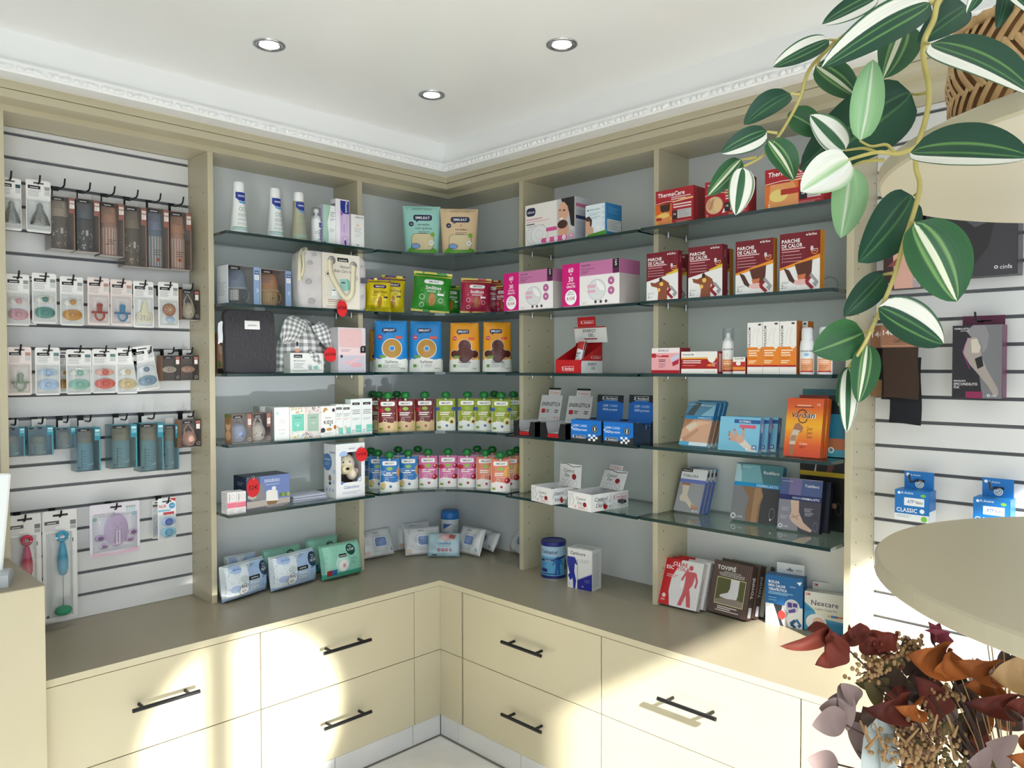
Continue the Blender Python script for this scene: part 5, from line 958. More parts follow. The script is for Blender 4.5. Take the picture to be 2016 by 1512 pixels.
def lowcarb(P):
    P.poly([(0, 0), (1, 0), (1, .38), (.78, .24), (.45, .16), (0, .14)], '23262C'); P.text('LOW', .06, .68, .11, 'EAF2FA', 'l', 1.1, mw=.20); P.text('CARBS', .28, .68, .11, 'BFE0FA', 'l', .3, mw=.34); P.text('HIGH', .06, .50, .11, 'EAF2FA', 'l', 1.1, mw=.20); P.text('protein', .28, .50, .11, 'EAF2FA', 'l', .5, mw=.34); P.rect(.015, .58, .055, .66, 'EAF2FA'); P.ell(.79, .62, .105, None, '1A1E24', 20); P.ring(.79, .62, .085, None, 'B9C4CC', .85); P.rect(.77, .54, .81, .70, 'EAF2FA'); sporty(P, .10, .14, .38, .15, '2A3A4A', 'F4F6F8')
    for i in range(4):
        for j in range(3):
            if (i+j) % 2 == 0: P.rect(.58+.075*i, .06+.10*j, .655+.075*i, .16+.10*j, 'F4F6F8')
def blue_display(label, x0, x1, yt, d, cardx, ch):
    Z = ZR[3]; a = place('R', x0, 872, d); b_ = place('R', x1, 872, d); w = abs(b_.y-a.y); D = .14; H = .075
    o = empty('protein_bar_display', (a.x, a.y, Z), (0, 0, rz('R'))); tag(o, label, 'display box', 'blue bar displays')
    BL = mat('1273CE', .35); t = .0008; m = MB(); m.box(0, 0, 0, w, t, H, BL); m.build('front_panel', o); m = MB(); m.box(0, 0, 0, w, D, t, BL); m.build('base_panel', o)
    for x in (0, w-t):
        m = MB(); pts = [(0, 0), (D, 0), (D, H), (D*.75, H), (D*.55, H*.55), (D*.35, H), (0, H)]; n = 7; v = [(x, y, z) for y, z in pts]+[(x+t, y, z) for y, z in pts]; m.add(v, [list(range(n)), list(range(n, 2*n))[::-1]]+[(i, (i+1) % n, n+(i+1) % n, n+i) for i in range(n)], mat('22344E', .35)); sp = m.build('side_panel', o)
    P = Print(face_fn('front', w, H, D), w, H); P.rect(.004, .004, .996, .996, '1273CE'); lowcarb(P); P.build('printed_front', o)
    m = MB(); m.box(0, D-t, 0, w, D, H, BL); m.build('back_panel', o)
    for k in range(5):
        m = MB(); m.cbox(w*.05, .010+k*.024, .002, w*.95, .030+k*.024, .078-.004*k, mat(['2A4A7A', '8A9AB0', '1E2A44'][k % 3], .25), .004); m.build('bar', o)
    m = MB(); cw = w*.86; m.cbox(0, 0, 0, cw, .0015, ch, BL, .0004); c = m.build('header_card', o); c.location = (w*cardx, D-.012, H-.010); c.rotation_euler = (rad(-6), 0, 0)
    P = Print(lambda u, vv, off: (u*cw, -off, vv*ch), cw, ch); P.rect(.004, .004, .996, .996, '1565BC'); P.poly([(0, .70), (.3, .80), (.7, .80), (1, .70), (1, 1), (0, 1)], '1C1F26'); sporty(P, .25, .80, .52, .15, '23262C', 'F4F6F8'); P.text('LOW', .24, .55, .09, 'D6E6F6', 'l', 1, mw=.2); P.text('CARBS', .48, .55, .09, 'A9D0F4', 'l', .3, mw=.34); P.text('HIGH', .24, .41, .09, 'D6E6F6', 'l', 1, mw=.2); P.text('protein', .48, .41, .09, 'D6E6F6', 'l', .4, mw=.34); P.build('printed_card', c)
blue_display('blue bar display box, left of the two', 1124, 1184, 822, .288, .08, .095)
blue_display('blue bar display box, right of the two', 1188, 1247, 826, .288, .06, .098)
# ---- lowest: apple-print meal bar displays
def ctrl(P, side):
    if side:
        P.text('Control', .08, .58, .22, '1E1C1E', 'l', .2, .2, mw=.36); P.text('Day', .12, .22, .22, '1E1C1E', 'l', .2, .2, mw=.2); P.ell(.37, .26, .06, .20, '9A1822'); P.ell(.40, .34, .02, .06, 'D9A9A4'); sporty(P, .62, .54, .34, .28, 'F4F2F2', 'B01A26')
        for k in range(4): P.ring(.60+.11*k, .24, .04, .12, '6A686A', .88)
        P.stroke([(.50, .9), (.53, .7), (.47, .4), (.50, .08)], .008, '2A2A2C')
    else:
        P.text('Control', .36, .58, .17, '1E1C1E', 'l', .2, .2, mw=.48); P.text('Day', .42, .33, .17, '1E1C1E', 'l', .2, .2, mw=.24); P.ell(.73, .36, .08, .14, '9A1822'); sporty(P, .34, .07, .5, .17, 'F4F2F2', 'B01A26'); P.stroke([(.25, .95), (.17, .8), (.28, .5), (.2, .2)], .012, '2A2A2C'); P.lines(.06, .85, .14, 8, .1, '9A989A')
def ctrl_box(label, bl, br, depth, H, ch, ct, tiltdeg, cx, cy, open_dir):
    Z = ZR[4]; a = un(bl[0], bl[1], 2, Z); b_ = un(br[0], br[1], 2, Z); u = b_-a; w = u.length; yaw = atan2(u.y, u.x); D = depth
    o = empty('meal_bar_display', a, (0, 0, yaw)); tag(o, label, 'display box', 'apple-print meal bar displays'); WT = mat('EDEDEC', .4); IN = mat('C9C9CA', .5); t = .0008
    for nm, bx in (('front_panel', (0, 0, 0, w, t, H)), ('side_panel', (0, t, 0, t, D, H)), ('side_panel', (w-t, t, 0, w, D, H)), ('back_panel', (0, D-t, 0, w, D, H)), ('base_panel', (0, 0, 0, w, D, t))):
        m = MB(); m.box(*bx, WT); m.build(nm, o)
    P = Print(face_fn('front', w, H, D), w, H); P.rect(.004, .004, .996, .996, 'EFEFEE'); ctrl(P, 0); P.build('printed_front', o)
    P = Print(face_fn('right', w, H, D), D, H); P.rect(.004, .004, .996, .996, 'EDEDEC'); ctrl(P, 1); P.build('printed_right', o)
    rn = random.Random(int(bl[0]))
    for k in range(6):
        m = MB(); m.cbox(-.012, -.045, -.006, .012, .045, .006, mat(rn.choice(['C9CCD0', '3A3A40', 'B6B9BE']), .2), .003); s_ = m.build('meal_bar', o); s_.location = (w*.2+w*.6*(k % 2), D*(.2+.27*(k//2)), H*.45); s_.rotation_euler = (rad(rn.uniform(-8, 8)), rad(rn.uniform(-8, 8)), rad(90+rn.uniform(-20, 20)))
    m = MB(); cw = D*.62 if open_dir else w; 
    m.cbox(0, 0, 0, cw, .0014, ch, WT, .0004); c = m.build('header_card', o); c.location = (cx*w, cy*D, H-.003); c.rotation_euler = (rad(-tiltdeg), 0, rad(ct))
    P = Print(lambda uu, vv, off: (uu*cw, -off, vv*ch), cw, ch); P.rect(.004, .004, .996, .996, 'EDEDEC'); P.text('Control', .18, .62, .15, '1E1C1E', 'l', .2, .2, mw=.55); P.text('Day', .24, .42, .15, '1E1C1E', 'l', .2, .2, mw=.28); P.ell(.68, .46, .10, .13, '9A1822'); P.stroke([(.02, .96), (.3, .98), (.6, .88), (.98, .94)], .02, '3A3A3C')
    for k in range(4): P.ring(.16+.2*k, .18, .08, None, '8A888A', .9)
    P.build('printed_card', c); return o, w, D, H
ctrl_box('white meal bar display with apple print, behind', (1046, 985), (1086, 994.5), .125, .058, .085, 0, 3, .35, .80, 0)
o_, w, D, H = ctrl_box('white meal bar display with apple print, in front', (1118, 999), (1164, 1009), .18, .060, .072, -2, 22, .0, .86, 0)
m = MB(); m.cbox(0, 0, 0, w*.55, .0014, .016, mat('EDEDEC', .4), .0003); c = m.build('logo_card', o_); c.location = (w*.2, D*.86+.027, H+.066); c.rotation_euler = (rad(-22), 0, rad(-2))
P = Print(lambda u, v, off: (u*w*.55, -off, v*.016), w*.55, .016); P.rect(.004, .004, .996, .996, 'EDEDEC'); sporty(P, .2, .15, .7, .6, 'F2E6E6', 'B01A26'); P.build('printed_card', c)
# ---- worktop: tin and carton
def colna(P):
    P.rect(0, 0, 1, 1, '5FA9D6'); P.rect(0, .68, 1, 1, 'A9CBE4'); P.rect(0, 0, 1, .09, '1B2A6E'); P.text('Colnatur', .36, .78, .11, '16205A', 'c', .7, mw=.62); P.poly([(.08, .60), (.52, .60), (.60, .66), (.9, .72), (.9, .66), (.6, .58), (.08, .52)], '1B2A6E'); P.text('CLASSIC', .33, .545, .045, 'EAF2FA', 'c', .4, mw=.26); P.ell(.62, .66, .035, .035, '1E5FA8'); P.poly([(.52, .60), (.72, .60), (.68, .40), (.70, .12), (.63, .12), (.62, .34), (.58, .12), (.52, .12), (.56, .40)], '2468B0'); P.stroke([(.53, .59), (.48, .42)], .03, '2468B0'); P.stroke([(.71, .59), (.77, .40)], .03, '2468B0'); P.lines(.08, .46, .3, 4, .05, '2A5A9A'); P.rrect(.06, .2, .32, .30, .03, '1B2A6E'); P.rect(.08, .14, .62, .165, '1B2A6E'); P.lines(.08, .12, .7, 1, .03, '3A6AA8'); P.rect(.86, .25, 1, .55, '22386E')
q = un(1091.5, 1138, 2, ZC); q = Vector((q.x, q.y, ZC)); bottle('supplement_tin', 'blue collagen powder tin with a dark blue lid', (q.x+.012, q.y+.015, ZC), facing(q), [('tin', [(.0455, 0), (.0465, .002), (.0465, .128), (.0455, .130)], mat('8FBADC', .3)), ('lid', [(.0480, .126), (.0485, .128), (.0485, .142), (.0465, .1435), (.044, .1405)], mat('1A2478', .35)), ('base_rim', [(.0468, .0), (.0472, .004)], mat('C4C8CC', .3, .8))], [(0, .004, .126, 2.9, colna)], cat='tin', seg=32)
def f_cart(P):
    P.poly([(0, .0), (.42, 0), (.42, .1), (.36, .4), (.44, .60), (.42, .72), (.30, .78), (0, .78)], 'E6E6E6'); P.poly([(.0, .78), (.30, .78), (.38, .68), (.30, .60), (.28, .42), (.36, .2), (.32, 0), (.24, 0), (.22, .22), (.06, .42), (.0, .6)], '1E2E9A'); P.poly([(.02, .3), (.10, .38), (.2, .24), (.12, .18)], '1E2E9A'); P.stroke([(.32, .72), (.38, .6)], .06, '1E2E9A'); P.rect(.405, 0, .42, .74, '23252A'); P.poly([(.42, 0), (1, 0), (1, .42), (.42, .22)], '20288E'); P.stroke([(.42, .235), (1, .435)], .012, '4A6AC0'); P.text('Carticure', .12, .845, .075, '1C1C20', 'l', .9, mw=.78); P.lines(.5, .74, .95, 4, .025, 'A9ABB0'); P.text('30', .62, .06, .035, 'F0F2F8', 'c', .7); P.lines(.7, .25, .92, 3, .03, '7A86C8'); P.rect(.04, .06, .12, .14, 'C9D2E4')
leanbox('supplement_carton', 'white joint supplement carton with a blue running figure', (1117.5, 1155), (1165.5, 1165), (1117.5, 1077), ZC, .062, 'E9E9E7', f_cart, right=lambda P: (P.rect(0, 0, 1, 1, 'DADAD8'), P.lines(.1, .9, .92, 34, .025, 'A9A9AC', .4)), top=lambda P: P.text('Carticure', .9, .62, .35, '4A4A50', 'l', .6, rot=pi, mw=.7), tilt=0)
# ================================================================== right wall, heat patch bay
Z = ZT[0]
def thermo(kind):
    def f(P):
        P.rect(0, 0, 1, 1, 'A81826'); P.poly([(.45, .60), (1, .66), (1, .70), (.75, .70), (.45, .62)], 'E9A85A'); P.stroke([(0, .62), (.3, .66), (.6, .63), (1, .66)], .012, 'F0D9C9'); P.text('ThermaCare', .05, .80, .115, 'FFFFFF', 'l', 1.1, .15, mw=.86); P.lines(.42, .74, .93, 2, .055, 'F0D9D6', .45)
        if kind == 0: P.rect(0, 0, .44, .60, 'D9621E'); P.poly([(0, .30), (.2, .36), (.44, .20), (.44, 0), (0, 0)], 'E3A04A'); P.poly([(.12, .58), (.40, .60), (.38, .40), (.28, .34), (.14, .40)], '3A2418'); P.poly([(.24, .38), (.36, .36), (.40, .15), (.48, 0), (.05, 0), (.1, .2)], 'D98A4E'); P.ell(.22, .27, .16, .07, 'EBC46A'); P.rrect(.02, .14, .17, .22, .01, '9A1822')
        elif kind == 1: P.ell(.22, .33, .20, .24, 'D9B48A'); P.ell(.12, .35, .08, .14, 'C99A72'); P.ell(.30, .32, .09, .18, 'E3C08E'); P.stroke([(.12, .22), (.2, .5)], .03, 'B07A58'); P.poly([(.40, .08), (.56, .14), (.54, .22), (.44, .20)], 'F0ECE4'); P.text('3', .04, .04, .06, 'FFFFFF', 'l', .8)
        else: P.rect(0, 0, .58, .60, 'D9702E'); P.poly([(.1, .6), (.5, .6), (.58, .3), (.58, 0), (.05, 0), (.08, .3)], 'E09A5E'); P.ell(.24, .30, .16, .16, 'E9D27E'); P.rrect(.28, .30, .58, .44, .01, 'B02A24'); P.text('2', .06, .03, .08, 'FFFFFF', 'l', .8)
        x = .46 if kind < 2 else .60
        P.rect(x, .12, 1, .58, 'A81826') if kind == 0 else None
        P.lines(x+.02, .52, .95, 2, .075, 'F0D9D6', .5); P.rect(x, .12, x+.12, .36, '1C1A1E'); P.text('16', x+.06, .24, .06, 'FFFFFF', 'c', .8, mw=.1); P.rect(x+.13, .14, .95, .38, 'C2C0C0'); P.lines(x+.15, .33, .9, 4, .05, '8A888A'); P.lines(.55, .06, .95, 2, .035, 'E0A9A6')
    return f
tr = lambda P: (P.rect(0, 0, 1, 1, '96141F'), P.stroke([(.22, 1), (.22, .62), (.3, .55), (.3, .3), (.22, .22), (.22, 0)], .02, 'C8505A'))
for x0, x1, yb, ytp, k, lb, dp in ((1291, 1365, 441, 371, 0, 'red heat wrap box picturing a neck, left end', .07), (1388, 1474, 428, 352, 1, 'red heat wrap box picturing hand and joint patches', .045), (1506, 1622, 410, 325, 2, 'red heat wrap box picturing a lower back', .06)):
    carton('heat_wrap_box', lb, 'R', x0, x1, yb, ytp, .262, Z, dp, 'A81826', thermo(k), right=tr, group='red heat wrap boxes')
Z = ZT[1]
def parche(kind):
    def f(P):
        P.rect(0, 0, 1, 1, 'E9E9E8'); P.poly([(0, .40), (1, .56), (1, 1), (0, 1)], '741222')
        P.poly([(0, .36), (1, .53), (1, .60), (0, .40)], 'E8922A') if kind else P.poly([(.62, .50), (1, .55), (1, .62), (.62, .53)], 'D9B93A')
        P.text('PARCHE', .05, .83, .062, 'FFFFFF', 'l', 1.1, mw=.46); P.text('DE CALOR', .05, .75, .062, 'FFFFFF', 'l', 1.1, mw=.52); P.lines(.05, .715, .64, 1, .035, 'E0B9BC', .6); P.lines(.05, .67, .5, 1, .04, 'C98A92', .5)
        for k in range(3): P.stroke([(.05, .62-.055*k), (.065, .605-.055*k), (.09, .64-.055*k)], .008, 'F0D9DC'); P.lines(.11, .615-.055*k, .55, 1, .03, 'D9B0B6')
        P.text('farline', .72, .925, .045, 'FFFFFF', 'l', .4, mw=.2); P.ell(.68, .94, .025, None, 'FFFFFF', 4); P.ring(.87, .66, .085, None, 'E8922A', .75, a0=pi*.9, a1=2.2*pi); P.text('8', .77, .665, .075, 'FFFFFF', 'l', 1.1); P.lines(.83, .68, .94, 2, .03, 'F0D9DC')
        if kind == 0: P.poly([(.36, .0), (.66, 0), (.66, .20), (.72, .34), (.60, .40), (.50, .44), (.42, .40), (.28, .36), (.12, .38), (.16, .30), (.34, .26), (.38, .16)], '8A4E34'); P.poly([(.70, .34), (.80, .22), (.66, .12), (.62, .15), (.71, .22), (.64, .32)], '8A4E34'); P.ell(.48, .33, .06, .045, 'E9C15A'); P.ell(.40, .21, .05, .04, 'E9C15A'); P.ell(.46, .42, .05, .05, '3A2018')
        else: P.poly([(.38, .45), (.82, .51), (.80, .30), (.70, .17), (.52, .18), (.44, .30)], '5A2E22'); P.poly([(.44, .26), (.66, .28), (.62, .15), (.48, .16)], 'C8734A'); P.poly([(.1, .40), (.24, .36), (.36, .20), (.42, .14), (.36, .12), (.24, .18)], '4A2A22'); P.ell(.56, .14, .2, .05, 'E6B9B4')
        P.poly([(.64, .16), (.74, .24), (.80, .20), (.72, .14), (.86, .04), (.80, .0), (.66, .10)], '8E1A28'); P.poly([(.74, .24), (.80, .28), (.98, .12), (.90, .04), (.82, .10), (.88, .14)], '9A9A9C'); P.text('2', .04, .05, .06, '1E1E20', 'l', .4); P.lines(.1, .07, .2, 2, .02, '8A8A8C'); P.lines(.04, .15, .26, 2, .02, '9A9A9C')
    return f
ds = lambda P: P.lines(.3, .75, .7, 1, .5, '9A3A46')
os_ = lambda P: (P.rect(0, 0, 1, 1, 'C07A12'), P.rect(.35, .04, .5, .96, 'A86A10'))
gp2 = 'heat patch boxes'
carton('heat_patch_box', 'dark red heat patch box picturing a back, left end', 'R', 1273, 1335, 590, 496, .278, Z, .022, '741222', parche(0), right=ds, group=gp2)
carton('heat_patch_box', 'dark red heat patch box behind the left end one', 'R', 1299, 1352, 586, 503, .19, Z, .02, '741222', parche(0), right=ds, group=gp2)
carton('heat_patch_box', 'dark red heat patch box picturing a back, second from the left', 'R', 1355, 1422, 585, 484, .262, Z, .030, '741222', parche(0), right=ds, group=gp2)
carton('heat_patch_box', 'orange-backed heat patch box behind the second one', 'R', 1390, 1436, 578, 492, .205, Z, .022, 'C07A12', parche(1), right=os_, faces=dict(right='C07A12'), group=gp2)
carton('heat_patch_box', 'orange-sided heat patch box picturing a knee, third one', 'R', 1448, 1522, 579, 472, .262, Z, .022, '741222', parche(1), right=os_, faces=dict(right='C07A12'), group=gp2)
carton('heat_patch_box', 'orange-sided heat patch box picturing a knee, right end', 'R', 1535, 1614, 570, 457, .262, Z, .028, '741222', parche(1), right=os_, faces=dict(right='C07A12'), group=gp2)
q = un(1633, 532, 0, -.05); m = MB()
m.tube([(0, .026*cos(2*pi*k/20), .026*sin(2*pi*k/20)) for k in range(21)], .0022, CLEAR, 6, cap=False); o = m.build('tape_ring'); o.location = (q.x, q.y, Z+.0285); tag(o, 'clear plastic ring standing behind the right end heat patch box', 'ring')
Z = ZT[2]
def f_epa(P): P.rect(0, 0, 1, .80, 'EBA9AE'); P.rect(0, .62, .16, .78, 'A81828'); P.poly([(.1, .74), (.3, .68), (.62, .68), (.62, .64), (.3, .64), (.1, .70)], 'C03040'); P.rect(0, 0, 1, .13, 'B81C2C'); P.text('EPAPLUS', .25, .85, .085, '3A4A6A', 'l', .4, mw=.5); P.rrect(.36, .64, .62, .71, .02, 'B81C2C'); P.lines(.26, .52, .5, 2, .06, '5A3A42', .5); P.lines(.26, .38, .52, 4, .05, 'A5727A', .4); P.poly([(.68, .60), (.80, .68), (1, .80), (1, .62), (.82, .52), (.88, .3), (.78, .34), (.70, .5)], 'C9C9E4'); P.poly([(.74, .44), (.98, .56), (.96, .38), (.76, .28)], 'B02434')
carton('supplement_box', 'pink and white collagen supplement box at the left end', 'R', 1283, 1338, 737, 685, .262, Z, .060, 'F0E6E4', f_epa, right=lambda P: P.rect(0, 0, 1, 1, '9A1C2A'), faces=dict(right='9A1C2A'))
def f_prw(P): P.rect(0, .22, 1, .70, 'A81A1E'); P.rect(0, .66, 1, .73, 'E3A83A'); P.text('PRANARÔM', .05, .82, .08, '3A3A3C', 'l', .3, mw=.3); P.ell(.85, .72, .11, .22, 'F0EEE8'); P.lines(.05, .56, .56, 2, .09, 'F0D9D4', .5); P.lines(.05, .36, .4, 1, .06, 'E9B9A4'); P.poly([(.70, .36), (.84, .32), (.84, .46), (.76, .42)], 'E38A2A'); P.lines(.85, .46, .97, 3, .06, 'E9C9B4', .5); P.lines(.66, .1, .95, 1, .07, 'B9B9B4')
carton('capsule_box', 'low wide white and red capsule box', 'R', 1341, 1412, 737, 692, .266, Z, .045, 'EFEDE9', f_prw, right=lambda P: (P.rect(0, 0, 1, 1, '8A1A20'), P.rect(.2, .1, .6, .9, 'E0A9A4')))
def f_spray(P): P.rect(0, 0, 1, 1, 'EDECEA'); P.text('PRANARÔM', .5, .84, .06, '2C2C2E', 'c', .5, mw=.62); P.rect(.1, .10, .9, .50, 'E79A62'); P.rect(.1, .06, .9, .12, 'B01A20'); P.lines(.18, .4, .8, 2, .07, 'F6D9C4', .5); P.lines(.18, .24, .7, 2, .06, 'C0703A', .5); P.stroke([(.4, .62), (.5, .76), (.46, .6)], .04, 'D9D6D0')
sp = [(.0165, 0), (.0175, .003), (.0175, .088), (.016, .097), (.011, .107), (.009, .110)]
q = at_shelf('R', 1433.5, 736, .235, Z); bottle('spray_bottle', 'white and orange spray bottle with clear cap', q, rz('R', 25), [('body', sp, mat('EFEEEC', .35)), ('nozzle', [(.007, .110), (.007, .122), (.005, .125)], mat('EDEDEC', .35)), ('clear_cap', [(.0172, .100), (.0172, .138), (.0165, .140)], CLEAR)], [(0, .002, .085, 2.6, f_spray)])
carton('balm_box', 'tiny red and white balm box in front of the spray', 'R', 1443, 1467, 737, 703, .266, Z, .026, 'EFEDE9', lambda P: (P.rect(0, .42, 1, .72, 'C0302A'), P.rect(0, .2, 1, .42, 'E3923A'), P.rect(0, .17, 1, .24, 'A81A1E'), P.ell(.45, .62, .2, .12, 'F4EEE6'), P.text('PRANARÔM', .5, .86, .08, '3A3A3C', 'c', .3, mw=.7)), right=lambda P: P.rect(0, 0, 1, 1, '9A1C22'))
def f_gel(P): P.rect(0, .17, 1, .52, 'E8862A'); P.rect(0, .14, 1, .175, 'B01A20'); P.text('PRANARÔM', .22, .53, .15, '2A2A2C', 'l', .5, rot=pi/2, mw=.42); P.stroke([(.34, .62), (.45, .80), (.52, .86)], .012, 'C9B9A4'); P.stroke([(.68, .55), (.62, .72), (.78, .88), (.60, .85)], .014, 'D9B99A'); P.ell(.79, .52, .12, None, 'EFEAE2', 16); P.lines(.1, .44, .8, 3, .045, 'FBE3C6', .5); P.lines(.1, .30, .6, 1, .03, 'A85A1A'); P.lines(.1, .245, .6, 2, .035, 'FBE3C6', .5); P.ell(.8, .955, .11, .018, '3A3A3C')
for k in range(3): P.ring if 0 else None
og = lambda P: (P.rect(0, 0, 1, 1, 'B9661E'), P.rect(.2, .1, .5, .9, 'D9823A'))
gg = 'tall massage gel cartons'
for i, (x0, x1) in enumerate(((1471, 1501), (1501.5, 1534), (1534.5, 1567.5))):
    carton('gel_carton', 'tall white and orange gel carton, %s of the three in front' % ['left', 'middle', 'right'][i], 'R', x0, x1, 737, [635, 633, 632][i], .262, Z, .036, 'F0EEEA', f_gel, right=og, group=gg)
carton('gel_carton', 'tall white and orange gel carton set back beside the three', 'R', 1560, 1590, 735, 633, .20, Z, .036, 'F0EEEA', f_gel, right=og, group=gg)
def f_mist(P): P.rect(0, 0, 1, 1, 'E9EAEA'); P.text('PRANARÔM', .45, .80, .06, '2C2C2E', 'c', .5, mw=.66); P.ell(.48, .70, .13, .06, '7FBFE6'); P.rect(.12, .10, .86, .55, 'E9A57A'); P.rect(.12, .06, .86, .11, 'B01A20'); P.lines(.2, .46, .75, 2, .06, 'FAE6D6', .5); P.lines(.2, .28, .7, 3, .06, 'C07A4A', .5)
mp = [(.0185, 0), (.0195, .003), (.0195, .080), (.0180, .092), (.0135, .100)]; mc = [(.0155, .098), (.016, .101), (.0150, .128), (.011, .131)]
for px, lb, d in ((1589, 'white and orange mist bottle beside the gel cartons', .250), (1624, 'white and orange mist bottle at the right end behind a leaf', .250)):
    q = at_shelf('R', px, 736, d, Z); bottle('mist_bottle', lb, q, rz('R', 20), [('body', mp, mat('EBECEC', .35)), ('cap', mc, mat('E2E4E8', .3))], [(0, .002, .078, 2.6, f_mist)], 'mist bottles on the middle shelf')
# ---- fourth: supports in boxes, leaning
Z = ZT[3]
def f_wrist(P):
    P.rect(0, .66, 1, 1, '5E93B4'); P.poly([(.0, .68), (.28, .98), (.5, .98), (.3, .68)], '4A5A60'); P.poly([(.55, .68), (1, .95), (1, .68)], '8FC3DA'); P.rect(0, .60, 1, .675, '1E86C4'); P.text('FARMALASTIC', .95, .615, .035, 'D6EEF8', 'r', .6, mw=.48); P.text('Muñequera', .93, .90, .045, 'DDEAF0', 'r', .5, mw=.46); P.lines(.05, .93, .35, 1, .03, 'C0D4DE')
    P.rect(0, .08, 1, .60, 'D2A587'); P.poly([(0, .08), (.0, .35), (.35, .6), (0, .6)], 'A87A5C'); P.poly([(.1, .40), (.55, .57), (.95, .56), (.95, .52), (.6, .46), (.3, .3)], 'E3B796'); P.poly([(.12, .42), (.4, .54), (.5, .46), (.25, .32)], 'D9CBB6'); P.poly([(.0, .12), (.55, .40), (.6, .34), (.2, .08)], 'C08F70'); P.rect(0, 0, .35, .08, '4FA8D6'); P.rect(.35, 0, 1, .08, 'D6E6EC'); P.ring(.06, .11, .04, None, 'F4F6F6', .6)
bs = lambda P: (P.rect(0, .6, 1, 1, '1E7AB8'), P.rect(0, .08, 1, .6, 'B08C78'), P.rect(0, 0, 1, .08, 'C9DCE2'))
gw = 'leaning wrist support boxes'
leanbox('wrist_support_box', 'front wrist support box of the leaning blue stack', (1336, 872), (1391, 880), (1366, 795), Z, .020, '6FA3C4', f_wrist, right=bs, d=.225, group=gw, h=.150, tilt=24)
leanbox('wrist_support_box', 'middle wrist support box of the leaning blue stack', (1336, 872), (1391, 880), (1366, 795), Z, .016, '6FA3C4', f_wrist, right=bs, d=.225, group=gw, h=.152, tilt=24, shift=(.004, .0225, 0))
leanbox('wrist_support_box', 'rear wrist support box of the leaning blue stack', (1336, 872), (1391, 880), (1366, 795), Z, .016, '6FA3C4', f_wrist, right=bs, d=.225, group=gw, h=.156, tilt=24, shift=(.008, .0410, 0))
def f_hand(P):
    P.rect(0, 0, 1, 1, '7FC0DC'); P.rect(.36, .82, 1, .93, '2A5A9A'); P.text('NORMAL', .48, .84, .07, 'DCEAF4', 'l', .8, mw=.3); P.rrect(.50, .68, .90, .78, .01, 'D9607A')
    P.poly([(.46, .36), (.58, .44), (.66, .34), (.98, .02), (.76, .02), (.52, .22)], 'E3D6CC')
    for pts in (((.50, .40), (.38, .62)), ((.47, .38), (.26, .54)), ((.46, .34), (.26, .46)), ((.48, .30), (.28, .34)), ((.62, .40), (.60, .66))): P.stroke(list(pts), .055, 'CFA08C'); P.ell(pts[1][0], pts[1][1], .024, None, '9A6E62', 8)
    P.ell(.54, .35, .10, .12, 'D6AD98'); P.rect(.84, .08, .95, .2, '2A5A9A'); P.text('M', .895, .10, .08, 'FFFFFF', 'c', 1); P.ring(.72, .08, .03, None, 'F4F6F6', .6)
hs = lambda P: (P.rect(0, 0, 1, 1, '8A9CC4'), P.rect(.2, .1, .7, .8, '3A6AA8'), P.ell(.5, .7, .25, .14, 'C9CFDC'))
gh = 'leaning hand support boxes'
for i, (nm, sh) in enumerate((('front', (0, 0, 0)), ('middle', (.012, .030, 0)), ('rear', (.028, .056, 0)))):
    leanbox('hand_support_box', '%s hand support box of the light blue leaning group' % nm, (1413, 884), (1492, 893), (1424, 823), Z, .022, '8FB8DC', f_hand, right=hs, d=.235, group=gh, h=.104, tilt=10, shift=sh)
def grad(P, stops, n=24):
    def lerp(a, b_, t): return ''.join('%02X' % round(int(a[i:i+2], 16)*(1-t)+int(b_[i:i+2], 16)*t) for i in (0, 2, 4))
    for i in range(n):
        y = (i+.5)/n
        for (y0, c0), (y1, c1) in zip(stops, stops[1:]):
            if y0 <= y <= y1: P.rect(0, i/n, 1, (i+1)/n, lerp(c0, c1, (y-y0)/(y1-y0)))
def f_vari(P):
    grad(P, [(0, 'DC5038'), (.2, 'E0602E'), (.5, 'EFB030'), (.62, 'EFA32A'), (.85, 'DE6430'), (1, 'DB5A32')])
    P.lines(.28, .87, .66, 1, .03, 'F4D9C4', .5); P.lines(.2, .84, .74, 1, .03, '7A3420', .5); P.text('CE', .86, .88, .035, 'F4E6DA', 'c', .6); P.ring(.44, .70, .15, .11, '23183A', .84, a0=.6, a1=pi); P.ring(.46, .66, .13, .09, '23183A', .82, a0=pi, a1=1.95*pi)
    P.text('Vari', .13, .665, .085, 'F4F2F0', 'l', 2.6, .2, mw=.32); P.text('Vari', .13, .665, .085, '1E1830', 'l', 1.2, .2, mw=.32); P.text('San', .47, .665, .095, 'F4F2F0', 'l', 2.6, .2, mw=.34); P.text('San', .47, .665, .095, '1E1830', 'l', 1.2, .2, mw=.34)
    P.poly([(.26, .55), (.36, .58), (.50, .50), (.46, .42), (.34, .38), (.28, .2), (.28, .02), (.16, .02), (.16, .3), (.18, .4)], 'A87258'); P.poly([(.22, .46), (.42, .44), (.36, .38), (.30, .2), (.15, .2), (.16, .34)], 'CFC0AC'); P.poly([(.18, .36), (.33, .36), (.31, .26), (.16, .26)], 'A8876A'); P.text('Codera', .42, .21, .03, 'FBEDE0', 'l', .7); P.lines(.42, .17, .6, 2, .025, '8A3A24', .5)
    for k in range(3): P.rect(.60, .505-.07*k, .62, .52-.07*k, '5A2A1C'); P.lines(.6, .48-.07*k, .76, 2, .02, '8A4A2A', .5)
vs_ = lambda P: (P.rect(0, 0, 1, 1, 'A84A1A'), P.rect(.2, 0, .5, 1, 'C0661E'))
gv = 'leaning orange elbow support boxes'
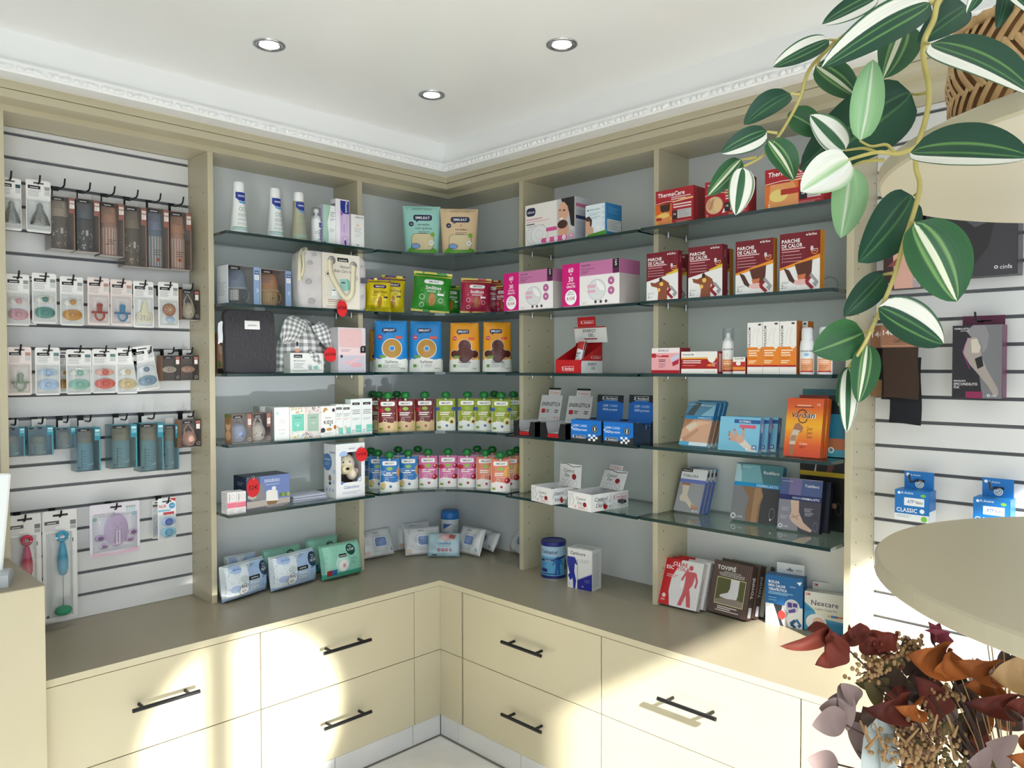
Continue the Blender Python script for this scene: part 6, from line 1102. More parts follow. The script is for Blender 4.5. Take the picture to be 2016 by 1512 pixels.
leanbox('elbow_support_box', 'front orange elbow support box', (1542, 888), (1614, 899), (1557, 792), Z, .018, 'C0521E', f_vari, right=vs_, d=.235, group=gv, h=.168, tilt=10)
leanbox('elbow_support_box', 'second orange elbow support box behind the front one', (1542, 888), (1614, 899), (1557, 792), Z, .018, 'C0521E', f_vari, right=vs_, d=.235, group=gv, h=.168, tilt=10, shift=(.004, .022, 0))
f_dark = lambda P: (P.rect(0, 0, 1, 1, '1C2026'), P.rect(.5, .2, 1, .7, '2A7A96'), P.rect(.5, .12, 1, .3, 'B9704A'), P.rect(.5, 0, 1, .12, '4A9AB4'), P.ring(.7, .11, .06, None, 'F0F2F2', .6), P.rect(0, .90, .6, 1, '9A3A2A'))
leanbox('support_box', 'dark support box behind the orange elbow supports', (1568, 884), (1660, 897), (1575, 785), Z, .018, '1C2026', f_dark, right=lambda P: P.rect(0, 0, 1, 1, '14181C'), d=.165, h=.175, tilt=6, w=.145)
leanbox('support_box', 'tall teal support box at the very back right', (1574, 880), (1655, 890), (1583, 780), Z, .018, '5A8A98', lambda P: P.rect(0, .9, 1, 1, '4A7A88'), d=.115, h=.192, tilt=6, w=.15)
# ---- lowest: ankle and knee supports
Z = ZT[4]
def f_tob(P):
    P.rect(0, 0, 1, .74, 'A6A3A8'); P.rect(0, .74, 1, .985, 'EDEEF0'); P.rect(0, .66, 1, .745, '6E7FC9'); P.rect(0, .91, .42, .985, '16161A'); P.text('FARMALASTIC', .21, .93, .03, 'F0F0F2', 'c', .5, mw=.34); P.text('TOBILLERA', .08, .795, .055, '2A2C34', 'l', .5, mw=.60); P.poly([(.10, .66), (.42, .66), (.44, .60), (.12, .60)], 'B07A5E'); P.poly([(.14, .60), (.42, .60), (.40, .38), (.62, .22), (.86, .14), (.86, .08), (.62, .10), (.40, .22), (.16, .24), (.12, .32), (.20, .42)], 'E0CFBE'); P.poly([(.62, .20), (.88, .14), (.88, .07), (.64, .09)], 'C9987C')
    for k in range(5): P.ell(.68+.05*k, .09+.005*k, .025, .014, 'B57C64')
    P.ring(.74, .04, .035, None, 'F4F4F6', .6); P.lines(.8, .035, .95, 1, .03, 'E6E6EA')
blue_s = lambda P: (P.rect(0, 0, 1, .72, '5F74C4'), P.rect(0, .72, 1, .95, 'C9CBD0'), P.rect(.1, .84, .9, .94, '1E1E22'))
ga = 'leaning ankle support boxes'
for i, nm in enumerate(('front', 'middle', 'rear')):
    leanbox('ankle_support_box', '%s grey ankle support box of the left stack' % nm, (1326, 1007), (1376, 1015), (1345, 923), Z, .014, 'A6A3A8' if i < 2 else '2E9AD0', f_tob, right=blue_s, group=ga, shift=(.003*i, .019*i, 0))
def f_rod(P):
    P.rect(0, 0, 1, 1, '8A878C'); P.poly([(.5, 0), (1, 0), (1, .62), (.60, .62)], '47444A'); P.rect(0, .66, 1, 1, '4F7F8A'); P.poly([(0, .66), (.0, .98), (.08, .98), (.2, .66)], 'B5D9E2'); P.poly([(.15, .66), (.12, .98), (.5, .98), (.62, .66)], '7FB6C2'); P.rect(0, .60, 1, .67, '1E9AD8'); P.text('FARMALASTIC', .95, .612, .042, 'E2F4FA', 'r', .7, mw=.46); P.text('Rodillera', .93, .84, .052, 'F2F6F6', 'r', .6, mw=.38); P.lines(.06, .93, .32, 1, .03, 'C9DDE2')
    P.poly([(.18, .60), (.60, .60), (.66, .46), (.62, .30), (.62, 0), (.34, 0), (.32, .2), (.36, .40)], '9A7456'); P.poly([(.46, .58), (.58, .60), (.64, .46), (.58, .28), (.58, .0), (.46, 0), (.46, .3)], 'B58E6A'); P.ring(.07, .07, .055, None, 'F4F4F6', .62); P.text('cinfa', .15, .05, .04, 'E6E6EA', 'l', .5); P.ring(.88, .18, .06, .1, '8A888C', .85); P.ell(.86, .08, .015, .02, 'FFFFFF')
gk = 'knee support boxes'
leanbox('knee_support_box', 'teal knee support box with a bent knee, in front', (1436, 1025), (1528, 1039), (1452, 914), Z, .022, '4F7F8A', f_rod, right=lambda P: (P.rect(0, .6, 1, 1, '3A8AA4'), P.rect(0, 0, 1, .6, '26262A')), group=gk)
leanbox('knee_support_box', 'knee support box peeking out left behind the front one', (1436, 1025), (1522, 1038), (1452, 914), Z, .022, '8A888C', lambda P: (P.rect(0, .62, .3, .78, 'EDEEF0'), P.rect(0, .78, .3, .84, '16161A'), P.text('RO', .05, .67, .06, '2A2C34', 'l', .5), P.rect(0, .55, .3, .62, '6E7FC9'), P.rect(0, .84, 1, 1, '3E6872'), P.lines(.06, .95, .3, 1, .03, 'A9C4CA')), group=gk, shift=(-.012, .030, 0), h=.182)
def f_inn(P):
    P.rect(0, 0, 1, 1, '8F8B98'); P.poly([(.5, 0), (1, 0), (1, .66), (.42, .66)], '4A4754'); P.rect(0, .66, 1, .985, '4F5F8E'); P.poly([(.22, .66), (.22, .98), (.52, .98), (.5, .66)], '7A6F9A'); P.rect(0, .58, 1, .68, '1E2A66'); P.text('INNOVA', .32, .605, .042, 'C9D0EA', 'l', .2, mw=.24); P.text('FARMALASTIC', .96, .605, .042, 'F2F4FA', 'r', 1, mw=.40); P.text('Tobillera', .92, .85, .05, 'F0F2F8', 'r', .6, mw=.36); P.lines(.05, .93, .3, 1, .03, 'C0C8E0')
    P.poly([(.28, .58), (.48, .58), (.50, .36), (.62, .18), (.84, .05), (.80, .01), (.56, .06), (.36, .16), (.28, .24), (.32, .36)], 'D9B5A4'); P.stroke([(.32, .24), (.52, .30)], .02, 'B08A7C'); P.stroke([(.34, .30), (.5, .22)], .02, 'B08A7C')
    for x, y in ((.08, .42), (.06, .26), (.62, .44), (.64, .36)): P.lines(x, y, x+.2, 3, .025, 'C4C0CC', .35)
    P.ring(.08, .07, .05, None, 'F4F4F6', .62); P.text('cinfa', .15, .05, .035, 'E6E6EA', 'l', .5); P.ring(.9, .12, .05, .09, '7A7884', .85)
blk = lambda P: (P.rect(0, 0, 1, 1, '16161C'), P.rect(.2, .6, .8, .9, '23264A'))
leanbox('ankle_support_box', 'violet-grey ankle support box with labelled foot, in front', (1529, 1043), (1612, 1055), (1547, 947), Z, .022, '23264A', f_inn, right=blk, group='dark support boxes on the right', tilt=12)
leanbox('ankle_support_box', 'dark support box directly behind the violet-grey one', (1529, 1043), (1612, 1055), (1547, 947), Z, .022, '1C1E30', lambda P: P.rect(0, 0, 1, 1, '1E2138'), right=blk, group='dark support boxes on the right', shift=(.014, .028, 0), h=.150, tilt=12)
leanbox('support_box', 'large black support box with a yellow band at the back', (1574, 1030), (1660, 1042), (1580, 905), Z, .03, '1A191B', lambda P: (P.rect(0, .735, 1, .80, 'D6B42A'), P.poly([(.3, .80), (.36, .98), (.34, .8)], 'D9C4B4'), P.poly([(.55, .8), (.62, .98), (.76, .98), (.66, .8)], '6A3A2E'), P.ring(.8, .3, .06, .09, '5A585A', .85), P.ell(.72, .34, .05, .04, 'B5867A')), d=.036, h=.218, w=.150, tilt=0)
# ---- worktop
def f_cubre(P):
    P.rect(0, 0, 1, 1, 'E2DEDE'); P.poly([(0, 0), (.30, 0), (.22, .3), (.24, .6), (.44, 1), (0, 1)], 'C41A22'); P.text('CUBRE', .22, .86, .075, 'FFFFFF' if 0 else 'C41A22', 'l', 1.3, mw=.44); P.text('CU', .22, .86, .075, 'FFFFFF', 'l', 1.3, mw=.17); P.text('ESCAYOLA', .06, .77, .075, 'C41A22', 'l', 1.3, mw=.66); P.text('ESC', .06, .77, .075, 'FFFFFF', 'l', 1.3, mw=.24); P.lines(.1, .64, .4, 2, .04, 'D9A0A0', .5)
    P.ell(.70, .86, .055, .055, 'C8545A'); P.poly([(.58, .78), (.84, .78), (.82, .60), (.80, .50), (.74, .42), (.80, .24), (.84, .04), (.74, .04), (.68, .28), (.60, .04), (.50, .04), (.58, .30), (.60, .46), (.60, .60)], 'CC5A60'); P.stroke([(.60, .76), (.52, .60), (.54, .44)], .05, 'CC5A60'); P.stroke([(.83, .76), (.90, .60), (.88, .46)], .05, 'CC5A60'); P.poly([(.50, .56), (.58, .58), (.56, .40), (.49, .42)], 'F0E9E9'); P.text('Joya', .05, .09, .04, 'F6E6E6', 'l', .4); P.ell(.12, .19, .05, None, 'F0CFCF', 14)
cs = lambda P: (P.rect(0, 0, 1, 1, 'C4BDBD'), P.text('CUBRE ESCAYOLA', .64, .1, .30, '3A1418', 'l', .9, rot=pi/2, mw=.62))
gc = 'red and white cast cover boxes'
for i, nm in enumerate(('front', 'middle', 'rear')):
    leanbox('cast_cover_box', '%s red and white cast cover box' % nm, (1295, 1191), (1370, 1209), (1320, 1106), ZC, .024, 'C8C2C2', f_cubre, right=cs, faces=dict(left='A8141C', top='B8141C'), group=gc, shift=(.010*i, .0275*i, .0), tilt=21)
def f_tovi(P):
    P.rect(0, 0, 1, 1, '4A3830')
    for k in range(22): P.stroke([(.02+.045*k, 0), (.03+.045*k, .4), (.02+.045*k, .8), (.04+.044*k, 1)], .014, '75605A')
    P.text('TOVIPIÉ', .10, .835, .075, 'F2F0EE', 'l', 1.4, mw=.70); P.text('ALPARGATAS DE YUTE', .5, .785, .025, 'EDE6E2', 'c', .5, mw=.56); P.text('ESPECIALES PARA ESCAYOLADOS', .5, .75, .025, 'EDE6E2', 'c', .5, mw=.80); P.text('Y OTRAS DIFICULTADES DEL PIE', .5, .715, .025, 'EDE6E2', 'c', .5, mw=.76); P.rect(.14, .18, .88, .69, 'E9DFA8'); P.rect(.15, .19, .87, .68, '57592F'); P.poly([(.15, .19), (.87, .19), (.87, .30), (.5, .34), (.15, .26)], '8F8078'); P.poly([(.50, .68), (.72, .68), (.72, .40), (.70, .32), (.45, .30), (.26, .32), (.28, .36), (.46, .42), (.50, .50)], 'D9D6D8'); P.lines(.24, .13, .74, 2, .035, 'E0D6D0', .5); P.lines(.2, .06, .8, 1, .03, 'E0D6D0', .5)
ts = lambda P: (P.rect(0, 0, 1, 1, '43342E'), P.text('TOVIPIÉ', .7, .40, .45, 'D9D4D0', 'l', 1.2, rot=pi/2, mw=.40), P.rect(.2, .05, .8, .24, 'B9BCC0'))
gt = 'brown cast shoe boxes'
for i, nm in enumerate(('front', 'middle')):
    leanbox('cast_shoe_box', '%s brown wood-print cast shoe box' % nm, (1392, 1206), (1468, 1227), (1411, 1106), ZC, .030, '4A3830', f_tovi, right=ts, group=gt, shift=(.008*i, .0325*i, 0), tilt=16)
leanbox('cast_shoe_box', 'rear grey cast shoe box taller than the brown ones', (1392, 1206), (1468, 1227), (1411, 1106), ZC, .028, '8F8B86', lambda P: P.rect(.04, .04, .96, .96, '9A9690'), right=lambda P: (P.rect(0, 0, 1, 1, '7A7670'), P.text('TOVIPIÉ', .7, .60, .4, '2A2624', 'l', 1, rot=pi/2, mw=.35)), group=gt, shift=(.022, .068, 0), tilt=16, h=.162)
def f_bolsa(P):
    P.rect(0, 0, 1, 1, '1565A4'); P.poly([(0, 0), (1, 0), (1, .42), (0, .42)], 'E2E4E6'); P.text('BOLSA', .08, .84, .05, 'FFFFFF', 'l', 1.1, mw=.3); P.text('FRÍO CALOR', .08, .765, .05, 'FFFFFF', 'l', 1.1, mw=.46); P.text('TERAPÉUTICA', .08, .69, .05, 'FFFFFF', 'l', 1.1, mw=.50); P.lines(.08, .65, .74, 2, .03, '9AC4E6', .5); P.lines(.08, .54, .3, 2, .05, '7FB0DA'); P.text('farline', .66, .80, .03, 'D6E8F6', 'l', .3); P.poly([(.84, .92), (.98, .94), (.92, .86)], 'F0F4F8'); P.poly([(.22, .42), (.50, .42), (.44, .20), (.60, 0), (.40, 0), (.32, .2)], '2A2C34'); P.poly([(.46, .42), (.70, .42), (.56, .16), (.64, 0), (.50, 0), (.40, .18)], 'A9A5A8'); P.ell(.44, .22, .10, .09, 'C03A36'); P.ell(.72, .42, .20, None, 'F0F2F4', 22); P.ell(.72, .42, .185, None, 'C6C9D4', 22); P.rect(.60, .40, .72, .50, '4A3A8E'); P.rect(.74, .42, .86, .50, '4A3A8E'); P.poly([(.62, .34), (.80, .40), (.82, .33), (.64, .28)], '5A4A9A')
    P.poly([(.66, .10), (.78, .18), (.84, .14), (.76, .08), (.84, .02), (.78, 0), (.68, .04)], '154A78'); P.poly([(.80, .16), (.86, .20), (.98, .08), (.92, .02), (.86, .06), (.90, .09)], '2A6AA8'); P.text('3', .08, .06, .06, '5A6A7A', 'l', .3); P.lines(.08, .18, .3, 3, .03, '9AA4AE')
o = leanbox('cold_pack_box', 'blue hot-cold gel pack box with hang tab', (1507, 1226), (1580, 1240), (1507, 1130), ZC, .045, '1565A4', f_bolsa, right=lambda P: P.rect(0, 0, 1, 1, '125A94'), tilt=0)
a_, w, h, _, _ = solve((1507, 1226), (1580, 1240), (1507, 1130), ZC)
m = MB(); tw, th = w*.88, .033; m.cbox(w*.2, .040, h-.002, w*.2+tw*.85, .0415, h+th, mat('D6D8DA', .45), .0005); t_ = m.build('hang_tab', o)
P = Print(lambda u, v, off: (w*.2+tw*.85*u, .040-off, h-.002+(th+.002)*v), tw*.85, th+.002); P.rect(.004, .004, .996, .996, 'D9DBDD'); P.ell(.48, .42, .13, .10, '7A7E82'); P.ell(.48, .50, .04, .14, '7A7E82'); P.text('farline', .70, .40, .16, '4A5A6A', 'l', .3, mw=.22); P.build('printed_tab', t_)
def f_nex(P):
    P.rect(0, 0, 1, 1, 'E6E6E2'); P.poly([(0, 0), (1, 0), (1, .30), (.5, .34), (.22, .55), (0, .72)], '3F9AC8'); P.poly([(0, .45), (.18, .52), (0, .68)], '2A86BE'); P.rect(.4, 0, 1, .26, '2A86B4'); P.poly([(.3, .36), (1, .30), (1, .60), (.2, .62)], 'EAE6D6'); P.ell(.28, .22, .24, .22, 'F0F2F2'); P.ell(.34, .20, .15, .17, 'E6BFAE'); P.stroke([(.24, .22), (.28, .21), (.32, .22)], .008, '6A4A40'); P.stroke([(.38, .22), (.42, .21), (.46, .22)], .008, '6A4A40'); P.ell(.36, .10, .05, .015, 'C0706A'); P.text('3M', .03, .90, .06, 'C0202A', 'l', 1.6, mw=.1); P.text('Nexcare', .16, .665, .13, '23284A', 'l', .5, mw=.66); P.text('ColdHot Therapy Pack', .25, .55, .05, '3A4A7A', 'l', .3, mw=.52); P.rect(.62, .40, .78, .46, '4A7AC0'); P.rect(.78, .41, 1, .45, 'D96A3A'); P.ell(.57, .43, .03, None, 'E3A98A', 8)
gn = 'therapy pack boxes'
leanbox('therapy_pack_box', 'white and blue therapy pack box in front', (1583, 1240), (1668, 1254), (1583, 1166), ZC, .04, 'E2E2DE', f_nex, group=gn, tilt=3, faces=dict(left='2A7AB0'))
leanbox('therapy_pack_box', 'middle therapy pack box in the row', (1583, 1240), (1668, 1254), (1583, 1166), ZC, .035, 'D9D9D6', f_nex, top=lambda P: P.rect(.25, .1, 1, .9, '3A7AB4'), group=gn, tilt=3, shift=(.015, .048, 0), h=.138)
leanbox('therapy_pack_box', 'rear therapy pack box standing tallest', (1583, 1240), (1668, 1254), (1583, 1166), ZC, .06, 'D9D9D6', f_nex, top=lambda P: P.rect(.2, .1, 1, .9, '7A94B0'), group=gn, tilt=3, shift=(.022, .090, 0), h=.185)
# ================================================================== slatted wall with baby goods
HK = mat('131316', .4, .3)
def hook(label, x, z, L, group='black display hooks'):
    o = empty('display_hook', (x, -PF, z)); tag(o, label, 'hook', group)
    m = MB(); m.cbox(-.009, -.004, -.030, .009, .0035, .004, HK, .0008); m.build('bracket', o)
    m = MB(); m.tube([(0, -.003, -.012), (0, -L*.82, -.012), (0, -L*.93, -.008), (0, -L, .010)], .0026, HK, 7); m.build('prong', o); return o
def card_frame(px0, px1, pt, pb, d):
    a = un(px0, pb, 1, -d); b_ = un(px1, pb, 1, -d); t = un((px0+px1)/2, pt, 1, -d); m_ = un((px0+px1)/2, pb, 1, -d); return a.x, b_.x, m_.z, t.z
def rrpts(w, h, r, n=4):
    q = []
    for cx, cz, a in ((w-r, h-r, 0), (r, h-r, pi/2), (r, r, pi), (w-r, r, 1.5*pi)): q += [(cx+r*cos(a+pi/2*i/n), cz+r*sin(a+pi/2*i/n)) for i in range(n+1)]
    return q
def slab(m, pts, y0, y1, mt):
    n = len(pts); v = [(x, y0, z) for x, z in pts]+[(x, y1, z) for x, z in pts]; m.add(v, [list(range(n))[::-1], list(range(n, 2*n))]+[((i+1) % n, i, n+i, n+(i+1) % n)[::-1] for i in range(n)], mt)
def shield(o, c, a, b_, col, knob, kc, pat=None, lobes=.16):
    m = MB(); mt = mat(col, .3)
    def f(u, v):
        th = 2*pi*u; r = (1+lobes*cos(2*th))*v; return (c[0]+a*r*cos(th), c[1]-.005*(1-v*v)-.001, c[2]+b_*r*sin(th))
    m.grid(f, 28, 5, mt); s = m.build('pacifier_shield', o)
    m = MB(); m.ball((c[0], c[1]-.007, c[2]), knob, knob*.55, knob*.9, mat(kc, .35), 14, 8); m.build('pacifier_knob', o)
    if pat:
        P = Print(lambda u, v, off: (c[0]+a*(2*u-1), c[1]-.006*(1-min(1, (2*u-1)**2+(2*v-1)**2))-off-.0004, c[2]+b_*(2*v-1)), 2*a, 2*b_); rn = random.Random(int(c[0]*997))
        for _ in range(16):
            th = rn.uniform(0, 6.28); r = rn.uniform(.45, .85); P.ell(.5+.5*r*cos(th), .5+.5*r*sin(th), rn.uniform(.02, .04), None, rn.choice(pat), 6)
        P.build('shield_pattern', s)
def dome(o, x0, z0, x1, z1, dp, y=0, tint=CLEAR):
    m = MB(); m.grid(lambda u, v: (x0+(x1-x0)*u, y-.0006-dp*(1-abs(2*u-1)**7)*(1-abs(2*v-1)**9), z0+(z1-z0)*v), 18, 22, tint); return m.build('blister', o)
def blister(label, px, pt, pb, kind, cols, d=.098, card='EDECEA', tagc='8A9490', gz=None, roll=0, name='pacifier_pack', cat='pacifier pack', group='hanging pacifier packs', logo_=True, hk=True, dx=0):
    x0, x1, z0, z1 = card_frame(px[0], px[1], pt, pb, d); w, h = x1-x0, z1-z0
    o = empty(name, (x0, -d, z0), (0, rad(roll), 0)); tag(o, label, cat, group)
    m = MB(); slab(m, rrpts(w, h, min(w, h)*.09), 0, .0008, mat(card, .45)); m.build('card', o)
    P = Print(face_fn('front', w, h, .001), w, h); P.rect(.03, .02, .97, .98, card); P.rrect(.30, .925, .72, .955, .02, '4A4A4C')
    if logo_: logo(P, .08, .825, .50, .065, 'suavinex'); P.rect(.74, .82, .96, .89, tagc); P.rect(.74, .72, .96, .81, 'C9CCCA'); P.lines(.08, .79, .6, 5, .026, '9A9A9C')
    P.build('printed_card', o)
    if kind == 'twin':
        dome(o, w*.04, h*.03, w*.96, h*.64, .020); shield(o, (w*.5, -.004, h*.475), w*.33, h*.095, cols[0], w*.14, cols[1], cols[2]); shield(o, (w*.5, -.004, h*.215), w*.36, h*.135, cols[3], w*.14, cols[3])
    elif kind == 'single':
        dome(o, w*.06, h*.04, w*.94, h*.64, .022); c = mat(cols[0], .3)
        m = MB(); m.tube([(w*.5, -.010, h*.28), (w*.5, -.010, h*.36), (w*.5, -.010, h*.42), (w*.5, -.010, h*.455)], [w*.10, w*.115, w*.14, w*.09], c, 12); m.build('pacifier_teat', o)
        m = MB(); m.cbox(w*.12, -.016, h*.245, w*.88, -.003, h*.285, c, .003); m.build('pacifier_shield', o)
        m = MB(); m.tube([(w*.30, -.010, h*.25), (w*.30, -.010, h*.17), (w*.40, -.010, h*.115), (w*.5, -.010, h*.10), (w*.60, -.010, h*.115), (w*.70, -.010, h*.17), (w*.70, -.010, h*.25)], .0032, c, 8); m.build('pacifier_ring', o)
    elif kind == 'nipple':
        dome(o, w*.03, h*.04, w*.97, h*.62, .024); m = MB(); m.lathe([(w*.40, h*.13), (w*.40, h*.16), (w*.36, h*.20), (w*.30, h*.30), (w*.17, h*.40), (w*.12, h*.46), (w*.13, h*.50), (w*.06, h*.545)], clearmat('silicone', 'B9BABA', .2, .25, .6), 20, w*.5, -.014, 1, .62); m.build('bottle_teat', o)
    elif kind == 'scissors':
        dome(o, w*.05, h*.03, w*.95, h*.66, .016); c = mat('EFE2C0', .4); m = MB(); slab(m, [(w*.46, h*.58), (w*.54, h*.58), (w*.68, h*.33), (w*.64, h*.27), (w*.36, h*.27), (w*.32, h*.33)], -.010, -.002, c); m.build('scissor_blades', o)
        for cx in (.29, .71):
            m = MB(); m.tube([(w*cx+w*.15*cos(2*pi*k/16), -.006, h*.22+h*.085*sin(2*pi*k/16)) for k in range(17)], .0035, c, 7, cap=False); m.build('scissor_handle', o)
    elif kind == 'brush':
        dome(o, w*.06, h*.05, w*.94, h*.62, .020); m = MB(); m.ball((w*.5, -.006, h*.40), w*.32, .008, h*.14, mat('A86A44', .5), 18, 9); m.build('brush_head', o); m = MB(); m.ball((w*.55, -.006, h*.18), w*.25, .008, h*.06, mat('B9CCE6', .4), 14, 7); m.build('brush_base', o)
        P = Print(lambda u, v, off: (w*.5+w*.28*(2*u-1), -.0142-off, h*.40+h*.12*(2*v-1)), w*.56, h*.24)
        for k in range(4): P.stroke([(.5+.4*cos(pi*k/4), .5+.4*sin(pi*k/4)), (.5-.4*cos(pi*k/4), .5-.4*sin(pi*k/4))], .05, 'E0C0A0')
        P.build('brush_pattern', o)
    if hk: hook('black hook holding the '+label, (x0+x1)/2+dx, min(GZ, key=lambda g: abs(g-(gz if gz else z1))), d-PF+.022)
    return o
G = lambda k: GZ[k]
blister('clear bottle teat pack at the far left, half behind the upright', (-2, 43), 350, 453, 'nipple', None, gz=G(2), tagc='1E4A4C', name='teat_pack', cat='teat pack', group='hanging teat packs')
blister('clear bottle teat pack beside the boxed bottles', (52, 101), 355, 458, 'nipple', None, gz=G(2), tagc='9A9E9C', name='teat_pack', cat='teat pack', group='hanging teat packs')
PT = ['C9A070', '8AA08A', '6E6A66', 'D9B0A0']
blister('pink twin pacifier pack at the left edge', (12, 59), 540, 641, 'twin', ('E9DDD6', 'D9A0A6', PT, 'CE98A0'), gz=G(6))
blister('teal twin pacifier pack', (64, 112), 538, 637, 'twin', ('E6E0D6', '4F8378', PT, '4F8C80'), gz=G(6))
blister('mustard twin pacifier pack', (119, 165), 545, 641, 'twin', ('E6E0D6', 'C98A2E', PT, 'C98A2A'), gz=G(6))
blister('brick red single pacifier pack on pale pink card', (173, 216), 547, 640, 'single', ('B0452E',), card='EBDDD9', tagc='B58A80', gz=G(6))
blister('bright blue single pacifier pack on pale pink card', (218, 261), 551, 641, 'single', ('3F86B4',), card='EBDDD9', tagc='B58A80', gz=G(6))
blister('cream baby nail scissors pack', (263, 303), 554, 645, 'scissors', None, gz=G(6), name='nail_scissors_pack', cat='scissors pack', group='hanging care packs')
blister('brown round baby brush pack', (312, 352), 556, 646, 'brush', None, gz=G(6), name='baby_brush_pack', cat='brush pack', group='hanging care packs')
blister('sage green single pacifier pack at the left edge', (15, 63), 683, 778, 'single', ('93A283',), card='EBDDD9', tagc='B58A80', gz=G(9))
blister('light blue twin pacifier pack', (70, 119), 684, 778, 'twin', ('BFD0E6', 'A9C2E2', PT, 'B4CAE6'), gz=G(9), tagc='5A7A80')
blister('mint twin pacifier pack', (131, 181), 688, 776, 'twin', ('E0E6DE', '8FBFA9', PT, '8FC2AE'), gz=G(9), tagc='5A7A80')
blister('coral twin pacifier pack', (182, 230), 687, 774, 'twin', ('EBB4A4', 'DE6A58', PT, 'DE6454'), gz=G(9), tagc='5A8A80')
blister('beige leopard pattern twin pacifier pack', (230, 271), 685, 775, 'twin', ('E9E4DA', 'D9BE94', None, 'D6BC8C'), gz=G(9), tagc='8A9490')
blister('grey-blue twin pacifier pack hanging tilted', (272, 315), 684, 771, 'twin', ('E2E4E6', '7A8CA0', None, '7F98AC'), gz=G(9), tagc='8A9490', roll=-9)
blister('mustard pacifier pack peeking out behind the light blue one', (112, 140), 690, 774, 'twin', ('E6E0D6', 'C98A2E', PT, 'B9822A'), d=.055, gz=G(9), hk=False)
blister('dark red pacifier pack peeking out behind the teal one', (56, 72), 548, 640, 'twin', ('E6E0D6', 'A84A40', PT, 'A84A40'), d=.055, gz=G(6), hk=False, logo_=False)
# boxed bottles
def bottle_box(label, px, pt, pb, cap, body, pat, box='8A6E64', d=.10, D=.066, teal=0, gz=None, hk=True, bh=1., name='baby_bottle_box'):
    x0, x1, z0, z1 = card_frame(px[0], px[1], pt, pb, d); w, h = x1-x0, z1-z0
    o = empty(name, (x0, -d, z0)); tag(o, label, 'bottle box', 'boxed teal baby goods' if teal else 'boxed baby bottles')
    BX = mat(box, .45); t = .0006; m = MB(); m.box(0, D-t, 0, w, D, h, mat('C2CBD0' if teal else 'B5A49C', .45)); m.box(0, 0, h-t, w, D, h, BX); m.box(w-t, 0, 0, w, D, h, mat('A9C4CC' if teal else 'B09A90', .45)); m.box(0, 0, 0, w, D, t, mat('D6CFCB', .4)); m.box(w*.74, 0, h*.70, w, t, h, mat('2F8AA0' if teal else '8E5E54', .45)); m.box(w*.94, 0, 0, w, t, h*.7, BX); m.build('carton', o)
    m = MB(); TN = clearmat('teal_film', 'A9CCD2', .08, .06, .4) if 0 else (TEALF if teal else CLEARD); m.box(.0006, .0001, .001, w*.94, .0004, h-.001, TN); m.build('clear_window', o)
    m = MB(); m.box(0, .0004, 0, .0005, D, h, TN); m.build('clear_side', o)
    cx, cy, r = w*.46, D*.5, min(w*.36, D*.44); hb = h*bh
    m = MB(); m.lathe([(r*.95, .002), (r, .006), (r, hb*.58), (r*.86, hb*.64), (r*.86, hb*.66)], mat(body, .3), 22, cx, cy); bt = m.build('bottle', o)
    m = MB(); m.lathe([(r*.98, hb*.64), (r*1.0, hb*.70), (r*.90, hb*.90), (r*.78, hb*.955), (r*.3, hb*.97)], mat(cap, .45), 22, cx, cy); m.build('bottle_cap', o)
    P = Print(lambda u, v, off: (cx+(r+off)*cos(-pi/2+(u-.5)*2.3), cy+(r+off)*sin(-pi/2+(u-.5)*2.3), hb*(.03+.54*v)), r*2.3, hb*.54, 1); pat(P); P.build('bottle_pattern', bt)
    P = Print(face_fn('front', w, h, D), w, h); logo(P, .04, .925, .50, .055, 'suavinex'); P.lines(.06, .89, .55, 6, .022, '6A6460'); P.rect(.77, .90, .97, .95, 'D9C9C4' if not teal else 'BFE6EE'); P.rect(.77, .80, .97, .885, 'EDE6E2' if not teal else '6FC0D2'); P.lines(.79, .87, .95, 3, .025, '9A8A86'); P.ring(.86, .12, .07, None, '4A4644', .85); P.build('printed_front', o)
    m = MB(); m.cbox(w*.22, D*.5, h, w*.80, D*.5+.0008, h+.022, mat('CFCFCD', .4), .0002); m.build('hang_tab', o)
    if hk: hook('black hook holding the '+label, (x0+x1)/2, gz, d-PF+.025)
    return o
TEALF = clearmat('teal_film', 'DAEBEE', .08, .06, .4)
def p_spots(cs):
    def f(P):
        rn = random.Random(len(cs))
        for _ in range(46): P.ell(rn.random(), rn.random(), rn.uniform(.02, .055), None, rn.choice(cs), 7)
        P.rect(.46, .52, .58, .72, 'EDEDEA')
    return f
def p_stripe(c, sp):
    def f(P):
        P.rect(0, 0, 1, .94, 'EDE6DE')
        for k in range(7): P.rect(.02+.145*k, 0, .09+.145*k, .94, c)
        for x, y, r in sp: P.ell(x, y, r, None, 'C8642E', 12)
        P.lines(.35, .5, .75, 3, .07, '5A4A44')
    return f
bottle_box('boxed baby bottle with beige cap, first from the left', (101, 149), 388, 491, 'CDC4B0', '6E675E', p_spots(['D9CDB9', 'B98A4A', '8A8A80', 'EDE6DA']), gz=G(2))
bottle_box('boxed baby bottle with slate blue cap', (151, 198), 393, 496, '6E7E92', '55585E', p_spots(['C9CFD0', '8A9AA0', 'EDEDEA', '6E8088']), gz=G(2))
bottle_box('boxed pink striped baby bottle set higher, third in the row', (199, 246), 400, 504, 'DDA98C', 'C9A090', p_stripe('D59A88', [(.3, .35, .05), (.62, .2, .04)]), gz=G(2))
bottle_box('boxed baby bottle with taupe cap, fourth in the row', (246, 290), 407, 525, 'A09488', '6E675E', p_spots(['EDE6DA', 'C9A05A', 'B9B0A4', 'D9CDB9']), gz=G(2))
bottle_box('boxed blue striped baby bottle', (291, 334), 411, 528, '8AA0CC', '7A94B0', p_stripe('7A94B4', [(.55, .22, .10)]), gz=G(2))
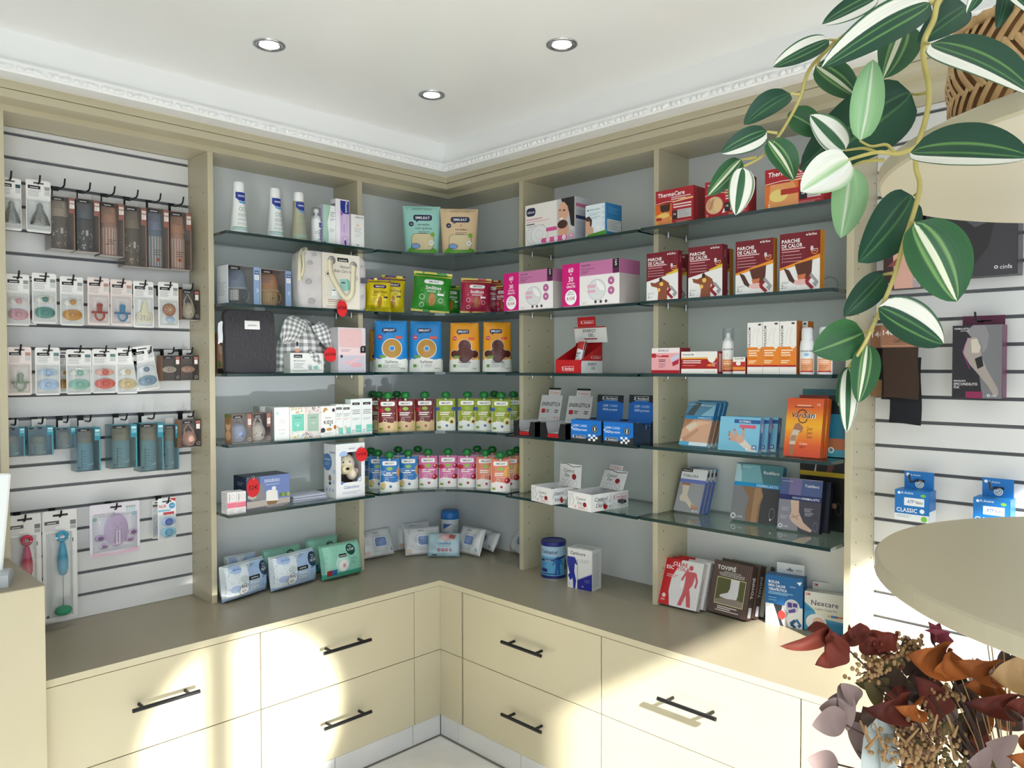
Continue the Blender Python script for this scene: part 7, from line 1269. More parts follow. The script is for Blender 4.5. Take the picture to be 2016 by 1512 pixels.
bottle_box('boxed pink striped baby bottle nearest the shelves', (336, 378), 418, 531, 'E0A582', 'D5A890', p_stripe('DA9E90', [(.5, .25, .10)]), gz=G(2))
def p_scale(P):
    for k in range(7): P.rect(.24, .12+.11*k, .24+(.16 if k % 2 else .22), .135+.11*k, '3A3A40')
    P.rect(.22, .08, .24, .86, '3A3A40'); P.text('M', .1, .06, .08, '3A3A40', 'c', .4); P.poly([(.5, .2), (.9, .32), (.86, .18)], 'E6EAEC')
PE = 'D69C7C'; TB = '4FA0B2'
bottle_box('teal boxed small bottle at the far left of the lower hooks', (6, 50), 842, 900, PE, 'B9A090', p_scale, TB, .09, .05, 1, G(12), bh=.75)
bottle_box('teal boxed pacifier, second on the lower hooks', (56, 106), 840, 897, PE, 'C9A890', p_scale, TB, .09, .05, 1, G(12), bh=.7)
bottle_box('teal boxed bottle teat set, third on the lower hooks', (110, 150), 842, 884, PE, 'D6A58A', p_scale, TB, .085, .04, 1, G(12), bh=.85)
bottle_box('teal boxed baby bottle hanging lowest on the left', (152, 199), 842, 928, PE, 'B4B9BE', p_scale, TB, .10, .066, 1, G(12))
bottle_box('teal boxed baby bottle in the middle of the lower hooks', (221, 271), 836, 922, PE, 'B4B9BE', p_scale, TB, .10, .066, 1, G(12))
bottle_box('teal boxed baby bottle marked three months, in front', (277, 323), 833, 928, PE, 'B4B9BE', p_scale, TB, .115, .066, 1, G(12))
bottle_box('teal boxed baby bottle half hidden behind the three month one', (326, 353), 836, 925, PE, 'B4B9BE', p_scale, TB, .075, .05, 1, G(12), hk=False)
# boxed pacifiers and egg cases on the slats
def small_box(label, px, pt, pb, d, gz, kind, col, speck='33302E'):
    x0, x1, z0, z1 = card_frame(px[0], px[1], pt, pb, d); w, h = x1-x0, z1-z0; D = .05
    o = empty('pacifier_case_box', (x0, -d, z0)); tag(o, label, 'pacifier case', 'boxed pacifiers on hooks'); BX = mat('5A4A46', .45); t = .0006
    m = MB(); m.box(0, D-t, 0, w, D, h, mat('8A7A74', .45)); m.box(0, 0, h-t, w, D, h, BX); m.box(w-t, 0, 0, w, D, h, BX); m.box(0, 0, 0, t, D, h, mat('A67C5E', .5)); m.box(0, 0, 0, w, D, t, mat('D8D2CE', .4)); m.build('carton', o)
    m = MB(); m.box(.0008, .0001, .001, w-.0008, .0004, h-.001, CLEARD); m.build('clear_window', o)
    if kind == 'egg':
        r = w*.36; m = MB(); m.lathe([(r*.3, .004), (r*.8, .012), (r, h*.28), (r*.9, h*.42), (r*.6, h*.54), (r*.05, h*.60)], mat(col, .3), 20, w*.52, D*.45); e = m.build('egg_case', o)
        m = MB(); m.tube([(w*.22, D*.3, h*.30), (w*.25, D*.25, h*.66), (w*.42, D*.25, h*.86), (w*.62, D*.25, h*.66), (w*.84, D*.3, h*.34)], .0022, mat(col, .4), 6); m.build('strap', o)
        P = Print(lambda u, v, off: (w*.52+(r+off)*cos(-pi/2+(u-.5)*2), D*.45+(r+off)*sin(-pi/2+(u-.5)*2), h*(.12+.26*v)), r*2, h*.26, 1); rn = random.Random(4)
        for _ in range(18): P.ell(rn.random(), rn.random(), .025, None, speck, 6)
        P.build('specks', e)
    else: shield(o, (w*.48, .014, h*.45), w*.36, h*.14, col, w*.15, kind, None, .1)
    P = Print(face_fn('front', w, h, D), w, h); logo(P, .1, .87, .46, .09, 'suavinex'); P.rect(.74, .86, .97, .95, 'B06A5E'); P.rect(.76, .66, .95, .84, 'EDE2DE'); P.ring(.86, .14, .08, None, 'D8D2CE', .85); P.build('printed_front', o)
    m = MB(); m.cbox(w*.25, D*.5, h, w*.75, D*.5+.0008, h+.020, mat('CFCFCD', .4), .0002); m.build('hang_tab', o)
    hook('black hook holding the '+label, (x0+x1)/2, gz, d-PF+.025)
small_box('boxed speckled cream egg case on the pacifier wall', (357, 393), 570, 630, .105, G(6), 'egg', 'E9E2CC')
small_box('boxed cream leopard pacifier on the slat hooks', (320, 355), 700, 750, .09, G(9), 'D9C9B0', 'EDE6DA')
small_box('boxed peach pacifier on the slat hooks', (357, 391), 700, 749, .09, G(9), 'E0B09A', 'E3B8A2')
small_box('boxed speckled pink egg case on the lower hooks', (356, 396), 826, 881, .105, G(12), 'egg', 'E3B4A6', '5A3A30')
# bottle brushes
def brush_pack(label, px, pt, pb, col, foam, cut=0):
    d = .10; x0, x1, z0, z1 = card_frame(px[0], px[1], pt, pb, d); w, h = x1-x0, z1-z0
    o = empty('bottle_brush_pack', (x0, -d, z0)); tag(o, label, 'brush pack', 'hanging bottle brush packs')
    m = MB(); slab(m, rrpts(w, h, .008), 0, .0008, mat('D9D8D6', .4)); m.build('card', o); dome(o, w*.10, h*.03, w*.86, h*.80, .026)
    c = mat(col, .22); cx = w*.54
    m = MB(); m.tube([(cx+w*.13*cos(2*pi*k/18), -.012, h*.765+w*.13*sin(2*pi*k/18)) for k in range(19)], .0055, c, 8, cap=False); m.build('hanging_loop', o)
    m = MB(); m.lathe([(.004, h*.715), (.0075, h*.70), (.0115, h*.64), (.0150, h*.55), (.0145, h*.47), (.0100, h*.425), (.003, h*.41)], c, 18, cx, -.012, 1, .8); m.build('brush_handle', o)
    m = MB(); m.tube([(cx, -.012, h*.42), (cx, -.012, h*.10)], .0013, mat('8A8E92', .3, .8), 6); m.build('wire_stem', o)
    m = MB(); m.ball((cx, -.012, h*.09), w*.26, .012, h*.045, mat(foam, .9), 16, 8); m.build('foam_head', o)
    P = Print(face_fn('front', w, h, .001), w, h); P.rect(.03, .01, .97, .99, 'DCDBD9'); P.rrect(.30, .945, .74, .965, .02, '17171A'); logo(P, .06, .875, .42, .032, 'suavinex', '4A4A4C'); P.lines(.06, .86, .5, 4, .014, '9A9A9C'); P.rect(.80, .86, .97, .90, '6E7072'); P.rect(.80, .82, .97, .855, 'A5A7A8'); P.rect(.86, .70, .89, .735, '5A5A5C'); P.ring(.86, .60, .07, None, 'A9A9AA', .85); P.ell(.12, .045, .05, None, '6A6A6C', 10); P.build('printed_card', o)
    hook('black hook holding the '+label, (x0+x1)/2, G(16), d-PF+.02)
brush_pack('red-handled bottle brush pack partly behind the end counter', (16, 84), 1013, 1225, 'BE1E44', '3A8A68')
brush_pack('turquoise-handled bottle brush pack', (86, 154), 1004, 1220, '1C92B4', '3A9A72')
def thermometer():
    d = .085; x0, x1, z0, z1 = card_frame(177, 276, 990, 1092, d); w, h = x1-x0, z1-z0; o = empty('bath_thermometer_pack', (x0, -d, z0)); tag(o, 'lilac sea-creature bath thermometer in a clear pack', 'thermometer pack')
    m = MB(); slab(m, rrpts(w, h, .005), 0, .0008, mat('D9D5DE', .45)); m.build('card', o); dome(o, w*.05, h*.08, w*.95, h*.80, .018)
    L1 = mat('C2A9C9', .35); L2 = mat('7A5A88', .4)
    m = MB(); m.grid(lambda u, v: (w*.52+w*.24*v*cos(2*pi*u), -.002-.010*(1-v*v), h*.47+(h*.33*v*sin(2*pi*u))*(1 if sin(2*pi*u) > 0 else .95)), 26, 6, L1); m.build('thermometer_body', o)
    for cx, cz, rx, rz_, a in ((.20, .36, .11, .065, .2), (.27, .20, .10, .055, .1), (.85, .40, .10, .06, .5), (.78, .26, .10, .055, -.2)):
        m = MB(); m.ball((w*cx, -.004, h*cz), w*rx, .004, h*rz_, L1, 14, 7); m.build('flipper', o)
        m = MB(); m.ball((w*cx, -.0065, h*cz), w*rx*.6, .003, h*rz_*.6, L2, 12, 6); m.build('flipper_patch', o)
    P = Print(lambda u, v, off: (w*(.3+.44*u), -.0125-off, h*(.15+.65*v)), w*.44, h*.65); P.rrect(.40, .10, .66, .52, .04, '8A7094'); P.rrect(.42, .11, .64, .51, .035, 'D9C9DE'); P.rect(.51, .14, .54, .48, '4A3A50'); P.stroke([(.46, .62), (.5, .60), (.54, .62)], .02, '5A4A60'); P.stroke([(.30, .70), (.36, .68), (.42, .70)], .015, '8A7094'); P.stroke([(.60, .70), (.66, .68), (.72, .70)], .015, '8A7094'); P.build('scale_print', o)
    P = Print(face_fn('front', w, h, .001), w, h); P.rect(.01, .01, .99, .99, 'DAD6DF'); P.poly([(.01, .01), (.99, .01), (.99, .10), (.5, .05), (.01, .08)], 'D6B4C4'); P.rrect(.40, .905, .64, .94, .02, '1A1A1E'); P.text('termómetro de baño', .08, .80, .03, '6A5A70', 'l', .3, .2, mw=.5); P.ell(.10, .72, .045, None, '8FB5A0', 12); P.ell(.88, .76, .05, None, 'A9CCDA', 12)
    for k in range(4): P.rect(.72+.05*k, .88, .76+.05*k, .92, '9AA9A0'); P.rect(.72+.05*k, .82, .76+.05*k, .87, 'A9CCDA')
    P.build('printed_card', o); hook('black hook holding the lilac bath thermometer', (x0+x1)/2, G(16), d-PF+.02)
thermometer()
def nuk():
    d = .09; x0, x1, z0, z1 = card_frame(311, 347, 980, 1062, d); w, h = x1-x0, z1-z0; o = empty('pacifier_pack', (x0, -d, z0)); tag(o, 'small pack of two glossy blue pacifiers with red lettering', 'pacifier pack', 'hanging pacifier packs')
    m = MB(); slab(m, rrpts(w, h, .006), 0, .0008, mat('EEF0F2', .45)); m.build('card', o); dome(o, w*.05, h*.02, w*.98, h*.60, .018)
    shield(o, (w*.56, -.004, h*.43), w*.36, h*.12, 'A9C4EC', w*.22, '2A4FA8', None, .08); shield(o, (w*.56, -.004, h*.18), w*.40, h*.13, '9AD2E6', w*.23, '1F8FB8', None, .08)
    P = Print(face_fn('front', w, h, .001), w, h); P.rect(.02, .02, .98, .98, 'EEF0F2'); P.rrect(.25, .90, .75, .93, .02, '4A4A4C'); P.text('NUK', .08, .77, .075, 'C41E2A', 'l', 1.2, mw=.40); P.ell(.78, .80, .17, None, '3F9AD0', 16); P.text('6-18', .78, .79, .03, 'FFFFFF', 'c', .4); P.rect(.02, .68, .7, .72, '7FC0E2'); P.poly([(.6, .98), (.98, .98), (.98, .90)], 'C41E2A'); P.rrect(.3, .60, .9, .66, .02, 'C8404A'); P.build('printed_card', o)
    hook('black hook holding the two glossy blue pacifiers', (x0+x1)/2, G(16), d-PF+.02)
    blister('white pacifier pack just behind the glossy blue pair', (300, 318), 985, 1060, 'twin', ('E2E4E6', 'B9C4D6', None, 'C4CCE0'), d=.05, gz=G(16), hk=False)
nuk()
# ================================================================== right slatted wall
def rhook(label, y, z, L):
    o = hook(label, 0, 0, L); o.location = (-PF, y, z); o.rotation_euler = (0, 0, -pi/2); return o
def rframe(px0, px1, pt, pb, d):
    a = un(px0, pb, 0, -d); b_ = un(px1, pb, 0, -d); m_ = un((px0+px1)/2, pb, 0, -d); t = un((px0+px1)/2, pt, 0, -d); return a.y, b_.y, m_.z, t.z
def rbox(name, label, px0, px1, pt, pb, d, D, col, front, right=None, tab=None, tabcol='5A2040', gz=None, faces=None, group=None, hk=True, top=None):
    ya, yb, z0, z1 = rframe(px0, px1, pt, pb, d); w, h = ya-yb, z1-z0
    m = MB(); m.cbox(0, 0, 0, w, D, h, mat(col, .4), .001, {k: mat(c, .4) for k, c in (faces or {}).items()}); o = m.build(name); o.location = (-d, ya, z0); o.rotation_euler = (0, 0, -pi/2); tag(o, label, 'box', group)
    for nm, fn in (('front', front), ('right', right), ('top', top)):
        if fn:
            fw_, fh_ = {'front': (w, h), 'right': (D, h), 'top': (w, D)}[nm]; P = Print(face_fn(nm, w, h, D), fw_, fh_); P.rect(.004, .004, .996, .996, (faces or {}).get(nm, col)); fn(P); P.build('printed_'+nm, o)
    if tab:
        k = MB(); slab(k, [(w*.12, h), (w*.98, h), (w*.98, h+tab), (w*.12, h+tab)], D*.8, D*.8+.0008, mat(tabcol, .4)); t_ = k.build('hang_tab', o)
        P = Print(lambda u, v, off: (w*(.12+.86*u), D*.8-off, h+tab*v), w*.86, tab); P.rrect(.34, .40, .70, .55, .03, '1A1A1E'); P.build('printed_tab', t_)
    if hk:
        gz = min(GZ, key=lambda g: abs(g-(z1+(tab or 0)+.006))); rhook('black hook holding the '+label, (ya+yb)/2-.002, gz, d-PF+.03)
    return o
def f_epi(P):
    P.rect(0, 0, 1, 1, '23222A'); P.poly([(.62, 0), (1, 0), (1, 1), (.55, 1), (.5, .6)], '77777C'); P.poly([(.42, 1), (.66, 1), (.74, .86), (.70, .68), (.62, .62), (.58, .76), (.38, .84), (.28, .92)], '8C8A90'); P.poly([(.30, .82), (.46, .84), (.58, .70), (.60, .56), (.70, .40), (.92, .14), (.94, .06), (.86, .02), (.72, .18), (.52, .34), (.36, .46), (.22, .62)], 'A49A94'); P.poly([(.38, .80), (.50, .82), (.58, .70), (.54, .62), (.40, .62)], 'CFC6B8'); P.poly([(.46, .54), (.60, .58), (.64, .44), (.52, .40)], '1C1C22'); P.stroke([(.32, .84), (.21, .64), (.36, .40)], .014, '9A2E8A')
    P.text('FARMALASTIC', .04, .945, .022, 'F0F0F2', 'l', .8, mw=.30); P.text('ADVANCE', .16, .915, .020, 'D0D0D4', 'l', .3, mw=.18); P.text('BRAZALETE', .04, .225, .022, 'F0F0F2', 'l', .6, mw=.24); P.text('EPICONDILITIS', .04, .175, .034, 'F2F2F4', 'l', .3, mw=.48); P.text('FIX', .04, .13, .034, 'F2F2F4', 'l', .3); P.rrect(.28, .0, .62, .09, .02, '8A2452'); P.ring(.74, .04, .03, None, 'F4F4F6', .6); P.text('cinfa', .79, .027, .025, 'E6E6EA', 'l', .4)
rbox('elbow_strap_box', 'black and plum elbow strap box hanging on the right slats', 1874, 1972, 640, 784, .085, .045, '2A2028', f_epi, right=lambda P: P.rect(0, 0, 1, 1, '6A2A52'), tab=.026, faces=dict(right='6A2A52'))
def f_sac(P):
    P.rect(0, 0, 1, 1, '2B2A2E'); P.poly([(.45, 0), (1, 0), (1, .8), (.8, .7), (.7, .3)], '3E3D44'); P.poly([(.42, .95), (.98, .80), (.96, .62), (.55, .50), (.40, .62)], '55545C'); P.poly([(.46, .90), (.62, .84), (.60, .56), (.48, .62)], '6A6970'); P.text('SACRA', .08, .20, .05, 'F0F0F2', 'l', .3, mw=.18); P.text('LUMBAR', .0, .13, .05, 'F0F0F2', 'l', .3, mw=.18); P.rrect(.22, .02, .48, .12, .02, '8A2452'); P.ring(.78, .08, .02, None, 'F4F4F6', .6); P.text('cinfa', .82, .06, .04, 'E6E6EA', 'l', .4)
rbox('back_support_box', 'wide black back support box behind the upper round shelf', 1822, 2003, 352, 545, .075, .055, '2B2A2E', f_sac, right=lambda P: P.rect(0, 0, 1, 1, '4A444A'))
def f_body(P): P.rect(0, 0, 1, 1, '3A2226'); P.poly([(.3, .0), (.85, 0), (.95, .45), (.7, .65), (.8, 1), (.35, 1), (.25, .6)], 'D9A898'); P.rect(.8, 0, 1, 1, 'A9A0A4'); P.poly([(.1, .30), (.5, .45), (.3, .30)], '8A4A42'); P.ring(.12, .06, .05, None, 'F4F4F6', .6); P.rect(.85, .1, .95, .3, 'D9D2D4')
rbox('body_support_box', 'support box with skin-tone photo behind the hanging leaves', 1739, 1812, 418, 568, .075, .05, '3A2226', f_body, right=lambda P: P.rect(0, 0, 1, 1, '7A4A62'))
def f_tape(P): P.rect(0, 0, 1, .22, 'E6ECEE'); P.text('K-Active', .20, .88, .07, 'E6F2FA', 'l', .6, mw=.42); P.ell(.13, .90, .045, None, 'E6F2FA', 10); P.ell(.83, .86, .08, .05, '7AC04A'); P.rect(.28, .50, .86, .76, 'E9EEF2'); P.text('ATP', .36, .58, .11, '2A6AB0', 'l', .8, .2, mw=.2); P.text('Nitto', .62, .58, .09, '1E2A3A', 'l', .6, mw=.2); P.text('CLASSIC', .06, .28, .13, 'FFFFFF', 'l', .9, mw=.60); P.ell(.80, .35, .07, None, 'E6F2FA', 12); P.lines(.06, .16, .5, 2, .05, '9AA9B2'); P.ell(.86, .10, .09, None, '7AC04A', 14)
for px0, px1, pt, pb, lb in ((1761, 1829, 966, 1026, 'blue elastic tape box on the right slats, left one'), (1915, 1988, 982, 1046, 'blue elastic tape box on the right slats, right one')):
    o = rbox('tape_box', lb, px0, px1, pt, pb, .11, .055, '1773C0', f_tape, right=lambda P: P.rect(0, 0, 1, .35, 'D9DFE2'), tab=.048, tabcol='1773C0', group='blue tape boxes', faces=dict(top='2A86CC', right='1567AC'))
    t = [c for c in o.children if c.name.startswith('hang_tab')][0]; ya, yb, z0, z1 = rframe(px0, px1, pt, pb, .11); w, h = ya-yb, z1-z0
    P = Print(lambda u, v, off: (w*(.12+.86*u), .055*.8-off, h+.048*v), w*.86, .048); P.ell(.52, .28, .15, None, 'DDE6EC', 18); P.ring(.52, .28, .11, None, '8A9AA4', .8); P.stroke([(.46, .22), (.58, .36)], .03, '6A7A84'); P.text('K-Active', .22, .74, .10, 'E6F2FA', 'l', .5, mw=.4); P.ell(.12, .80, .06, None, 'E6F2FA', 10); P.build('printed_logo', t)
# stockings on hang cards
def stocking(label, px, d, cardpx, ct, cb, legs, txt):
    ya, yb, z0, z1 = rframe(cardpx[0], cardpx[1], ct, cb, d); w, h = ya-yb, z1-z0; o = empty('stocking_pack', (-d, ya, z0), (0, 0, -pi/2)); tag(o, label, 'stockings', 'stockings on hang cards')
    m = MB(); slab(m, rrpts(w, h, .006), 0, .0008, mat('8E6450', .5)); m.build('hang_card', o)
    P = Print(face_fn('front', w, h, .001), w, h); P.rect(.02, .02, .98, .98, '96694F'); P.rect(.03, .05, .97, .10, 'B98A70'); P.text(txt[0], .06, .55, .22, 'F2E9E2', 'l', .8); P.text(txt[1], .30, .22, .13, '3A241A', 'l', .6, mw=.5); P.build('printed_card', o)
    rhook('black hook holding the '+label, (ya+yb)/2, min(GZ, key=lambda g: abs(g-z1-.004)), d-PF+.02)
    for nm, x0, x1, lz0, lz1, yo, col in legs:
        kn = noisy('knit_'+col, col, col, 200, .9, .6)
        m = MB(); f = lambda u, v, s: (w*(x0+(x1-x0)*u)+.002*sin(6*v), yo+s*(.003*(1-(2*u-1)**4)+.0006*sin(20*v)), lz0*h+(lz1-lz0)*h*v+.003*sin(3*u+1))
        m.grid(lambda u, v: f(u, v, -1), 8, 14, kn); m.grid(lambda u, v: f(u, v, 1), 8, 14, kn, flip=True); m.build('stocking', o)
stocking('dark brown stocking with tan card hanging on the right slats', 0, .10, (1733, 1823), 638, 684, [('a', .06, .84, -2.2, .10, .004, '3A2A20'), ('b', .18, .88, -3.3, -.4, .012, '16181E'), ('c', -.02, .55, -2.3, 0, .018, '191713')], ('140', 'CAPUCHINO'))
stocking('tan stocking behind the dark brown one', 0, .055, (1712, 1790), 640, 692, [('a', -.10, .50, -1.75, .05, .004, '8A6A4A'), ('b', .10, .60, -1.1, .1, .001, '141416')], ('140', 'BEIGE'))
# ================================================================== round display stand, right foreground
KS = .55
fz = lambda z: CAM.z+(z-CAM.z)*KS
fdep = lambda px, py, t: dep(px, py, t*KS)
fxy = lambda x, y: Vector((CAM.x+(x-CAM.x)*KS, CAM.y+(y-CAM.y)*KS))
TC = fxy(-.905, -2.755); TR = .5*KS
o = empty('round_display_stand', (TC.x, TC.y, 0)); tag(o, 'beige display stand of stacked round shelves at the right edge', 'display stand')
m = MB(); m.lathe([(.025, .02), (.025, 1.72)], mat('B9AF92', .4), 24); m.build('post', o)
for r, z0, z1, nm in ((TR*.8, 0, .03, 'base'), (TR*.92, .575, .591, 'round_shelf'), (TR, .889, .905, 'round_shelf'), (TR, fz(1.071), fz(1.1), 'round_shelf'), (TR, fz(1.679), fz(1.7065), 'round_shelf')):
    m = MB(); n = 96; c = .002
    m.lathe([(r-c, z0), (r, z0+c), (r, z1-c), (r-c, z1)], BEIGE, n, cap=True, smooth=False); k = m.build(nm, o)
# ---- wicker basket
BC = fxy(-.925, -2.485); bz = fz(1.7065)+.0003
o = empty('wicker_basket', (BC.x, BC.y, bz)); o.scale = (KS, KS, KS); tag(o, 'tan wicker basket standing on the upper round shelf', 'basket')
WK = noisy('wicker', 'B08B5C', 'CBA878', 40, .7, .5, (1, 1, .3)); WK2 = noisy('wicker_dark', '7A5530', '94693E', 40, .8, .3)
bprof = lambda z: .108+.030*sin(min(1, z/.20)*pi*.75)
m = MB(); m.lathe([(bprof(0)-.004, 0)]+[(bprof(z)-.004, z) for z in (.03, .06, .1, .14, .18, .215)]+[(bprof(.215)-.012, .215), (bprof(.1)-.012, .02)], WK2, 40); m.build('inner_wall', o)
def strip(i, row, slant):
    z0 = .002+row*.053; m = MB(); L = .062; wd = .0105
    def f(u, v):
        z = z0+L*v; a = slant*(v-.5)*.30+(u-.5)*wd/.12; r = bprof(z)+.0012+.0035*sin(pi*v)-.0012*(2*u-1)**2; return (r*cos(a), r*sin(a), z+.002*sin(3*u))
    m.grid(f, 3, 6, WK); return m
for row in range(4):
    sl = 1 if row % 2 else -1; base = None; N_ = 44
    for i in range(N_):
        if base is None: base = strip(0, row, sl).build('weave_strip', o); s_ = base
        else: s_ = base.copy(); COL.objects.link(s_); s_.parent = o
        s_.rotation_euler = (0, 0, 2*pi*i/N_+.03*sin(i*7.)+.07*row)
m = MB(); m.tube([(bprof(.215)*cos(2*pi*k/40), bprof(.215)*sin(2*pi*k/40), .215+.002*sin(k*3)) for k in range(41)], .008, WK, 8, cap=False); m.build('rim', o)
m = MB(); m.lathe([(.02, .19), (.115, .19), (.118, .185)], mat('3A2A1E', .95), 24); m.build('filler', o)
# ---- artificial trailing plant
def leafmat(name, stops, streak=.5):
    def b(nt, p, N, L):
        uv = N('ShaderNodeTexCoord'); sp = N('ShaderNodeSeparateXYZ'); L(uv.outputs['UV'], sp.inputs[0])
        mp = N('ShaderNodeMapping'); mp.inputs[3].default_value = (26, 1.6, 1); L(uv.outputs['UV'], mp.inputs[0]); n = N('ShaderNodeTexNoise'); n.inputs['Scale'].default_value = 1.; n.inputs['Detail'].default_value = 5; L(mp.outputs[0], n.inputs[0])
        ma = N('ShaderNodeMath'); ma.operation = 'MULTIPLY_ADD'; ma.inputs[1].default_value = .10*streak; L(n.outputs[0], ma.inputs[0]); L(sp.outputs[0], ma.inputs[2])
        sb = N('ShaderNodeMath'); sb.operation = 'SUBTRACT'; sb.inputs[1].default_value = .05*streak; L(ma.outputs[0], sb.inputs[0])
        r = N('ShaderNodeValToRGB'); e = r.color_ramp.elements; e[0].position = stops[0][0]; e[0].color = s2l(stops[0][1]); e[1].position = stops[-1][0]; e[1].color = s2l(stops[-1][1])
        for q, c in stops[1:-1]: x = e.new(q); x.color = s2l(c)
        L(sb.outputs[0], r.inputs[0])
        mx = N('ShaderNodeMix'); mx.data_type = 'RGBA'; mx.blend_type = 'MULTIPLY'; mx.inputs[0].default_value = .35; L(r.outputs[0], mx.inputs[6]); L(n.outputs[0], mx.inputs[7]); L(mx.outputs[2], p.inputs['Base Color']); p.inputs['Roughness'].default_value = .42; p.inputs['Specular IOR Level'].default_value = .35
        p.inputs['Subsurface Weight'].default_value = 0
        bm_ = N('ShaderNodeBump'); bm_.inputs['Strength'].default_value = .25; bm_.inputs['Distance'].default_value = .001; L(n.outputs[0], bm_.inputs['Height']); L(bm_.outputs[0], p.inputs['Normal'])
    return nmat(name, b)
DK, MD, LT, CR = '1E4A34', '33673A', '7FA860', 'F0EEDF'
LM = dict(
    dark=leafmat('leaf_dark', [(0, DK), (.38, '24553A'), (.42, '4F7F4A'), (.46, DK), (.56, DK), (.60, '47764A'), (.64, DK), (1, DK)]),
    green=leafmat('leaf_green', [(0, MD), (.3, '2F6238'), (.42, '2A5A36'), (.47, LT), (.52, '2A5A36'), (.75, MD), (1, '3E7440')]),
    half=leafmat('leaf_half', [(0, DK), (.30, DK), (.34, '6A9A50'), (.38, DK), (.50, DK), (.54, '5A8A48'), (.58, DK), (.655, DK), (.675, CR), (.93, CR), (.955, '3E6A40'), (1, DK)]),
    flah=leafmat('leaf_half_mirrored', [(0, DK), (.045, '3E6A40'), (.07, CR), (.325, CR), (.345, DK), (.42, DK), (.46, '5A8A48'), (.50, DK), (.62, DK), (.66, '6A9A50'), (.70, DK), (1, DK)]),
    stripe=leafmat('leaf_stripe', [(0, MD), (.28, '2A5A36'), (.33, LT), (.38, '2A5A36'), (.455, MD), (.475, 'E9EACB'), (.56, 'E9EACB'), (.58, MD), (.66, LT), (.70, '2A5A36'), (1, MD)]),
    centre=leafmat('leaf_centre', [(0, CR), (.06, MD), (.12, CR), (.34, CR), (.37, '2E6638'), (.62, '2A5A34'), (.66, CR), (.90, CR), (.94, '4A7A48'), (1, MD)]),
    white=leafmat('leaf_white', [(0, '9CC48C'), (.14, CR), (.40, 'F4F3EA'), (.47, 'A5CC90'), (.55, 'C9DFB4'), (.66, CR), (1, 'EDEFE0')], .9),
    pale=leafmat('leaf_pale', [(0, '86B57C'), (.35, 'A3CB98'), (.47, '8AB982'), (.53, 'E4EBD2'), (.60, '9CC68F'), (1, '8CBB83')], .8))
PL_ = empty('trailing_plant', (BC.x, BC.y, bz+.11)); tag(PL_, 'artificial trailing plant with variegated leaves spilling from the basket', 'plant')
bpy.context.view_layer.update()
PO = Vector(PL_.location)
def leaf3(parent, B, T, w, mt, hint, cup=.18, bend=.10, org=PO, name='leaf', tipw=1.1, twist=0., wave=0.):
    B, T = Vector(B), Vector(T); ax = T-B; L = ax.length; ax.normalize(); n = (hint-ax*hint.dot(ax)).normalized(); sd = ax.cross(n); m = MB()
    def f(u, v):
        t = v; k = (t**.5)*(1-t)**.72*2.35 if tipw > 1 else sin(pi*min(1, .06+.94*t))**.8
        x = (u-.5)*w*min(1.03, k); tw = twist*(t-.3); s2 = sd*cos(tw)+n*sin(tw); n2 = n*cos(tw)-sd*sin(tw)
        c = -cup*w*(1-(2*u-1)**2)*min(1, k) if 0 else cup*w*((2*u-1)**2)*min(1, k)
        return B+ax*(L*t)+s2*x+n2*(c+bend*L*sin(pi*t)+wave*w*sin(5*t*3.1+4*u))-org
    nu, nv = 10, 16; m.grid(f, nu, nv, mt); ob = m.build(name, parent); uv = ob.data.uv_layers.new(name='UVMap')
    for lp in ob.data.loops: i = lp.vertex_index; uv.data[lp.index].uv = ((i % (nu+1))/nu, (i//(nu+1))/nv)
    return ob
rnd = random.Random(11)
def pleaf(bx, by, tx, ty, wpx, kind, t0, t1=None, cup=.16, bend=.06, tilt=(0, 0), twist=0):
    t1 = t1 or t0; B, T = fdep(bx, by, t0), fdep(tx, ty, t1); w = wpx*KS*(t0+t1)/2/F; hint = -FW+RT*tilt[0]+UP*tilt[1]
    return leaf3(PL_, B, T, w, LM[kind], hint, cup, bend, twist=twist)
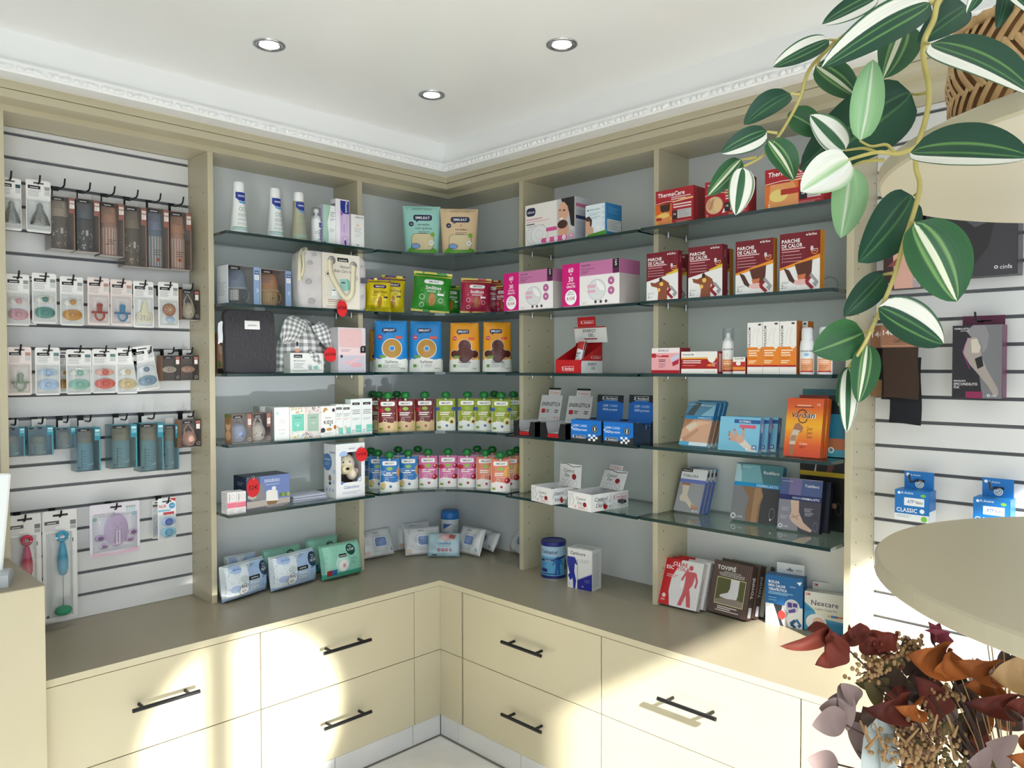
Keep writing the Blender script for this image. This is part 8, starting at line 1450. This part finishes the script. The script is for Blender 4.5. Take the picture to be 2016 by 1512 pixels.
for a in ((1831, 5, 1616, 134, 78, 'half', 1.00, .98), (1728, -8, 1618, 48, 44, 'flah', 1.04), (1632, 78, 1521, 132, 44, 'half', 1.04), (1555, 184, 1464, 246, 52, 'dark', 1.06), (1510, 259, 1420, 302, 47, 'flah', 1.06),
          (1459, 314, 1393, 386, 42, 'stripe', 1.07), (1463, 330, 1448, 424, 50, 'centre', 1.05), (1513, 276, 1563, 355, 58, 'stripe', 1.06), (1606, 128, 1690, 192, 66, 'stripe', 1.10), (1782, 50, 1738, 155, 80, 'stripe', 1.12, 1.10),
          (1693, 277, 1719, 117, 60, 'pale', 1.00), (1794, 183, 1574, 335, 125, 'dark', 1.09, 1.10), (1551, 224, 1618, 264, 54, 'green', 1.10), (1664, 296, 1595, 226, 58, 'centre', 1.03), (1673, 314, 1576, 377, 78, 'white', 1.00),
          (1676, 328, 1655, 469, 72, 'pale', 1.02), (1792, 300, 2030, 310, 124, 'half', .88, .80), (1832, 86, 2040, 190, 112, 'half', .90, .82), (1904, 12, 1806, 85, 62, 'dark', 1.04, 1.02), (1846, -5, 1878, 46, 44, 'dark', 1.06),
          (1930, -22, 1903, 26, 26, 'half', .95), (1795, 384, 1689, 517, 100, 'dark', .98), (1800, 437, 1884, 594, 118, 'stripe', .93), (1740, 540, 1661, 623, 54, 'dark', 1.02), (1729, 604, 1858, 677, 88, 'flah', .95),
          (1700, 654, 1599, 693, 78, 'green', 1.00), (1708, 678, 1690, 793, 54, 'stripe', .99), (1670, 724, 1667, 852, 36, 'centre', 1.01), (1672, 722, 1650, 800, 34, 'stripe', 1.03), (1985, -30, 1962, 58, 34, 'dark', .98), (1960, -40, 2040, 30, 40, 'half', .95)):
    pleaf(*a, tilt=(rnd.uniform(-.25, .25), rnd.uniform(-.1, .35)), bend=rnd.uniform(.02, .09), cup=rnd.uniform(.06, .16), twist=rnd.uniform(-.25, .25))
STEM = noisy('vine_stem', 'B0A256', 'C4B66C', 30, .5)
def vine(pts, r, name='vine_stem'):
    r *= KS; q = [fdep(*p)-PO for p in pts]; Q = []
    for i in range(len(q)-1):
        p0, p1, p2, p3 = q[max(i-1, 0)], q[i], q[i+1], q[min(i+2, len(q)-1)]
        for k in range(5):
            f = k/5; Q.append(.5*((2*p1)+(p2-p0)*f+(2*p0-5*p1+4*p2-p3)*f*f+(-p0+3*p1-3*p2+p3)*f**3))
    Q.append(q[-1]); m = MB(); m.tube(Q, [r*(1-.45*i/len(Q)) for i in range(len(Q))], STEM, 8); m.build(name, PL_)
vine([(1990, -60, 1.15), (1900, -50, 1.05), (1850, 0, 1.0), (1838, 40, .99), (1820, 80, .98), (1819, 120, .98), (1828, 165, .97), (1828, 205, .97), (1818, 250, .97), (1805, 290, .96), (1803, 330, .96), (1811, 365, .96), (1800, 415, .95), (1780, 475, .95), (1762, 540, .96), (1742, 590, .96), (1722, 635, .97), (1700, 680, .98), (1672, 722, 1.0)], .0042)
vine([(1840, 5, 1.0), (1740, 20, 1.05), (1655, 75, 1.06), (1622, 105, 1.06), (1592, 140, 1.06), (1576, 190, 1.06), (1555, 232, 1.06), (1530, 272, 1.06), (1500, 308, 1.06), (1464, 328, 1.06)], .0032)
vine([(1808, 288, .96), (1770, 302, .97), (1725, 300, .98), (1672, 314, 1.0)], .0036)
for p in ([(1725, 300, .98), (1700, 292, 1.0), (1664, 296, 1.03)], [(1760, 300, .97), (1745, 285, .98), (1715, 288, .99), (1693, 277, 1.0)], [(1740, 315, .98), (1700, 318, 1.0), (1676, 328, 1.02)], [(1828, 182, .97), (1805, 186, 1.02), (1793, 184, 1.08)], [(1820, 84, .98), (1832, 87, .93)], [(1812, 378, .955), (1800, 385, .97)], [(1790, 440, .95), (1800, 438, .94)], [(1762, 537, .96), (1740, 540, 1.0)], [(1735, 604, .96), (1729, 604, .95)], [(1718, 650, .97), (1700, 654, .99)], [(1574, 186, 1.06), (1556, 184, 1.06)], [(1530, 262, 1.06), (1510, 259, 1.06)], [(1490, 310, 1.06), (1459, 314, 1.07)], [(1648, 80, 1.06), (1632, 78, 1.04)], [(1612, 118, 1.06), (1610, 128, 1.09)]):
    vine(p, .0024, 'leaf_stalk')
# ---- dried bouquet in a vase on the lower round shelf
VC = fxy(-1.03, -2.47); vz = .9053
o = empty('flower_vase', (VC.x, VC.y, vz)); o.scale = (KS, KS, KS); tag(o, 'pale glazed vase under the lower round shelf holding dried flowers', 'vase')
m = MB(); m.lathe([(.045, 0), (.062, .02), (.07, .07), (.058, .13), (.040, .165), (.046, .19), (.042, .19), (.036, .165), (.05, .1), (.03, .02)], mat('D0D6D2', .3), 32); m.build('body', o)
BQ = empty('dried_bouquet', (VC.x, VC.y, vz+.10)); tag(BQ, 'bouquet of dried rust leaves, seed heads and eucalyptus', 'bouquet'); BO = Vector(BQ.location)
def drymat(n, a, b_): return noisy(n, a, b_, 35, .75, .5, (1, 1, .35), .3, .7)
RUST, ORNG, MAUV, OLIV, DARK, PINK, TAN = drymat('dry_rust', '4A1C14', '7A2E1C'), drymat('dry_orange', '8A4A1A', 'B9692A'), drymat('dry_mauve', '7E6A68', '9C8682'), drymat('dry_olive', '5A5030', '766A3E'), drymat('dry_dark', '3A2A22', '564036'), drymat('dry_pink', '8A3A4E', 'B05A6A'), drymat('dry_tan', '9A7850', 'BD9A6C')
def bleaf(bx, by, tx, ty, wpx, mt, t0, t1=None, cup=.3, bend=.15, tilt=(0, 0), twist=0, wave=.0, round_=0):
    t1 = t1 or t0; B, T = fdep(bx, by, t0), fdep(tx, ty, t1); return leaf3(BQ, B, T, wpx*KS*(t0+t1)/2/F, mt, -FW+RT*tilt[0]+UP*tilt[1], cup, bend, BO, 'dried_leaf', 1.1 if not round_ else .9, twist, wave)
for a in ((1645, 1246, 1607, 1310, 62, RUST, 1.12, 1.10, .35, .12, (.2, .2), .5, .06), (1640, 1252, 1535, 1272, 30, RUST, 1.12, 1.10, .5, .2, (0, .5), .6, .05), (1640, 1250, 1588, 1240, 26, RUST, 1.12, 1.14, .4, .2, (0, .6), -.4, .05), (1650, 1258, 1718, 1250, 34, RUST, 1.13, 1.13, .5, .25, (0, .4), .9, .08), (1665, 1262, 1672, 1228, 14, RUST, 1.13, 1.12, .4, .3, (.5, 0), 1.2, .05), (1700, 1262, 1768, 1244, 40, RUST, 1.15, 1.14, .5, .2, (0, .3), -.8, .1), (1690, 1266, 1745, 1284, 36, RUST, 1.15, 1.13, .4, .1, (0, .2), .5, .05),
          (1655, 1345, 1668, 1440, 40, MAUV, 1.14, 1.12, .15, .05, (.3, .1), .1, 0), (1690, 1380, 1655, 1345, 36, MAUV, 1.14, 1.12, .2, .05, (0, .2), .2, 0), (1665, 1410, 1598, 1428, 56, MAUV, 1.12, 1.10, .12, .05, (-.2, .2), .1, 0, 1), (1672, 1402, 1612, 1394, 48, MAUV, 1.13, 1.12, .12, .05, (.2, .3), -.1, 0, 1), (1680, 1392, 1630, 1376, 44, MAUV, 1.14, 1.14, .12, .05, (.1, .3), 0, 0, 1), (1650, 1512, 1588, 1494, 52, MAUV, 1.10, 1.08, .15, .05, (0, .5), .1, 0, 1), (1680, 1420, 1700, 1500, 44, MAUV, 1.15, 1.13, .2, .1, (0, 0), .3, 0),
          (1790, 1330, 1782, 1250, 52, DARK, 1.2, 1.2, .2, .1, (0, 0), 0, 0, 1), (1860, 1300, 1785, 1290, 70, ORNG, 1.13, 1.12, .45, .2, (0, .3), .4, .08), (1870, 1280, 1840, 1340, 60, ORNG, 1.12, 1.10, .4, .2, (.3, .2), -.5, .08), (1945, 1330, 1880, 1300, 54, ORNG, 1.10, 1.08, .5, .25, (0, .4), .5, .1), (1960, 1340, 1900, 1350, 60, ORNG, 1.10, 1.08, .4, .2, (0, .2), .2, .08), (2030, 1320, 1950, 1330, 80, TAN, 1.06, 1.04, .3, .1, (0, .3), .2, .05), (1990, 1400, 1895, 1385, 50, RUST, 1.08, 1.06, .6, .2, (0, .5), .2, .1), (2030, 1410, 1975, 1390, 54, RUST, 1.07, 1.05, .5, .2, (0, .5), -.2, .1), (1790, 1390, 1702, 1398, 56, RUST, 1.12, 1.10, .5, .2, (0, .4), .4, .1), (1800, 1395, 1760, 1390, 40, ORNG, 1.11, 1.09, .6, .3, (.2, .5), .9, .1),
          (1740, 1365, 1700, 1345, 60, OLIV, 1.15, 1.14, .25, .1, (0, .2), .2, 0, 1), (1760, 1330, 1735, 1290, 50, OLIV, 1.18, 1.18, .3, .1, (.2, .1), .3, 0), (1850, 1420, 1800, 1330, 60, RUST, 1.16, 1.14, .3, .1, (.3, 0), .2, .05), (1840, 1250, 1828, 1225, 30, PINK, 1.15, 1.14, .5, .3, (0, .2), .5, .15), (1845, 1275, 1822, 1240, 34, PINK, 1.14, 1.13, .5, .3, (.3, .2), -.6, .15), (1840, 1265, 1850, 1225, 26, PINK, 1.16, 1.15, .5, .3, (-.3, .1), .6, .15), (1950, 1512, 1905, 1500, 70, MAUV, 1.02, 1.00, .2, .1, (0, .5), .1, 0, 1), (1990, 1490, 1940, 1462, 80, MAUV, 1.08, 1.06, .2, .1, (0, .3), .2, 0, 1), (2030, 1500, 1985, 1490, 50, ORNG, 1.02, 1.0, .5, .2, (0, .4), .3, .1), (1800, 1440, 1760, 1415, 54, DARK, 1.18, 1.17, .2, .1, (0, .3), .1, 0, 1), (1860, 1400, 1835, 1375, 40, MAUV, 1.2, 1.2, .2, .1, (0, .1), .1, 0, 1)):
    bleaf(*a)
WRAP = mat('C4CCC8', .55)
for a in ((1745, 1424, 1700, 1530, 60, WRAP, 1.13, 1.10, .2, .1, (-.4, .2), .3, .03), (1735, 1440, 1740, 1540, 46, WRAP, 1.12, 1.10, .2, .1, (.4, .2), -.3, .03), (1750, 1410, 1715, 1435, 40, WRAP, 1.13, 1.12, .3, .2, (0, .4), .2, .05)):
    x = bleaf(*a); x.name = 'paper_wrap'; x['label'] = 'pale grey wrapping paper'
for i in range(70):
    px, py = rnd.uniform(1730, 2030), rnd.uniform(1285, 1530); t = rnd.uniform(1.16, 1.34); a = rnd.uniform(0, 6.28); L = rnd.uniform(40, 80)
    if py < 1240+(px-1730)*.35+40: t = max(t, 1.24)
    bleaf(px, py, px+L*cos(a), py+L*sin(a), rnd.uniform(28, 55), rnd.choice([DARK, DARK, RUST, OLIV, MAUV, ORNG]), t, t+rnd.uniform(-.03, .03), rnd.uniform(.1, .5), rnd.uniform(0, .25), (rnd.uniform(-.6, .6), rnd.uniform(-.4, .6)), rnd.uniform(-1, 1), rnd.uniform(0, .1), rnd.random() < .4)
def seedhead(px, py, tx, ty, t, n, sp, mt, br=.0032):
    A, B = fdep(px, py, t)-BO, fdep(tx, ty, t)-BO; sp *= KS; br *= KS; m = MB()
    for k in range(n):
        f = rnd.random(); c = A.lerp(B, f)+Vector((rnd.gauss(0, sp), rnd.gauss(0, sp), rnd.gauss(0, sp))); r = br*rnd.uniform(.6, 1.2); m.ball(c, r, r, r*rnd.uniform(.8, 1.5), mt, 6, 4)
    m.tube([A, A.lerp(B, .5), B], .0005, DARK, 5); x = m.build('seed_head', BQ); x['kind'] = 'stuff'
for a in ((1685, 1330, 1745, 1310, 1.13, 60, .007, TAN), (1735, 1290, 1790, 1262, 1.15, 70, .008, TAN), (1762, 1300, 1800, 1265, 1.16, 40, .008, TAN), (1698, 1285, 1730, 1312, 1.14, 24, .004, TAN), (1822, 1400, 1850, 1450, 1.12, 46, .006, TAN), (1830, 1355, 1890, 1375, 1.14, 40, .006, TAN), (1755, 1470, 1850, 1512, 1.08, 170, .016, TAN), (1780, 1440, 1840, 1470, 1.09, 110, .013, drymat('dry_brown', '6A4A34', '8A6648')), (1850, 1500, 1900, 1520, 1.10, 80, .015, OLIV), (1720, 1270, 1760, 1290, 1.14, 40, .007, RUST)):
    seedhead(*a)
for i in range(16):
    px, py = rnd.uniform(1700, 1900), rnd.uniform(1430, 1510); m = MB(); A = fdep(px, py, 1.08)-BO; m.tube([A, A+KS*Vector((rnd.uniform(-.02, .02), rnd.uniform(-.02, .02), rnd.uniform(.01, .035)))], [.003*KS, .0012*KS], TAN, 6); m.build('dried_petal', BQ)
bs0 = Vector((0, 0, .0))
for px, py, t in ((1640, 1250, 1.12), (1700, 1330, 1.14), (1790, 1270, 1.15), (1860, 1300, 1.13), (1650, 1420, 1.12), (1945, 1330, 1.1), (1990, 1400, 1.08), (1835, 1260, 1.15), (1740, 1480, 1.1), (1690, 1480, 1.12), (1880, 1420, 1.15), (1920, 1480, 1.12), (1650, 1505, 1.1), (1840, 1440, 1.1), (1830, 1370, 1.14)):
    T = fdep(px, py, t)-BO; m = MB(); mid = T*.5+Vector((0, 0, .015)); m.tube([bs0+Vector((rnd.uniform(-.008, .008), rnd.uniform(-.008, .008), -.06)), bs0, mid, T], .0008, DARK, 5); m.build('stem', BQ)
for i in range(14):
    T = fdep(rnd.uniform(1820, 1990), rnd.uniform(1240, 1460), rnd.uniform(1.12, 1.25))-BO; m = MB(); m.tube([Vector((0, 0, 0)), T*.6+Vector((0, 0, .01)), T], .0005, TAN, 4); m.build('grass_blade', BQ)
# ================================================================== payment screen on the end counter
o = empty('screen_terminal', (-1.905, -.455, .8512), (0, 0, rad(-18))); tag(o, 'white tilted screen on a grey wedge foot at the left edge', 'screen')
WS = mat('EDF1F0', .3); GS = mat('AEB4B8', .35)
m = MB(); m.cbox(-.26, -.006, .0, 0, .006, .255, WS, .004); k = m.build('screen_panel', o); k.location = (.0, -.01, .022); k.rotation_euler = (rad(-10), rad(4), 0)
m = MB(); pts = [(-.06, 0), (.055, 0), (.060, .008), (.040, .022), (.005, .034), (-.04, .036), (-.06, .03)]; v = [(-.10, y, z) for y, z in pts]+[(.018, y, z) for y, z in pts]; n = 7
m.add(v, [list(range(n)), list(range(n, 2*n))[::-1]]+[(i, (i+1) % n, n+(i+1) % n, n+i)[::-1] for i in range(n)], GS); m.build('foot', o)
